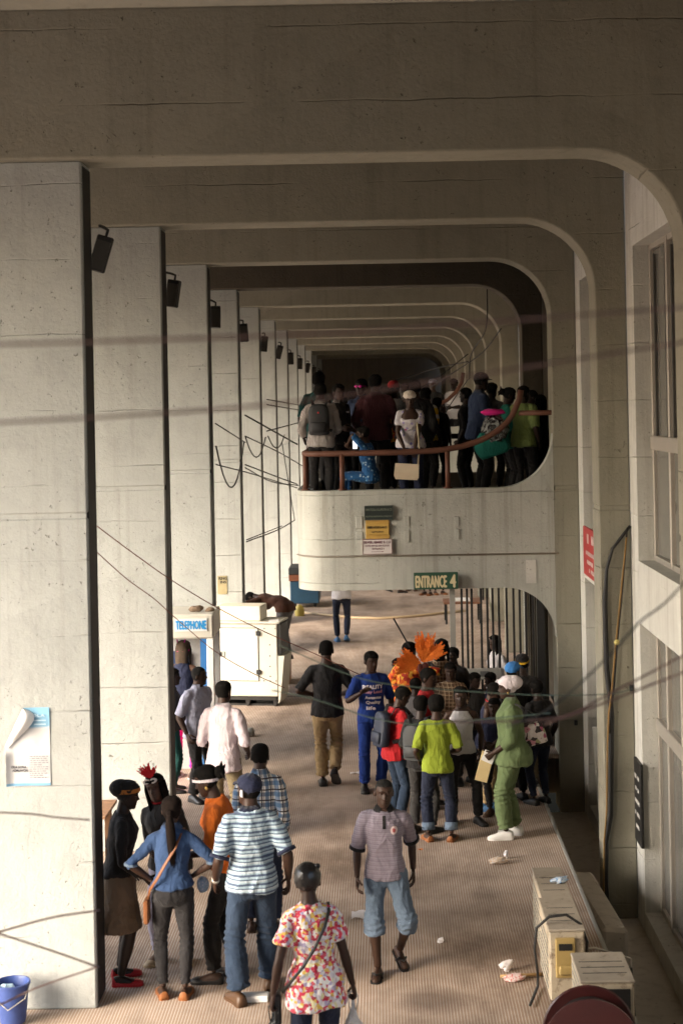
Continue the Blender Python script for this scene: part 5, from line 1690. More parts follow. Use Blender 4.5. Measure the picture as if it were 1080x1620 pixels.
orange_f = plain('orange_feather', (1., .19, .02), .8, .35, 30)
red_f = plain('red_feather', (.62, .012, .02), .8, .3, 30)
black_f = plain('dark_feather_core', (.10, .02, .012), .8, .3, 30)
pinkp = plain('magenta_plume', (.72, .02, .42), .6, .15, 20)

# mask with feathers on the forehead
I = PPL['mask']
b = MB()
for sx in (-1, 1):
    ring = []
    for j in range(14):
        a = 2 * math.pi * j / 14
        ring.append((sx * (.036 + .034 * math.cos(a)), .088 - .012 * abs(math.cos(a)) + .0, .088 + .024 * math.sin(a)))
    inner = [((p[0] - sx * .034) * .42 + sx * .034, p[1] + .006, (p[2] - .088) * .42 + .088) for p in ring]
    back = [(p[0], p[1] - .008, p[2]) for p in ring]
    b.rings([back, ring, [(p[0], p[1] + .009, p[2]) for p in ring], inner], 0, True, False)
head_piece(I, 'eye_mask', b, plain('white_red_mask', (.72, .66, .62), .4, .1, 20, 0, 80, 0, .5, 'Object', ((.55, .03, .04), .3)))
b = MB()
for i in range(26):
    a = rnd.uniform(-.9, .9); L = rnd.uniform(.07, .15)
    feather(b, (-.005, .07, .115), (-.005 + L * math.sin(a), .07 + rnd.uniform(-.02, .03), .115 + L * math.cos(a)), .014, (0, 0, 0), 6, .5)
head_piece(I, 'feather_plume', b, red_f, False)
# white bow, pink ribbons, earpiece
I = PPL['bow']; b = MB()
for dx in (-.04, .04): b.sphere((-.072, dx * .9, .065), (.022, .04, .024), 10, 6)
b.sphere((-.08, 0, .065), (.018, .014, .016), 8, 6)
head_piece(I, 'hair_bow', b, plain('white_ribbon', (.76, .68, .70), .6, .1, 20))
I = PPL['booth']; b = MB()
for dx, ex in ((-.06, -.03), (.035, .06)): b.tube([(dx, -.05, .10), (dx + ex * .4, -.05, .20), (ex, -.05, .34)], [(.02, .004)] * 3, 6)
head_piece(I, 'ribbon', b, pinkp)
I = PPL['polo_stripe']; b = MB(); b.box((-.10, -.025, -.03), (-.085, .0, .025), bev=.004); head_piece(I, 'earpiece', b, M['white'], False)

# backpacks
bk = plain('black_nylon', (.013, .013, .014), .6, .3, 20, .3, 120)
bkg = plain('charcoal_nylon', (.04, .042, .043), .6, .3, 20, .3, 120)
bkn = plain('navy_nylon', (.02, .026, .045), .55, .3, 20, .3, 120)
backpack(PPL['b_pack'], 'black backpack with a red badge on the back of the ivory shirt', bk, bk, .30, .44, .15, 1.0, S['red'])
backpack(PPL['red'], 'dark navy backpack on the boy in the red T-shirt', bkn, bk, .29, .42, .15, 1.0)
backpack(PPL['packboy'], 'charcoal backpack on the boy in black beside the lime T-shirt', bkg, bk, .29, .44, .15, .98)


def torso_strap(I, name, pts, w, mat, parent):
    s = I['s']; b = MB()
    P = [I['T'](p) for p in pts]
    b.tube(P, [(.005, w)] * len(P), 8)
    Mi = parent.matrix_basis.inverted() if parent else Matrix()
    b.v = [tuple(Mi @ Vector(p)) for p in b.v]
    return b.build(name, mat, parent, True)


def thing_at(name, I, label, cat, group=None):
    return empty(name, I['root'].location, I['root'].rotation_euler.z, label, cat, group)


tanl = plain('tan_strap_leather', (.19, .07, .024), .5, .2, 20)
e = thing_at('crossbody_bag', PPL['denim'], 'tan crossbody strap and small bag across the back of the denim shirt', 'bag')
torso_strap(PPL['denim'], 'strap', [(.10, .05, 1.44), (.08, -.06, 1.42), (.04, -.135, 1.32), (-.05, -.15, 1.18), (-.12, -.15, 1.06), (-.185, -.10, .96), (-.21, -.04, .86)], .014, tanl, e)
Id = PPL['denim']; b = MB(); b.box((-.245, -.10, .66), (-.20, .06, .86), bev=.012); b.v = [tuple(Vector(p) * Id['s']) for p in b.v]; b.build('bag_body', tanl, e)
e = thing_at('crossbody_bag', PPL['floral'], 'black crossbody strap over the floral tunic with a bag at the hip', 'bag')
torso_strap(PPL['floral'], 'strap', [(.13, .03, 1.44), (.125, -.07, 1.41), (.08, -.145, 1.33), (0, -.165, 1.20), (-.09, -.165, 1.08), (-.19, -.12, .95), (-.235, -.02, .86)], .011, M['black'], e)
If = PPL['floral']; b = MB(); b.box((-.30, -.02, .62), (-.24, .16, .84), bev=.015); b.v = [tuple(Vector(p) * If['s']) for p in b.v]; b.build('bag_body', M['black'], e)


def plastic(name, col, alpha, rough=.25):
    t = NT(name)
    v = t.coord('Object')
    n1 = t.noise(v, 22, 4, .6, .6)
    t.bump(n1, .9, .03)
    t.b.inputs['Alpha'].default_value = alpha
    return t.done(t.mix(n1, tuple(x * .8 for x in col), tuple(min(1, x * 1.15) for x in col)), rough, 0, .6)


def carrier_bag(label, hand, col, h, w, name='plastic_bag'):
    e = empty(name, hand, 0, label, 'bag', 'carrier bags')
    b = MB(); n = 18; rr = []
    for i, (u, k) in enumerate(((0, .10), (.12, .13), (.28, .38), (.45, .72), (.65, .95), (.82, 1.0), (.94, .88), (1.0, .4))):
        r_ = np.array([(w * k * math.cos(a), w * .62 * k * math.sin(a), -.02 - h * u) for a in np.linspace(0, 2 * math.pi, n, endpoint=False)])
        r_ += (vnoise(r_ + i, 26, 3) * .022 * k)[:, None] * np.array([1, 1, .3])
        rr.append(r_)
    b.rings(rr); b.build('bag_body', col, e, True)
    b = MB()
    for sx in (-1, 1): b.tube([(sx * .005, 0, .035), (sx * .032, 0, .012), (sx * .03, .0, -.03), (sx * .02, 0, -.09)], [(.004, .014)] * 4, 6)
    b.build('handle', col, e, True)
    return e


carrier_bag('black glossy plastic bag in the hand of the woman in the floral tunic', PPL['floral']['hand'][-1], plastic('black_plastic', (.02, .022, .022), 1., .18), .36, .12)
carrier_bag('clear whitish plastic bag in the hand of the woman in the floral tunic', PPL['floral']['hand'][1], plastic('clear_plastic', (.72, .69, .66), .85, .35), .42, .11)

# floral handbag and cream envelope of the woman in green
I = PPL['green']
cpt = on_y(838, 1162, I['root'].location.y + .02)
e = empty('handbag', cpt, R(8), 'floral handbag with black straps hanging from the shoulder of the green outfit', 'bag')
b = MB(); n = 20; rr = []
for u, k, dp in ((-.11, .92, .045), (-.10, 1., .06), (0, .98, .065), (.09, .9, .05), (.11, .86, .03)):
    rr.append([(.165 * k * math.copysign(abs(math.cos(a)) ** .35, math.cos(a)), dp * math.copysign(abs(math.sin(a)) ** .6, math.sin(a)), u) for a in np.linspace(0, 2 * math.pi, n, endpoint=False)])
b.rings(rr); b.xform(Matrix.Rotation(R(-12), 4, 'Y'))
b.build('bag_body', cloth('floral_bag_print', (.5, .4, .4), 'floral', col2=((.55, .48, .46), (.35, .10, .16), (.62, .56, .54), (.06, .03, .04), (.30, .30, .16), (.55, .25, .30), (.68, .62, .6), (.05, .04, .04)), scale=.55), e, True)
shp = I['sh'][-1]
for k, (dx, dy) in enumerate(((-.11, -.06), (.10, -.05))):
    b = MB(); a = Vector((dx, dy, .10)); z = shp - cpt + Vector((.04, -.03 + .0 * k, .075))
    b.tube([a, a.lerp(z, .4) + Vector((.035, -.05, .02)), a.lerp(z, .75) + Vector((.03, -.05, .02)), z, z + Vector((-.02, .07, -.0))], [(.006, .011)] * 5, 8); b.build('strap', M['black'], e, True)
h = I['hand'][-1]
e = empty('envelope', h, 0, 'cream envelope held low by the woman in green', 'envelope')
b = MB(); b.box((-.065, -.006, -.26), (.065, .006, .05), bev=.002); b.xform(Matrix.Rotation(R(16), 4, 'Y')); b.build('paper_cover', plain('cream_paper', (.66, .52, .27), .8, .1, 9), e)
b = MB(); b.box((-.05, -.012, -.05), (.075, -.0075, .07), bev=.002); b.xform(Matrix.Rotation(R(24), 4, 'Y')); b.build('sheet', M['paper'], e)

# handbag of the woman at the rail, phones, wrapped bundle
I = PPL['b_woman']; c = on_y(643, 746, 19.9)
e = empty('handbag', c, 0, 'cream handbag hanging before the woman at the balcony rail', 'bag')
b = MB(); b.prism([(-.155, .10), (.155, .10), (.16, -.07), (.14, -.105), (-.14, -.105), (-.165, -.06)], 'y', -.04, .04); b.xform(Matrix.Rotation(R(4), 4, 'Y')); b.build('bag_body', plain('cream_leather', (.58, .47, .34), .55, .2, 8, .2, 40), e)
b = MB(); b.prism([(-.157, .105), (.157, .105), (.155, -.02), (-.158, -.01)], 'y', -.048, -.041); b.xform(Matrix.Rotation(R(4), 4, 'Y')); b.build('flap', plain('cream_leather_flap', (.60, .50, .37), .5, .15, 8, .2, 40), e)
b = MB(); t2 = I['sh'][-1] - c; b.tube([(.15, 0, .09), (.17, -.04, .3), tuple(t2 + Vector((-.05, -.07, -.02))), tuple(t2 + Vector((-.06, .03, .06)))], [(.005, .011)] * 4, 8); b.build('strap', plain('cream_strap', (.5, .43, .28), .6), e, True)
t = NT('lit_phone_screen'); t.b.inputs['Emission Color'].default_value = (.95, .97, 1, 1); t.b.inputs['Emission Strength'].default_value = .35; screen = t.done((.6, .6, .62), .3)
h = on_y(561, 703, 20.1)
e = empty('phone', h, R(30), 'lit white phone in the hands of the seated boy', 'phone')
b = MB(); b.box((-.036, -.004, -.07), (.036, .004, .07), bev=.003); b.build('phone_body', M['black'], e)
b = MB(); b.box((-.031, -.0075, -.058), (.031, -.0045, .058)); b.build('screen', screen, e)
h = PPL['blacktop']['hand'][1]
e = empty('phone', h, R(50), 'white phone in the lowered hand of the woman in black top', 'phone')
b = MB(); b.box((-.035, -.005, -.065), (.035, .005, .065), bev=.004); b.build('phone_body', M['white'], e)
c = on_y(782, 682, 20.2)
e = empty('wrapped_bundle', c, 0, 'shiny clear-wrapped bundle with magenta top and teal cloth at the balcony corner', 'bundle')
b = MB(); b.sphere((0, 0, 0), (.175, .15, .20), 22, 14); P = np.array(b.v); P += (vnoise(P, 16, 3) * .03 + vnoise(P, 34, 5) * .012)[:, None] * (P / .18); b.v = [tuple(p) for p in P]
t = NT('crumpled_cellophane'); v = t.coord('Object'); n1 = t.noise(v, 14, 4, .65, 1.); t.bump(n1, 1., .08); b.build('cellophane', t.done(t.mix(t.ramp(n1, [(.45, 0.), (.6, 1.)]), (.03, .03, .03), (.34, .35, .34)), .16, .25, .7), e, True)
b = MB(); b.sphere((-.02, 0, .25), (.17, .08, .045), 14, 8); P = np.array(b.v); P[:, 2] += vnoise(P, 30, 2) * .02; b.v = [tuple(p) for p in P]; b.build('ruffle', C['magenta'], e, True)
b = MB(); rr = []
for i in range(9):
    u = i / 8
    r_ = np.array([(-.10 + .09 * u + (.10 + .13 * math.sin(u * 2.6)) * math.cos(a), -.05 + .05 * math.sin(a), -.02 - .36 * u - .10 * (math.cos(a) * .5 + .5) * (-u)) for a in np.linspace(0, 2 * math.pi, 20, endpoint=False)])
    r_[:, 1] += vnoise(r_, np.array([28, 10, 4]), 4) * .03
    rr.append(r_)
b.rings(rr); b.build('cloth', C['teal'], e, True)

# orange feather fan
c = on_y(668, 1050, 18.3)
e = empty('feather_fan', c, 0, 'big orange feather fan raised above the crowd at the gate', 'fan')
b = MB()
for i in range(60):
    a = R(rnd.uniform(4, 62)) if i % 2 else R(rnd.uniform(-6, 34)); L = rnd.uniform(.24, .40)
    feather(b, (.0, rnd.uniform(-.02, .02), .02), (L * math.sin(a) - .04, rnd.uniform(-.09, .09), L * math.cos(a)), .030, (rnd.uniform(-.03, .06), 0, rnd.uniform(-.05, .0)), 9, .5)
b.build('feathers', orange_f, e, fix=False)
b = MB()
for i in range(50):
    a = R(rnd.uniform(-98, -18)); L = rnd.uniform(.18, .30)
    feather(b, (-.02, rnd.uniform(-.02, .02), -.02), (-.05 + L * math.sin(a), rnd.uniform(-.08, .08), -.04 + L * math.cos(a)), .030, (0, 0, rnd.uniform(-.07, .0)), 9, .5)
b.build('feathers', orange_f, e, fix=False)
b = MB(); b.sphere((.03, -.04, -.06), (.05, .02, .085), 12, 8); b.sphere((-.03, -.04, -.05), (.035, .02, .06), 12, 8); b.build('fan_heart', black_f, e, True)
b = MB(); b.tube([(.0, 0, 0), (.02, 0, -.12), (.05, .02, -.25)], .010, 8); b.build('handle', M['black'], e, True)
e = empty('stick', on_y(645, 1016, 18.6), 0, 'thin black stick slanting up beside the orange feathers', 'stick')
b = MB(); P = [on_y(648, 1024, 18.6), on_y(622, 978, 18.6)]; o = on_y(645, 1016, 18.6); b.tube([p - o for p in P], .010, 6); b.build('rod', M['black'], e)
e = empty('book', PPL['bow']['hand'][1], R(70), 'stack of small books in the hands of the girl with the bow', 'books')
for i, cc in enumerate(((.25, .04, .05), (.55, .48, .10), (.12, .05, .14))):
    b = MB(); b.box((-.09, -.06, -.09 + i * .035), (.09, .06, -.06 + i * .035), bev=.004); b.xform(Matrix.Rotation(R(-25), 4, 'X')); b.build('cover', plain('book_cover_%d' % i, cc, .6), e)
c = PPL['denim']['L']((.24, .20, .90))
e = empty('water_sachet', c, 0, 'pale blue water sachet held between the denim shirt and the orange top', 'sachet')
b = MB(); b.sphere((0, 0, 0), (.05, .035, .065), 12, 8); P = np.array(b.v); P += vnoise(P, 40, 2)[:, None] * .008; b.v = [tuple(p) for p in P]; b.build('pouch', plain('blue_white_plastic', (.30, .42, .62), .35, .4, 25, 0, 80, 0, .5, 'Object', ((.7, .72, .75), .4)), e, True)

# ================================================================== signs and posters
def sign(name, label, px0, py0, px1, py1, y, mat, lines, ink, th=.02, cat='sign', frame=None, par=None):
    a = on_y(px0, py0, y); b_ = on_y(px1, py1, y)
    w, h = b_.x - a.x, a.z - b_.z
    e = empty(name, ((a.x + b_.x) / 2, y, (a.z + b_.z) / 2), 0, label, cat)
    b = MB(); b.box((-w / 2, -th, -h / 2), (w / 2, 0, h / 2), bev=.003); b.build('board', mat, e)
    if frame:
        b = MB(); f = frame[1]
        for q in ((-w / 2, -h / 2, w / 2, -h / 2 + f), (-w / 2, h / 2 - f, w / 2, h / 2), (-w / 2, -h / 2 + f, -w / 2 + f, h / 2 - f), (w / 2 - f, -h / 2 + f, w / 2, h / 2 - f)):
            b.box((q[0], -th - .006, q[1]), (q[2], -th - .0005, q[3]))
        b.build('border', frame[0], e)
    for i, (txt, cxr, czr, wr, hr, *bo) in enumerate(lines):
        b = MB(); put_text(b, txt, (cxr * w, -th - .002, czr * h), wr * w, hr * h, 0, (1, 0, 0), (0, 0, 1), bo[0] if bo else 0.)
        b.build('lettering', ink, e, fix=False)
    return e, w, h


cream_ink = plain('cream_letter_paint', (.66, .58, .36), .7, .1, 9, 0, 80, 0, .3, 'Object', ((.32, .30, .18), .2))
sign('entrance_sign', 'green board reading ENTRANCE 4 in cream capitals under the balcony', 654, 906, 724, 931, YB - .06, plain('green_sign_paint', (.028, .085, .052), .55, .3, 8, 0, 80, 0, .4, 'Object', ((.10, .12, .08), .25)),
     [('ENTRANCE', -.11, -.04, .70, .70, .006), ('4', .385, -.02, .12, .74, .008)], cream_ink, .03)
blk = plain('black_sign_plate', (.022, .030, .027), .4, .3, 6)
yel = plain('yellow_sign_plate', (.50, .31, .075), .55, .2, 6, 0, 80, 0, .4, 'Object', ((.28, .2, .10), .25))
sign('name_plate', 'upper black two-row name plate on the balcony face', 576, 800, 622, 822, YB - .002, blk, [('OMOTSOLA OLUMUYIN & CO', 0, .22, .92, .16, .0008), ('SOLICITORS, ADVOCATES & CONSULTANT', 0, -.25, .92, .12, .0006)], plain('dull_gilt_letter', (.20, .22, .17), .6), .03,
     frame=(plain('black_plate_trim', (.10, .11, .09), .5), .008))
sign('plate_backing', 'plain yellow board behind the small legal plate', 578, 822.5, 616, 852, YB - .002, yel, [], cream_ink, .012)
sign('name_plate', 'yellow name plate of the legal practitioners on the balcony face', 578, 829, 615, 845, YB - .016, plain('yellow_plate', (.53, .34, .085), .5, .15, 6), [('KABIRU AYEGBOLA & CO.', 0, .18, .86, .22, .001), ('Legal Practitioners', .02, -.26, .52, .17, .0006)], M['black'], .022)
e, w, h = sign('name_plate', 'white name plate reading SILVER, EBARE & CO with an arrow', 573, 853, 620, 876, YB - .002, plain('white_plate', (.66, .62, .60), .5, .08, 6), [('SILVER, EBARE & CO', 0, .28, .90, .19, .0012), ('SUITE 009 SQ-SIM FLOOR', 0, .05, .82, .13, .0006), ('ENTRANCE 4', .03, -.14, .40, .12, .0006)], plain('maroon_letter', (.14, .025, .05), .6), .025,
     frame=(plain('maroon_trim', (.22, .09, .09), .6), .005))
b = MB(); b.box((-w * .2, -.028, -h * .345), (w * .16, -.0268, -h * .325)); b.prism([(w * .16, -h * .30), (w * .22, -h * .335), (w * .16, -h * .37)], 'y', -.028, -.0268); b.build('arrow', plain('maroon_letter', (.14, .025, .05), .6), e)

# red sign and black board on the office wall (they face -x)
def wall_sign(name, label, y0, y1, z0, z1, x, mat, rows, ink, cat='sign'):
    e = empty(name, (x, (y0 + y1) / 2, (z0 + z1) / 2), 0, label, cat)
    w, h = y1 - y0, z1 - z0
    b = MB(); b.box((-.03, -w / 2, -h / 2), (0, w / 2, h / 2), bev=.004); b.build('board', mat, e)
    for i, (zc, wr, hr, k) in enumerate(rows):
        b = MB(); n = k; x0 = -wr * w / 2; st_ = wr * w / n
        for j in range(n):
            if rnd.random() < .12: continue
            b.box((-.0325, -x0 - (j + .78) * st_, zc * h - hr * h / 2 * rnd.uniform(.6, 1)), (-.0308, -x0 - j * st_, zc * h + hr * h / 2))
        b.build('lettering', ink, e)
    return e


wall_sign('red_sign', 'red signboard with faded white lettering on the wall beyond the conduits', 17.35, 19.0, 2.40, 3.0, XW - .002, plain('red_sign_paint', (.42, .045, .045), .5, .2, 5), [(.28, .8, .2, 7), (-.02, .7, .09, 13), (-.2, .6, .09, 11), (-.36, .4, .09, 8)], plain('faded_white_letter', (.55, .40, .38), .7, .3, 12))
wall_sign('notice_board', 'narrow black board with white lettering beside the lower office window', 15.02, 15.40, .1, .93, XW - .002, M['black'], [(.3, .7, .05, 5), (.15, .6, .05, 5), (0, .7, .05, 5), (-.15, .7, .05, 5), (-.3, .5, .05, 4)], plain('white_board_letter', (.6, .58, .54), .7))

# torn poster on the nearest pillar
ya = 11.5 - .004
pa, pb = on_y(10, 1120, ya), on_y(81, 1242, ya)
w, h = pb.x - pa.x, pa.z - pb.z
e = empty('poster', ((pa.x + pb.x) / 2, ya, (pa.z + pb.z) / 2), 0, 'torn white and sky-blue poster peeling off the nearest pillar', 'poster')
t = NT('poster_print'); v = t.coord('Generated'); s_ = t.sep(v)
n1 = t.noise(t.coord('Object'), 9, 4, .6, .5)
c0 = t.mix(t.ramp(n1, [(.3, 0.), (.7, 1.)]), (.50, .50, .50), (.58, .58, .58))
c0 = t.mix(t.ramp(t.math('ADD', s_[2], t.math('MULTIPLY', n1, .06)), [(.76, 0.), (.79, .85), (1., .9)]), c0, (.17, .40, .58))
d = t.n('VectorMath', operation='DISTANCE'); t.l(v, d.inputs[0]); d.inputs[1].default_value = (.42, .5, .58)
c0 = t.mix(t.ramp(t.math('ADD', d.outputs['Value'], t.math('MULTIPLY', n1, .35)), [(.30, .95), (.36, 0.)]), c0, (.02, .11, .36))
c0 = t.mix(t.ramp(s_[2], [(.0, .85), (.03, .85), (.04, 0.)]), c0, (.12, .34, .55))
pm = t.done(c0, .7, 0, .3)
b = MB(); nx, nz = 16, 22
for j in range(nz + 1):
    for i in range(nx + 1):
        u, q = i / nx, j / nz
        lim = max(0., (q - .52) / .48 * .40)                       # torn corner: the left edge retreats towards the top
        u = lim + (1 - lim) * u
        y = -.004 - .003 * math.sin(u * 9 + q * 5) - .02 * max(0, (lim + .12 - u)) * (q > .5)
        if u < .12 and q < .42: y -= .03 * (1 - u / .12)
        b.v.append((-w / 2 + w * u, y, -h / 2 + h * q))
for j in range(nz):
    for i in range(nx):
        k = j * (nx + 1) + i; b.face((k, k + 1, k + nx + 2, k + nx + 1))
b.build('sheet', pm, e, True, fix=False)
b = MB()                                                          # the corner that has peeled over and hangs down
for j in range(11):
    q = j / 10
    A_ = Vector((-.10 * w, -.012, h * .50)).lerp(Vector((-.52 * w, -.02, h * .02)), q)
    B_ = Vector((-.08 * w, -.012, h * .49)).lerp(Vector((-.50 * w, -.03, -h * .02)), q)
    for i in range(9):
        u = i / 8
        p = A_.lerp(B_, u) + Vector((.40 * w * math.sin(math.pi * q ** .8) * u, -.075 * math.sin(math.pi * u) * math.sin(math.pi * min(1, q + .1)) , .06 * h * u * math.sin(math.pi * q)))
        b.v.append(tuple(p))
for j in range(10):
    for i in range(8):
        k = j * 9 + i; b.face((k, k + 1, k + 10, k + 9))
b.build('peeled_corner', M['paper'], e, True, fix=False)
ink = plain('poster_ink', (.05, .05, .06), .8)
b = MB(); put_text(b, 'OLA SORA', (-w * .22, -.014, -h * .255), w * .34, h * .032, bold=.001); b.build('lettering', ink, e, fix=False)
b = MB(); put_text(b, 'ADRUWON', (-w * .19, -.014, -h * .30), w * .36, h * .032, bold=.001); b.build('lettering', ink, e, fix=False)
for i in range(11):
    b = MB(); z = -h * (.13 + .027 * i); wd = (.42, .36, .40, .45, .30)[i % 5] * w
    x = w * .02; 
    while x < wd + w * .02:
        l = rnd.uniform(.008, .03); b.box((x, -.0125, z), (min(x + l, w * .46), -.012, z + .008)); x += l + .006
    b.build('small_print', plain('grey_print', (.28, .28, .30), .8), e)
b = MB(); put_text(b, 'OLA', (w * .25, -.0135, h * .40), w * .3, h * .035, bold=.001)
for i in range(2): b.box((w * (.1 + .05 * i), -.013, h * (.33 - .05 * i)), (w * .42, -.0125, h * (.345 - .05 * i)))
b.build('faded_heading', plain('pale_blue_ink', (.52, .68, .78), .8), e, fix=False)

# poster on the fourth pillar
yy = YF(4) - .004
e, w, h = sign('poster', 'small yellowed poster on the pillar above the generator', 344, 911, 360, 940, yy, plain('yellowed_paper', (.32, .27, .15), .8, .35, 7), [('RING', .05, .36, .8, .15, .002), ('INS', .1, .16, .6, .13, .002)], M['black'], .006, 'poster')

# ================================================================== floodlights at the inner edge of every pillar
flood = None
for k in range(1, 12):
    lab = 'black floodlight hanging under the beam at the %s pillar' % ORD[k - 1]
    e = empty('floodlight', (XL + .05, YF(k) + TH + .14, 5.78), 0, lab, 'floodlight', 'floodlights along the pillars')
    e.rotation_euler = (R((8, 4, 0, -5, 6)[k % 5]), R((17, 9, 1, -3, 5, 15, 0, 3, 12, 4, 8)[k - 1]), R(rnd.uniform(-12, 12)))
    if flood is None:
        b = MB(); b.box((-.065, -.05, -.15), (.065, .05, .14), bev=.010); o1 = b.build('housing', M['iron'], e)
        b = MB(); b.box((-.055, -.056, -.13), (.055, -.0505, .10)); o2 = b.build('lens', plain('dusty_lamp_glass', (.05, .045, .038), .35, .3, 9), e)
        b = MB(); b.tube([(0, 0, .13), (0, 0, .19), (-.03, -.05, .20), (-.06, -.15, .20)], .013, 6); o3 = b.build('bracket', M['iron'], e)
        flood = (o1, o2, o3)
    else:
        for o in flood:
            c = o.copy(); COL.objects.link(c); c.parent = e

# ================================================================== telephone booth, generator, cart, bench, bucket
yb = 18.5
x0, x1 = -3.05, on_y(338, 1000, yb).x
zt = on_y(300, 972, yb).z
e = empty('telephone_booth', (0, yb, 0), 0, 'white telephone booth with a TELEPHONE sign beside the second pillar', 'phone booth')
b = MB(); b.box((x0, 0, zt - .30), (x1, .8, zt), bev=.02); b.build('canopy', M['cream'], e)
b = MB(); b.box((x1 - .09, .01, 0), (x1 - .002, .10, zt - .302), bev=.01); b.build('post', M['white'], e)
b = MB(); b.box((x1 - .17, .03, .02), (x1 - .095, .08, zt - .303)); b.build('blue_trim', M['blue'], e)
b = MB(); b.box((x0, .72, 0), (x1 - .01, .78, zt - .303)); b.build('back_panel', plain('speckled_grey_panel', (.36, .36, .36), .6, .2, 40, 0, 80, 0, .4, 'Object', ((.15, .14, .13), .2)), e)
b = MB(); b.box((x0 + .1, .60, .9), (x0 + .5, .715, 1.5), bev=.02); b.build('phone_unit', plain('dark_blue_unit', (.02, .04, .10), .5), e)
a, c = on_y(277, 979, yb), on_y(328, 998, yb)
b = MB(); b.box((a.x, -.012, c.z), (c.x, -.001, a.z)); pn = b.build('sign_panel', plain('white_sign_film', (.72, .74, .74), .4, .05, 4), e)
b = MB(); put_text(b, 'TELEPHONE', ((a.x + c.x) / 2, -.016, (a.z + c.z) / 2), (c.x - a.x) * .94, (a.z - c.z) * .66, bold=.005); b.build('lettering', plain('cyan_letter', (.03, .30, .68), .5), pn, fix=False)
for i, (px, sc) in enumerate(((309, .07), (332, .045))):
    p = on_y(px, 972, yb + .2); b = MB(); b.sphere((0, 0, 0), (sc * 1.3, sc, sc * .6), 9, 6); P = np.array(b.v); P += vnoise(P, 20, i)[:, None] * .015; b.v = [tuple(q) for q in P]
    tag(b.build('stone', plain('brown_stone', (.17, .12, .08), .9, .3, 12), loc=(p.x, yb + .25, zt + sc * .45)), ('larger', 'smaller')[i] + ' brown stone lying on the roof of the telephone booth', 'stone')

gx, gy = -1.68, 23.1
e = empty('generator', (gx, gy, 0), R(-10), 'cream metal generator cabinet with hinged door, black louvre and a box on top', 'generator')
GWd, GD, Z0, Z1 = 1.06, .52, .16, 1.27
b = MB(); b.box((-GWd, 0, Z0), (0, GD, Z1), bev=.012); b.build('cabinet', M['cream'], e)
b = MB(); b.box((-GWd - .03, -.03, Z1 + .002), (.045, GD + .03, Z1 + .03), bev=.008); b.build('lid', M['cream'], e)
b = MB(); b.box((-GWd + .10, .05, Z1 + .032), (-.27, GD - .06, Z1 + .26), bev=.012); b.build('top_box', plain('dirty_cream_box', (.66, .61, .49), .6, .15, 4, 0, 80, 0, .4, 'Object', ((.3, .22, .12), .25)), e)
dx0, dx1, dz0, dz1 = -.96, -.30, .40, 1.20
b = MB()
b.box((dx0, -.014, dz0), (dx1, -.001, dz1), bev=.004); d_ = b.build('door', plain('cream_door', (.58, .56, .49), .5, .08, 2, 0, 80, 0, .4, 'Object', ((.42, .36, .24), .16)), e)
b = MB()
for q in ((dx0 - .008, dz0 - .008, dx1 + .008, dz0), (dx0 - .008, dz1, dx1 + .008, dz1 + .008), (dx0 - .008, dz0, dx0, dz1), (dx1, dz0, dx1 + .008, dz1)): b.box((q[0], -.006, q[1]), (q[2], -.0005, q[3]))
b.build('door_gap', M['black'], d_)
for z in (.50, 1.09): b = MB(); b.box((dx1 - .03, -.03, z), (dx1 + .035, -.0145, z + .07), bev=.004); b.build('hinge', M['iron'], d_)
b = MB(); b.box((dx0 + .03, -.028, .76), (dx0 + .14, -.0145, .85), bev=.004); hl = b.build('latch', M['greymetal'], d_)
b = MB(); b.box((dx0 + .05, -.036, .775), (dx0 + .09, -.0285, .835)); b.build('latch_key', M['black'], hl)
for x, z in ((-.12, .95), (-.12, .78), (-.12, .62), (-.12, .47), (-.22, .40), (-.12, .40), (-.03, .40), (-.03, 1.2), (-.2, 1.2), (-1.0, 1.22)):
    b = MB(); b.sphere((x, -.003, z), .010, 6, 4); b.build('bolt', M['black'], e)
b = MB(); b.box((.002, .02, .80), (.05, GD - .02, Z1 - .01)); b.build('louvre', M['black'], e)
b = MB(); b.prism([(.0, .05), (.03, .12), (.10, .78), (.0, .78)], 'y', .01, GD - .01); b.build('air_duct', M['cream'], e)
b = MB()
for x in (-GWd + .08, -.55, -.12): b.prism([(x, Z0), (x + .12, Z0), (x + .06, 0.0), (x + .04, 0.0)], 'y', .06, GD - .06)
b.box((-GWd + .04, .03, Z0 - .06), (-.04, GD - .03, Z0 - .001)); b.box((-GWd + .1, .1, .0), (-.1, GD - .1, .03)); b.build('skid', M['black'], e)
b = MB(); b.box((-.12, .02, Z1 + .031), (.03, .3, Z1 + .036)); b.xform(Matrix.Rotation(R(4), 4, 'Z')); tag(b.build('paper_sheet', M['paper'], loc=(gx, gy - .02, .002)), 'white paper lying on the generator lid by the bent person', 'paper')
p = on_y(451, 960, 25.3)
b = MB()
for i in range(5): b.box((-.34, -.25, i * .072), (.07, .25, i * .072 + .064), bev=.006)
tag(b.build('wooden_crate', M['wood'], loc=(p.x, 25.3, .001)), 'wooden crate under the feet of the bent person, behind the generator', 'crate')

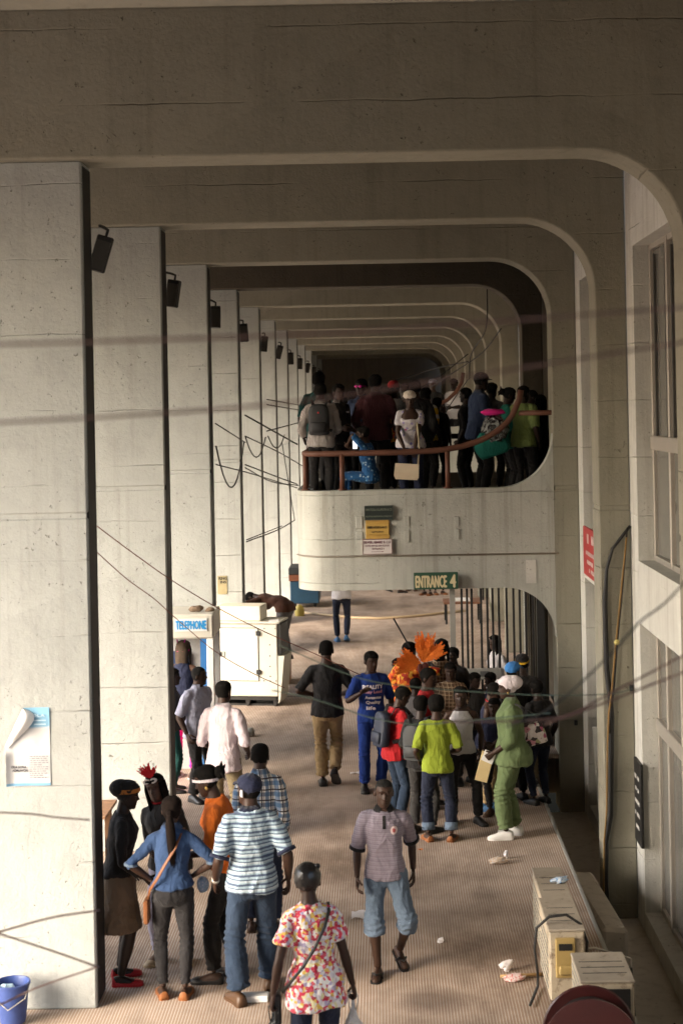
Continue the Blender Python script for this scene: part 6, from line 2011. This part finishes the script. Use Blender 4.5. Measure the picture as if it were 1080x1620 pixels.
p = on_z(480, 962)
e = empty('pushcart', (p.x, p.y, 0), 0, 'dark blue pushcart with an orange stripe standing behind the balcony edge', 'cart')
b = MB(); b.box((-.30, 0, .10), (.36, 1.1, .62), bev=.02); b.build('tub', plain('dark_blue_tub', (.016, .055, .10), .45, .35, 5, 0, 80, 0, .5, 'Object', ((.05, .06, .06), .25)), e)
b = MB(); b.box((-.32, -.01, .62), (.20, .9, .76)); b.build('stripe', plain('faded_orange_stripe', (.16, .055, .025), .6), e)
b = MB(); b.box((-.33, 0, .76), (.20, 1.0, .92), bev=.02); b.build('canopy', plain('dark_tarpaulin', (.02, .023, .024), .7), e)
for x in (-.2, .26):
    b = MB(); b.tube([(x - .03, .2, .1), (x + .03, .2, .1)], .10, 14); b.build('wheel', M['rubber'], e, True, 40)
b = MB(); b.tube([(.36, .05, .55), (.42, .02, .57), (.44, .02, .5)], .012, 6); b.build('hook', M['iron'], e, True)

# slatted bench behind the first pillar
e = empty('bench', (-2.95, 14.4, 0), 0, 'brown slatted wooden bench table half hidden by the nearest pillar', 'bench')
for i in range(5): b = MB(); b.box((-.55, -.30 + i * .125, .74), (.30, -.185 + i * .125, .77), bev=.004); b.build('slat', M['wood'], e)
for x in (-.5, .22):
    for y in (-.26, .26): b = MB(); b.box((x - .03, y - .03, 0), (x + .03, y + .03, .739)); b.build('leg', M['wood'], e)
b = MB(); b.box((-.3, -.2, .001), (.16, .2, .45), bev=.02); tag(b.build('carton', plain('yellow_carton', (.50, .37, .12), .7, .2, 6), loc=(-2.97, 14.4, .002)), 'yellowish carton under the slatted bench', 'box')

p = on_z(20, 1602)
e = empty('bucket', (on_y(20, 1560, 11.27).x, 11.27, 0), 0, 'blue plastic bucket at the foot of the nearest pillar', 'bucket'); e.scale = (.86, .86, .86)
bl = plain('blue_bucket_plastic', (.035, .062, .20), .45, .3, 7, .15, 40, 0, .4, 'Object', ((.20, .24, .40), .2))
b = MB(); b.lathe([(.0, .012), (.105, .012), (.112, .03), (.128, .18), (.14, .33), (.155, .335), (.155, .355), (.141, .357), (.132, .335), (.12, .18), (.10, .04), (.0, .035)], 28); b.build('tub', bl, e, True, 40)
b = MB(); b.tube([(-.15, 0, .34), (-.13, -.09, .24), (0, -.165, .17), (.13, -.09, .24), (.15, 0, .34)], .005, 6); b.build('handle', M['greymetal'], e, True)
b = MB(); b.sphere((-.05, .0, .25), (.06, .05, .05), 9, 6); P = np.array(b.v); P += vnoise(P, 24, 3)[:, None] * .02; b.v = [tuple(q) for q in P]; tag(b.build('crumpled_bag', plain('pale_blue_plastic', (.35, .5, .6), .4), loc=e.location), 'crumpled pale plastic inside the blue bucket', 'plastic bag')

# ================================================================== condensing units and clutter by the kerb
def ac_unit(x0, x1, y0, y1, h, label, meter=False, fan=False):
    e = empty('condensing_unit', ((x0 + x1) / 2, y0, 0), 0, label, 'air conditioner', 'outdoor air-conditioning units by the kerb')
    w, d = (x1 - x0) / 2, y1 - y0
    b = MB(); b.box((-w, 0, .03), (w, d, h - .022), bev=.012); b.build('casing', M['acbody'], e)
    b = MB(); b.box((-w - .006, -.006, h - .02), (w + .006, d + .006, h), bev=.006); b.build('top_panel', M['actop'], e)
    for k in range(3): b = MB(); b.box((-w + .03, d * (.25 + .2 * k), h + .0005), (w - .03, d * (.25 + .2 * k) + .006, h + .003)); b.build('seam', M['darkalu'], e)
    for yy in (.05, d - .09):
        b = MB(); b.box((-w + .02, yy, 0), (w - .02, yy + .04, .029)); b.build('foot', M['black'], e)
    b = MB()
    for k in range(7): b.box((-w - .006, d * .12, .09 + k * .058), (-w - .0005, d * .88, .105 + k * .058))
    b.build('side_grille', M['greymetal'], e)
    if meter:
        b = MB(); b.box((-.09, -.03, h - .36), (.06, -.001, h - .06), bev=.008); m_ = b.build('cover_plate', plain('yellowed_cover', (.38, .27, .10), .5, .2, 12, 0, 80, 0, .4, 'Object', ((.15, .11, .06), .2)), e)
        b = MB(); b.box((-.065, -.036, h - .15), (.035, -.0305, h - .10)); b.build('slot', M['black'], m_)
        b = MB(); b.box((-.07, -.06, h - .33), (.05, -.0305, h - .26), bev=.012); b.build('socket', plain('yellowed_cover', (.38, .27, .10), .5), m_)
    if fan:
        b = MB(); b.box((-w + .05, -.012, .06), (w - .03, -.0005, h - .06)); b.build('front_grille', M['black'], e)
    return e


p0, p1 = on_y(868, 1484, 11.4), on_y(924, 1484, 11.4)
ac_unit(p0.x, p1.x, 11.4, 12.14, .57, 'dirty beige outdoor air conditioner with a yellowed cover plate on its end', True)
ac_unit(p0.x + .03, p1.x + .0, 12.18, 13.0, .55, 'second beige outdoor air conditioner behind the one with the cover plate, wrapper on top')
for k, (dz, rr_) in enumerate(((.20, .016), (.28, .011))):
    b = MB(); b.tube([(p1.x + .01, 11.7 + .06 * k, dz), (p1.x + .12, 11.72 + .06 * k, dz + .01), (KERB + .10, 11.9, dz - .12), (KERB + .16, 12.0, LW + .05), (XW - .03, 12.3 + .1 * k, LW + .08)], rr_, 7)
    tag(b.build('pipe', M['rubber'] if k == 0 else M['alu'], None, True), ('black lagged', 'bare metal')[k] + ' refrigerant pipe running from the beige conditioner into the trench', 'pipe')
p0, p1 = on_y(917, 1562, 10.6), on_y(1001, 1562, 10.6)
ac_unit(p0.x, p1.x, 10.55, 11.1, .5, 'grey-topped outdoor air conditioner beside the red hose reel', False, True)
c = on_y(935, 1656, 9.85)
e = empty('hose_reel', c, R(-4), 'dark red hose reel drum at the lower picture edge', 'hose reel')
dr = plain('dark_red_enamel', (.045, .009, .009), .35, .3, 6, .1, 60, 0, .5, 'Object', ((.05, .02, .015), .3))
b = MB(); b.lathe([(.0, -.02), (.10, -.02), (.12, -.01), (.21, -.008), (.225, -.022), (.262, -.022), (.275, -.006), (.305, -.004), (.315, .004), (.315, .018), (.29, .022), (.0, .022)], 40); b.xform(Matrix.Rotation(R(90), 4, 'X') @ Matrix.Scale(1, 4)); b.v = [(x, y, z) for x, y, z in b.v]; b.build('disc', dr, e, True, 40)
b = MB(); b.lathe([(.0, 0), (.24, 0), (.25, .1), (.24, .2), (.0, .2)], 32); b.xform(Matrix.Translation((0, .03, 0)) @ Matrix.Rotation(R(-90), 4, 'X')); b.build('hose_coil', M['rubber'], e, True, 40)
b = MB(); b.lathe([(.0, 0), (.30, 0), (.31, .01), (.30, .02), (.0, .02)], 32); b.xform(Matrix.Translation((0, .235, 0)) @ Matrix.Rotation(R(-90), 4, 'X')); b.build('disc', dr, e, True, 40)
b = MB(); b.box((-.05, .06, -c.z + .002), (.05, .22, -.1)); b.box((-.25, .0, -c.z + .001), (.25, .28, -c.z + .03)); b.build('stand', M['iron'], e)

e = empty('concrete_block', (1.90, 14.3, LW), R(3), 'rough concrete slab bridging the trench beside the conditioners', 'slab')
b = MB(); b.box((-.11, -.9, 0), (.13, .8, .62), bev=.03); P = np.array(b.v); P += vnoise(P, 5, 2)[:, None] * .02; b.v = [tuple(q) for q in P]; b.build('block', M['pit'], e)
e = empty('leaning_panel', (2.36, 16.5, LW), 0, 'pale board leaning in the trench against the building', 'board')
b = MB(); b.box((-.06, 0, 0), (.06, .04, 1.75)); b.xform(Matrix.Rotation(R(-3), 4, 'Y')); b.build('panel', M['concrete_wall'], e)
e = empty('pipe_scrap', (2.1, 12.0, LW + .02), R(20), 'grey pipe scraps and junk lying in the trench', 'scrap')
for i in range(6):
    b = MB(); b.tube([(rnd.uniform(-.2, .2), rnd.uniform(-.6, .6), .03), (rnd.uniform(-.2, .2), rnd.uniform(-.6, .6), .25)], .025, 7); b.build('pipe', (M['alu'], M['black'], M['greymetal'])[i % 3], e, True)

# conduits and cables on the second frame's right leg
yl = YF(2) - .10 - .035
def L2(pts, y=yl): return [on_y(a, b_, y) for a, b_ in pts]
blk_w = [(996, 832), (985, 846), (968, 868), (959, 900), (956, 950), (957, 1000), (959, 1060), (964, 1100), (967, 1135), (966, 1200), (965, 1290), (958, 1330), (957, 1400), (962, 1460), (965, 1530), (962, 1640)]
mb = MB(); mb.tube(L2(blk_w), [.016] * 4 + [.026] * 12, 8); tag(mb.build('conduit', M['rubber'], None, True), 'thick black corrugated cable looping down the frame leg beside the red sign', 'cable', 'conduits on the second frame leg')
mb = MB(); mb.tube(L2([(991, 835), (988, 880), (982, 950), (976, 1010), (971, 1080), (966, 1130), (963, 1160)], yl - .02), .009, 6); tag(mb.build('conduit', M['black'], None, True), 'thin black cable running inside the loop of the thick one', 'cable', 'conduits on the second frame leg')
yw = plain('yellow_cable_sheath', (.23, .135, .045), .6, .4, 6, 0, 80, 0, .3, 'Object', ((.06, .05, .04), .3))
mb = MB(); mb.tube(L2([(990, 850), (986, 890), (980, 950), (973, 1020), (967, 1090), (962, 1130), (960, 1180), (959, 1280), (955, 1330), (954, 1420), (957, 1530)], yl - .04), .0095, 7); tag(mb.build('conduit', yw, None, True), 'yellow cable running down the frame leg beside the black ones', 'cable', 'conduits on the second frame leg')
mb = MB(); p = on_y(975, 1016, yl - .06); mb.sphere(tuple(p), (.03, .02, .03), 10, 7); tag(mb.build('cable_clip', plain('yellow_clip', (.5, .42, .14), .5), None, True), 'yellow clip binding the cables on the frame leg', 'clip')
for i, (px, py, yv, lab) in enumerate(((910, 1143, YF(3) - .12, 'on the edge of the third frame leg'), (998, 1088, yl, 'on the edge of the second frame leg'))):
    p = on_y(px, py, yv); b = MB(); b.box((-.02, -.03, -.03), (.02, .02, .03), bev=.004); b.tube([(0, -.03, 0), (0, -.07, .01)], .006, 6); tag(b.build('wall_hook', M['iron'], loc=p), 'small rusty hook ' + lab, 'hook')

# hose on the floor beyond the balcony
P = [on_z(a, b_, .03) for a, b_ in ((482, 969), (520, 973), (560, 977), (600, 978), (650, 975), (705, 969), (735, 966))]
mb = MB(); mb.tube(P, .028, 7); tag(mb.build('hose', plain('pale_hose', (.46, .35, .22), .6, .2, 4), None, True), 'pale hose lying across the floor beyond the balcony', 'hose')
p = on_z(474, 974); b = MB(); b.lathe([(.0, 0), (.10, 0), (.11, .12), (.08, .20), (.04, .24), (.0, .24)], 16); tag(b.build('jerrycan', plain('yellow_can', (.55, .43, .10), .5), None, True, 40, loc=p), 'small yellow can at the end of the hose beside the generator', 'can')
# low tables seen through the gate
for i, (px, py) in enumerate(((728, 985), (736, 948))):
    p = on_z(px, py); e = empty('table', (p.x, p.y, 0), 0, ('nearer', 'farther')[i] + ' low brown table with papers seen through the gate bars', 'table', 'tables beyond the gate')
    b = MB(); b.box((-.35, -.25, .42), (.45, .45, .46)); b.build('tabletop', plain('table_brown', (.20, .09, .05), .6, .2, 6), e)
    for x in (-.3, .4):
        for y in (-.2, .4): b = MB(); b.box((x - .02, y - .02, 0), (x + .02, y + .02, .419)); b.build('leg', M['black'], e)
    b = MB(); b.box((-.2, -.1, .461), (.2, .2, .50)); tag(b.build('paper_stack', M['paper'], loc=(p.x, p.y, .001)), 'white paper stack on the %s low table' % ('nearer', 'farther')[i], 'paper')

# ================================================================== litter
def scrap(label, px, py, w, d, mat, yaw=0, h=.01, name='litter', lump=False):
    p = on_z(px, py); b = MB()
    if lump:
        b.sphere((0, 0, h), (w / 2, d / 2, h), 14, 8); P = np.array(b.v); P += (vnoise(P, 30, int(px)) * .45 + vnoise(P, 70, int(py)) * .35)[:, None] * np.array([w / 2, d / 2, h * .8]); P[:, 2] = np.maximum(P[:, 2], .003)
        b.v = [tuple(q) for q in P]
    else:
        n = 5
        for j in range(n + 1):
            for i in range(n + 1):
                x, y = -w / 2 + w * i / n, -d / 2 + d * j / n
                b.v.append((x, y, .006 + h * (.5 + .5 * math.sin(i * 1.7 + j * 2.1 + px))))
        for j in range(n):
            for i in range(n): k = j * (n + 1) + i; b.face((k, k + 1, k + n + 2, k + n + 1))
    return tag(b.build(name, mat, None, not lump, loc=(p.x, p.y, 0), fix=False), label, 'litter', 'litter on the floor', 'thing')


wp2 = plain('white_litter', (.74, .70, .70), .7, .12, 12)
mixl = plain('mixed_wrapper', (.62, .45, .30), .5, .4, 30, 0, 80, 0, .5, 'Object', ((.65, .62, .60), .45))
scrap('large white sheet of paper on the floor behind the mauve polo', 571, 1449, .17, .20, wp2, 0, .02)
b = MB(); b.box((-.11, -.05, 0), (.11, .05, .05), bev=.006); p = on_z(402, 1583); tag(b.build('white_box', M['paper'], loc=(p.x, p.y, .002)), 'flat white carton on the floor between the jeans and the black bag', 'box')
scrap('crumpled yellow and white wrapper between the green outfit and the conditioners', 788, 1366, .2, .09, mixl, 0, .03, lump=True)
scrap('white scrap standing beside the yellow wrapper', 800, 1358, .05, .05, wp2, 0, .04, lump=True)
scrap('small white scrap right of the striding legs', 697, 1491, .06, .05, wp2, 0, .02, lump=True)
scrap('thin white scrap left of the blue trousers', 564, 1224, .16, .07, wp2, 0, .015)
scrap('tiny orange scrap near the rolled jeans cuffs', 665, 1345, .05, .03, plain('orange_scrap', (.6, .2, .06), .7), 0, .01)
scrap('crumpled white plastic beside the kerb conditioners', 799, 1537, .10, .07, wp2, 0, .045, lump=True)
scrap('red and white torn packet beside the crumpled plastic', 814, 1552, .16, .08, plain('red_white_packet', (.70, .62, .6), .5, .3, 30, 0, 80, 0, .5, 'Object', ((.55, .08, .06), .45)), 0, .03, lump=True)
b = MB(); b.tube([(-.17, 0, .02), (.17, .03, .02)], .014, 6); p = on_z(825, 1548); tag(b.build('wood_offcut', plain('pale_wood', (.42, .27, .12), .7), None, True, loc=p), 'pale wooden offcut beside the torn packet', 'litter')
scrap('blue and white wrapper on top of the second conditioner', 884, 1398, .13, .10, plain('blue_wrapper', (.60, .66, .72), .5, .2, 30, 0, 80, 0, .5, 'Object', ((.06, .25, .55), .45)), 0, .02, lump=True)
o = bpy.data.objects['litter.%03d' % max(int(k.name.split('.')[1]) for k in bpy.data.objects if k.name.startswith('litter.'))]
pp = on_z(884, 1396, .552); o.location = (pp.x, pp.y, .552)
scrap('white crumpled paper by the gate foot', 838, 1263, .16, .10, mixl, 0, .03, lump=True)
for i, (px, py, s_) in enumerate(((396, 1164, .10),)):
    p = on_z(px, py); b = MB(); b.sphere((0, 0, s_ * .55), (s_ * .8, s_, s_ * .62), 11, 8); P = np.array(b.v); P += vnoise(P, 12, 4)[:, None] * .03; b.v = [tuple(q) for q in P]
    tag(b.build('rock', plain('grey_rock', (.30, .28, .24), .9, .35, 9, .5, 30), None, False, loc=p), 'grey rock on the floor beside the pinkish white shirt', 'rock')

# ================================================================== cables strung across the arcade
redw = plain('red_brown_wire', (.085, .045, .036), .5, .1, 3)
redw2 = plain('rust_red_wire', (.20, .055, .04), .5, .1, 3)
grw = plain('green_grey_wire', (.07, .10, .07), .5, .1, 3)
def strung(label, pts, r, mat, sag=0., group='cables strung across the arcade'):
    wire('cable', [on_y(*p) for p in pts], r, mat, label, 'cable', sag, group)


strung('upper blurred cable crossing the picture close to the viewer', [(-60, 546, 2.6), (150, 541, 2.6), (560, 524, 2.6), (1140, 482, 2.6)], .0027, redw)
strung('second blurred cable below it, crossing close to the viewer', [(-60, 672, 2.7), (240, 655, 2.7), (470, 635, 2.7), (760, 592, 2.7), (1140, 532, 2.7)], .0027, redw)
strung('blurred cable rising past the office window to the picture edge', [(800, 1150, 4.2), (870, 1120, 4.2), (960, 1040, 4.2), (1010, 985, 4.2), (1060, 945, 4.2), (1140, 850, 4.2)], .003, M['black'])
strung('pair of blurred cables at the office window, upper one', [(700, 1142, 4.6), (875, 1136, 4.6), (970, 1094, 4.6), (1140, 1005, 4.6)], .0034, redw)
strung('pair of blurred cables at the office window, lower one', [(860, 1146, 4.4), (960, 1110, 4.4), (1140, 1040, 4.4)], .0034, redw)
strung('green cable sagging before the black T-shirt and crowd', [(430, 1092, 7.0), (490, 1104, 7.0), (540, 1120, 7.0), (590, 1136, 7.0), (660, 1146, 7.0), (760, 1138, 7.0), (870, 1128, 7.0)], .0027, grw)
strung('green cable higher across the crowd at the gate', [(440, 1020, 7.4), (560, 1070, 7.4), (640, 1085, 7.4), (760, 1095, 7.4), (870, 1100, 7.4), (960, 1098, 7.4), (1000, 1090, 7.4)], .0024, grw)
strung('red-brown cable from the nearest pillar sloping past the generator', [(152, 831, 11.9), (215, 878, 12.4), (275, 920, 12.9), (345, 962, 13.4), (420, 1000, 13.9), (500, 1035, 14.4), (570, 1068, 14.9)], .0045, redw2)
strung('thin red-brown cable below it, over the telephone booth', [(152, 872, 11.95), (200, 915, 12.4), (245, 948, 12.9), (275, 975, 13.4), (340, 1030, 13.9), (400, 1065, 14.4), (450, 1088, 15)], .0038, redw2)
strung('zigzag blurred cable low on the nearest pillar, top strand', [(-60, 1488, 6.0), (0, 1474, 6.0), (80, 1452, 6.0), (158, 1440, 6.0)], .0042, redw)
strung('zigzag blurred cable low on the nearest pillar, middle strand', [(-10, 1474, 6.0), (40, 1490, 6.0), (100, 1510, 6.0), (156, 1530, 6.0)], .0042, redw)
strung('zigzag blurred cable low on the nearest pillar, bottom strand', [(-60, 1612, 6.4), (0, 1590, 6.4), (60, 1562, 6.4), (157, 1529, 6.0)], .0042, redw)
strung('blurred cable below the torn poster', [(-60, 1284, 6.2), (40, 1287, 6.2), (90, 1293, 6.2), (142, 1297, 6.2)], .0036, redw)
dk = M['black']
for i, (pts, r, sg) in enumerate((
    ([(341, 670, 19.9), (388, 700, 23.5)], .009, 0), ([(388, 657, 24), (470, 703, 27)], .015, 0), ([(388, 690, 24), (440, 715, 27), (480, 738, 30)], .010, 0), ([(388, 735, 24), (440, 755, 27), (470, 766, 30)], .011, 0),
    ([(388, 740, 24), (430, 762, 26), (472, 768, 30)], .010, 0), ([(422, 632, 28), (480, 642, 32)], .010, 0), ([(422, 640, 28), (480, 650, 32)], .010, 0), ([(342, 706, 19.9), (386, 700, 23.7)], .011, .62), ([(388, 690, 24), (420, 692, 28)], .011, .35),
    ([(424, 690, 28.1), (450, 688, 32)], .011, .25), ([(390, 857, 24), (440, 838, 28), (466, 823, 31)], .011, 0), ([(390, 854, 24), (446, 832, 28)], .009, 0), ([(342, 735, 19.9), (400, 750, 24), (470, 772, 29)], .008, 0), ([(422, 682, 28), (475, 668, 32)], .011, 0), ([(446, 700, 32), (466, 822, 34)], .010, 0))):
    strung('dark cable %s' % ('from third pillar, steep short run', 'thick black one sloping between fourth and sixth pillars', 'thin one below the thick black sloping one', 'upper one of a low bundle reaching the balcony corner', 'lower one of a low bundle reaching the balcony corner', 'high thin one at the fifth pillar', 'second high thin one at the fifth pillar', 'hanging in a deep loop between third and fourth pillars',
           'hanging in a loop between fourth and fifth pillars', 'hanging in a small loop between fifth and sixth pillars', 'rising from fourth pillar below the balcony level', 'twin of the rising one below the balcony level', 'long thin one from third pillar to the balcony corner', 'rising one at the fifth pillar', 'dropping steeply beside the balcony end')[i], pts, r, dk, sg)
for i, (pts, r) in enumerate((([(742, 600, 27), (745, 560, 27), (768, 520, 26), (770, 455, 26)], .012), ([(640, 640, 30), (700, 600, 29), (760, 560, 28), (792, 520, 27)], .012), ([(600, 640, 34), (680, 605, 34), (740, 560, 34)], .012), ([(600, 610, 38), (680, 585, 38), (740, 572, 36)], .014), ([(690, 680, 24.5), (712, 640, 26), (740, 600, 28)], .009))):
    strung('dark cable above the balcony crowd, %s' % ('dropping from the beam', 'long slanting one', 'lower slanting one', 'flat far one', 'short one by the rear rail')[i], pts, r, dk)
mb = MB(); mb.tube([on_z(a, b_, z_) for a, b_, z_ in ((838, 1590, .02), (850, 1560, .02))] + [on_y(a, b_, 11.5) for a, b_ in ((850, 1540), (845, 1500), (848, 1468), (868, 1450), (895, 1447), (918, 1462), (928, 1490), (926, 1530))], .011, 6)
tag(mb.build('cable', M['rubber'], None, True), 'black cable arching over the end of the beige conditioner', 'cable')
bpy.context.view_layer.update()
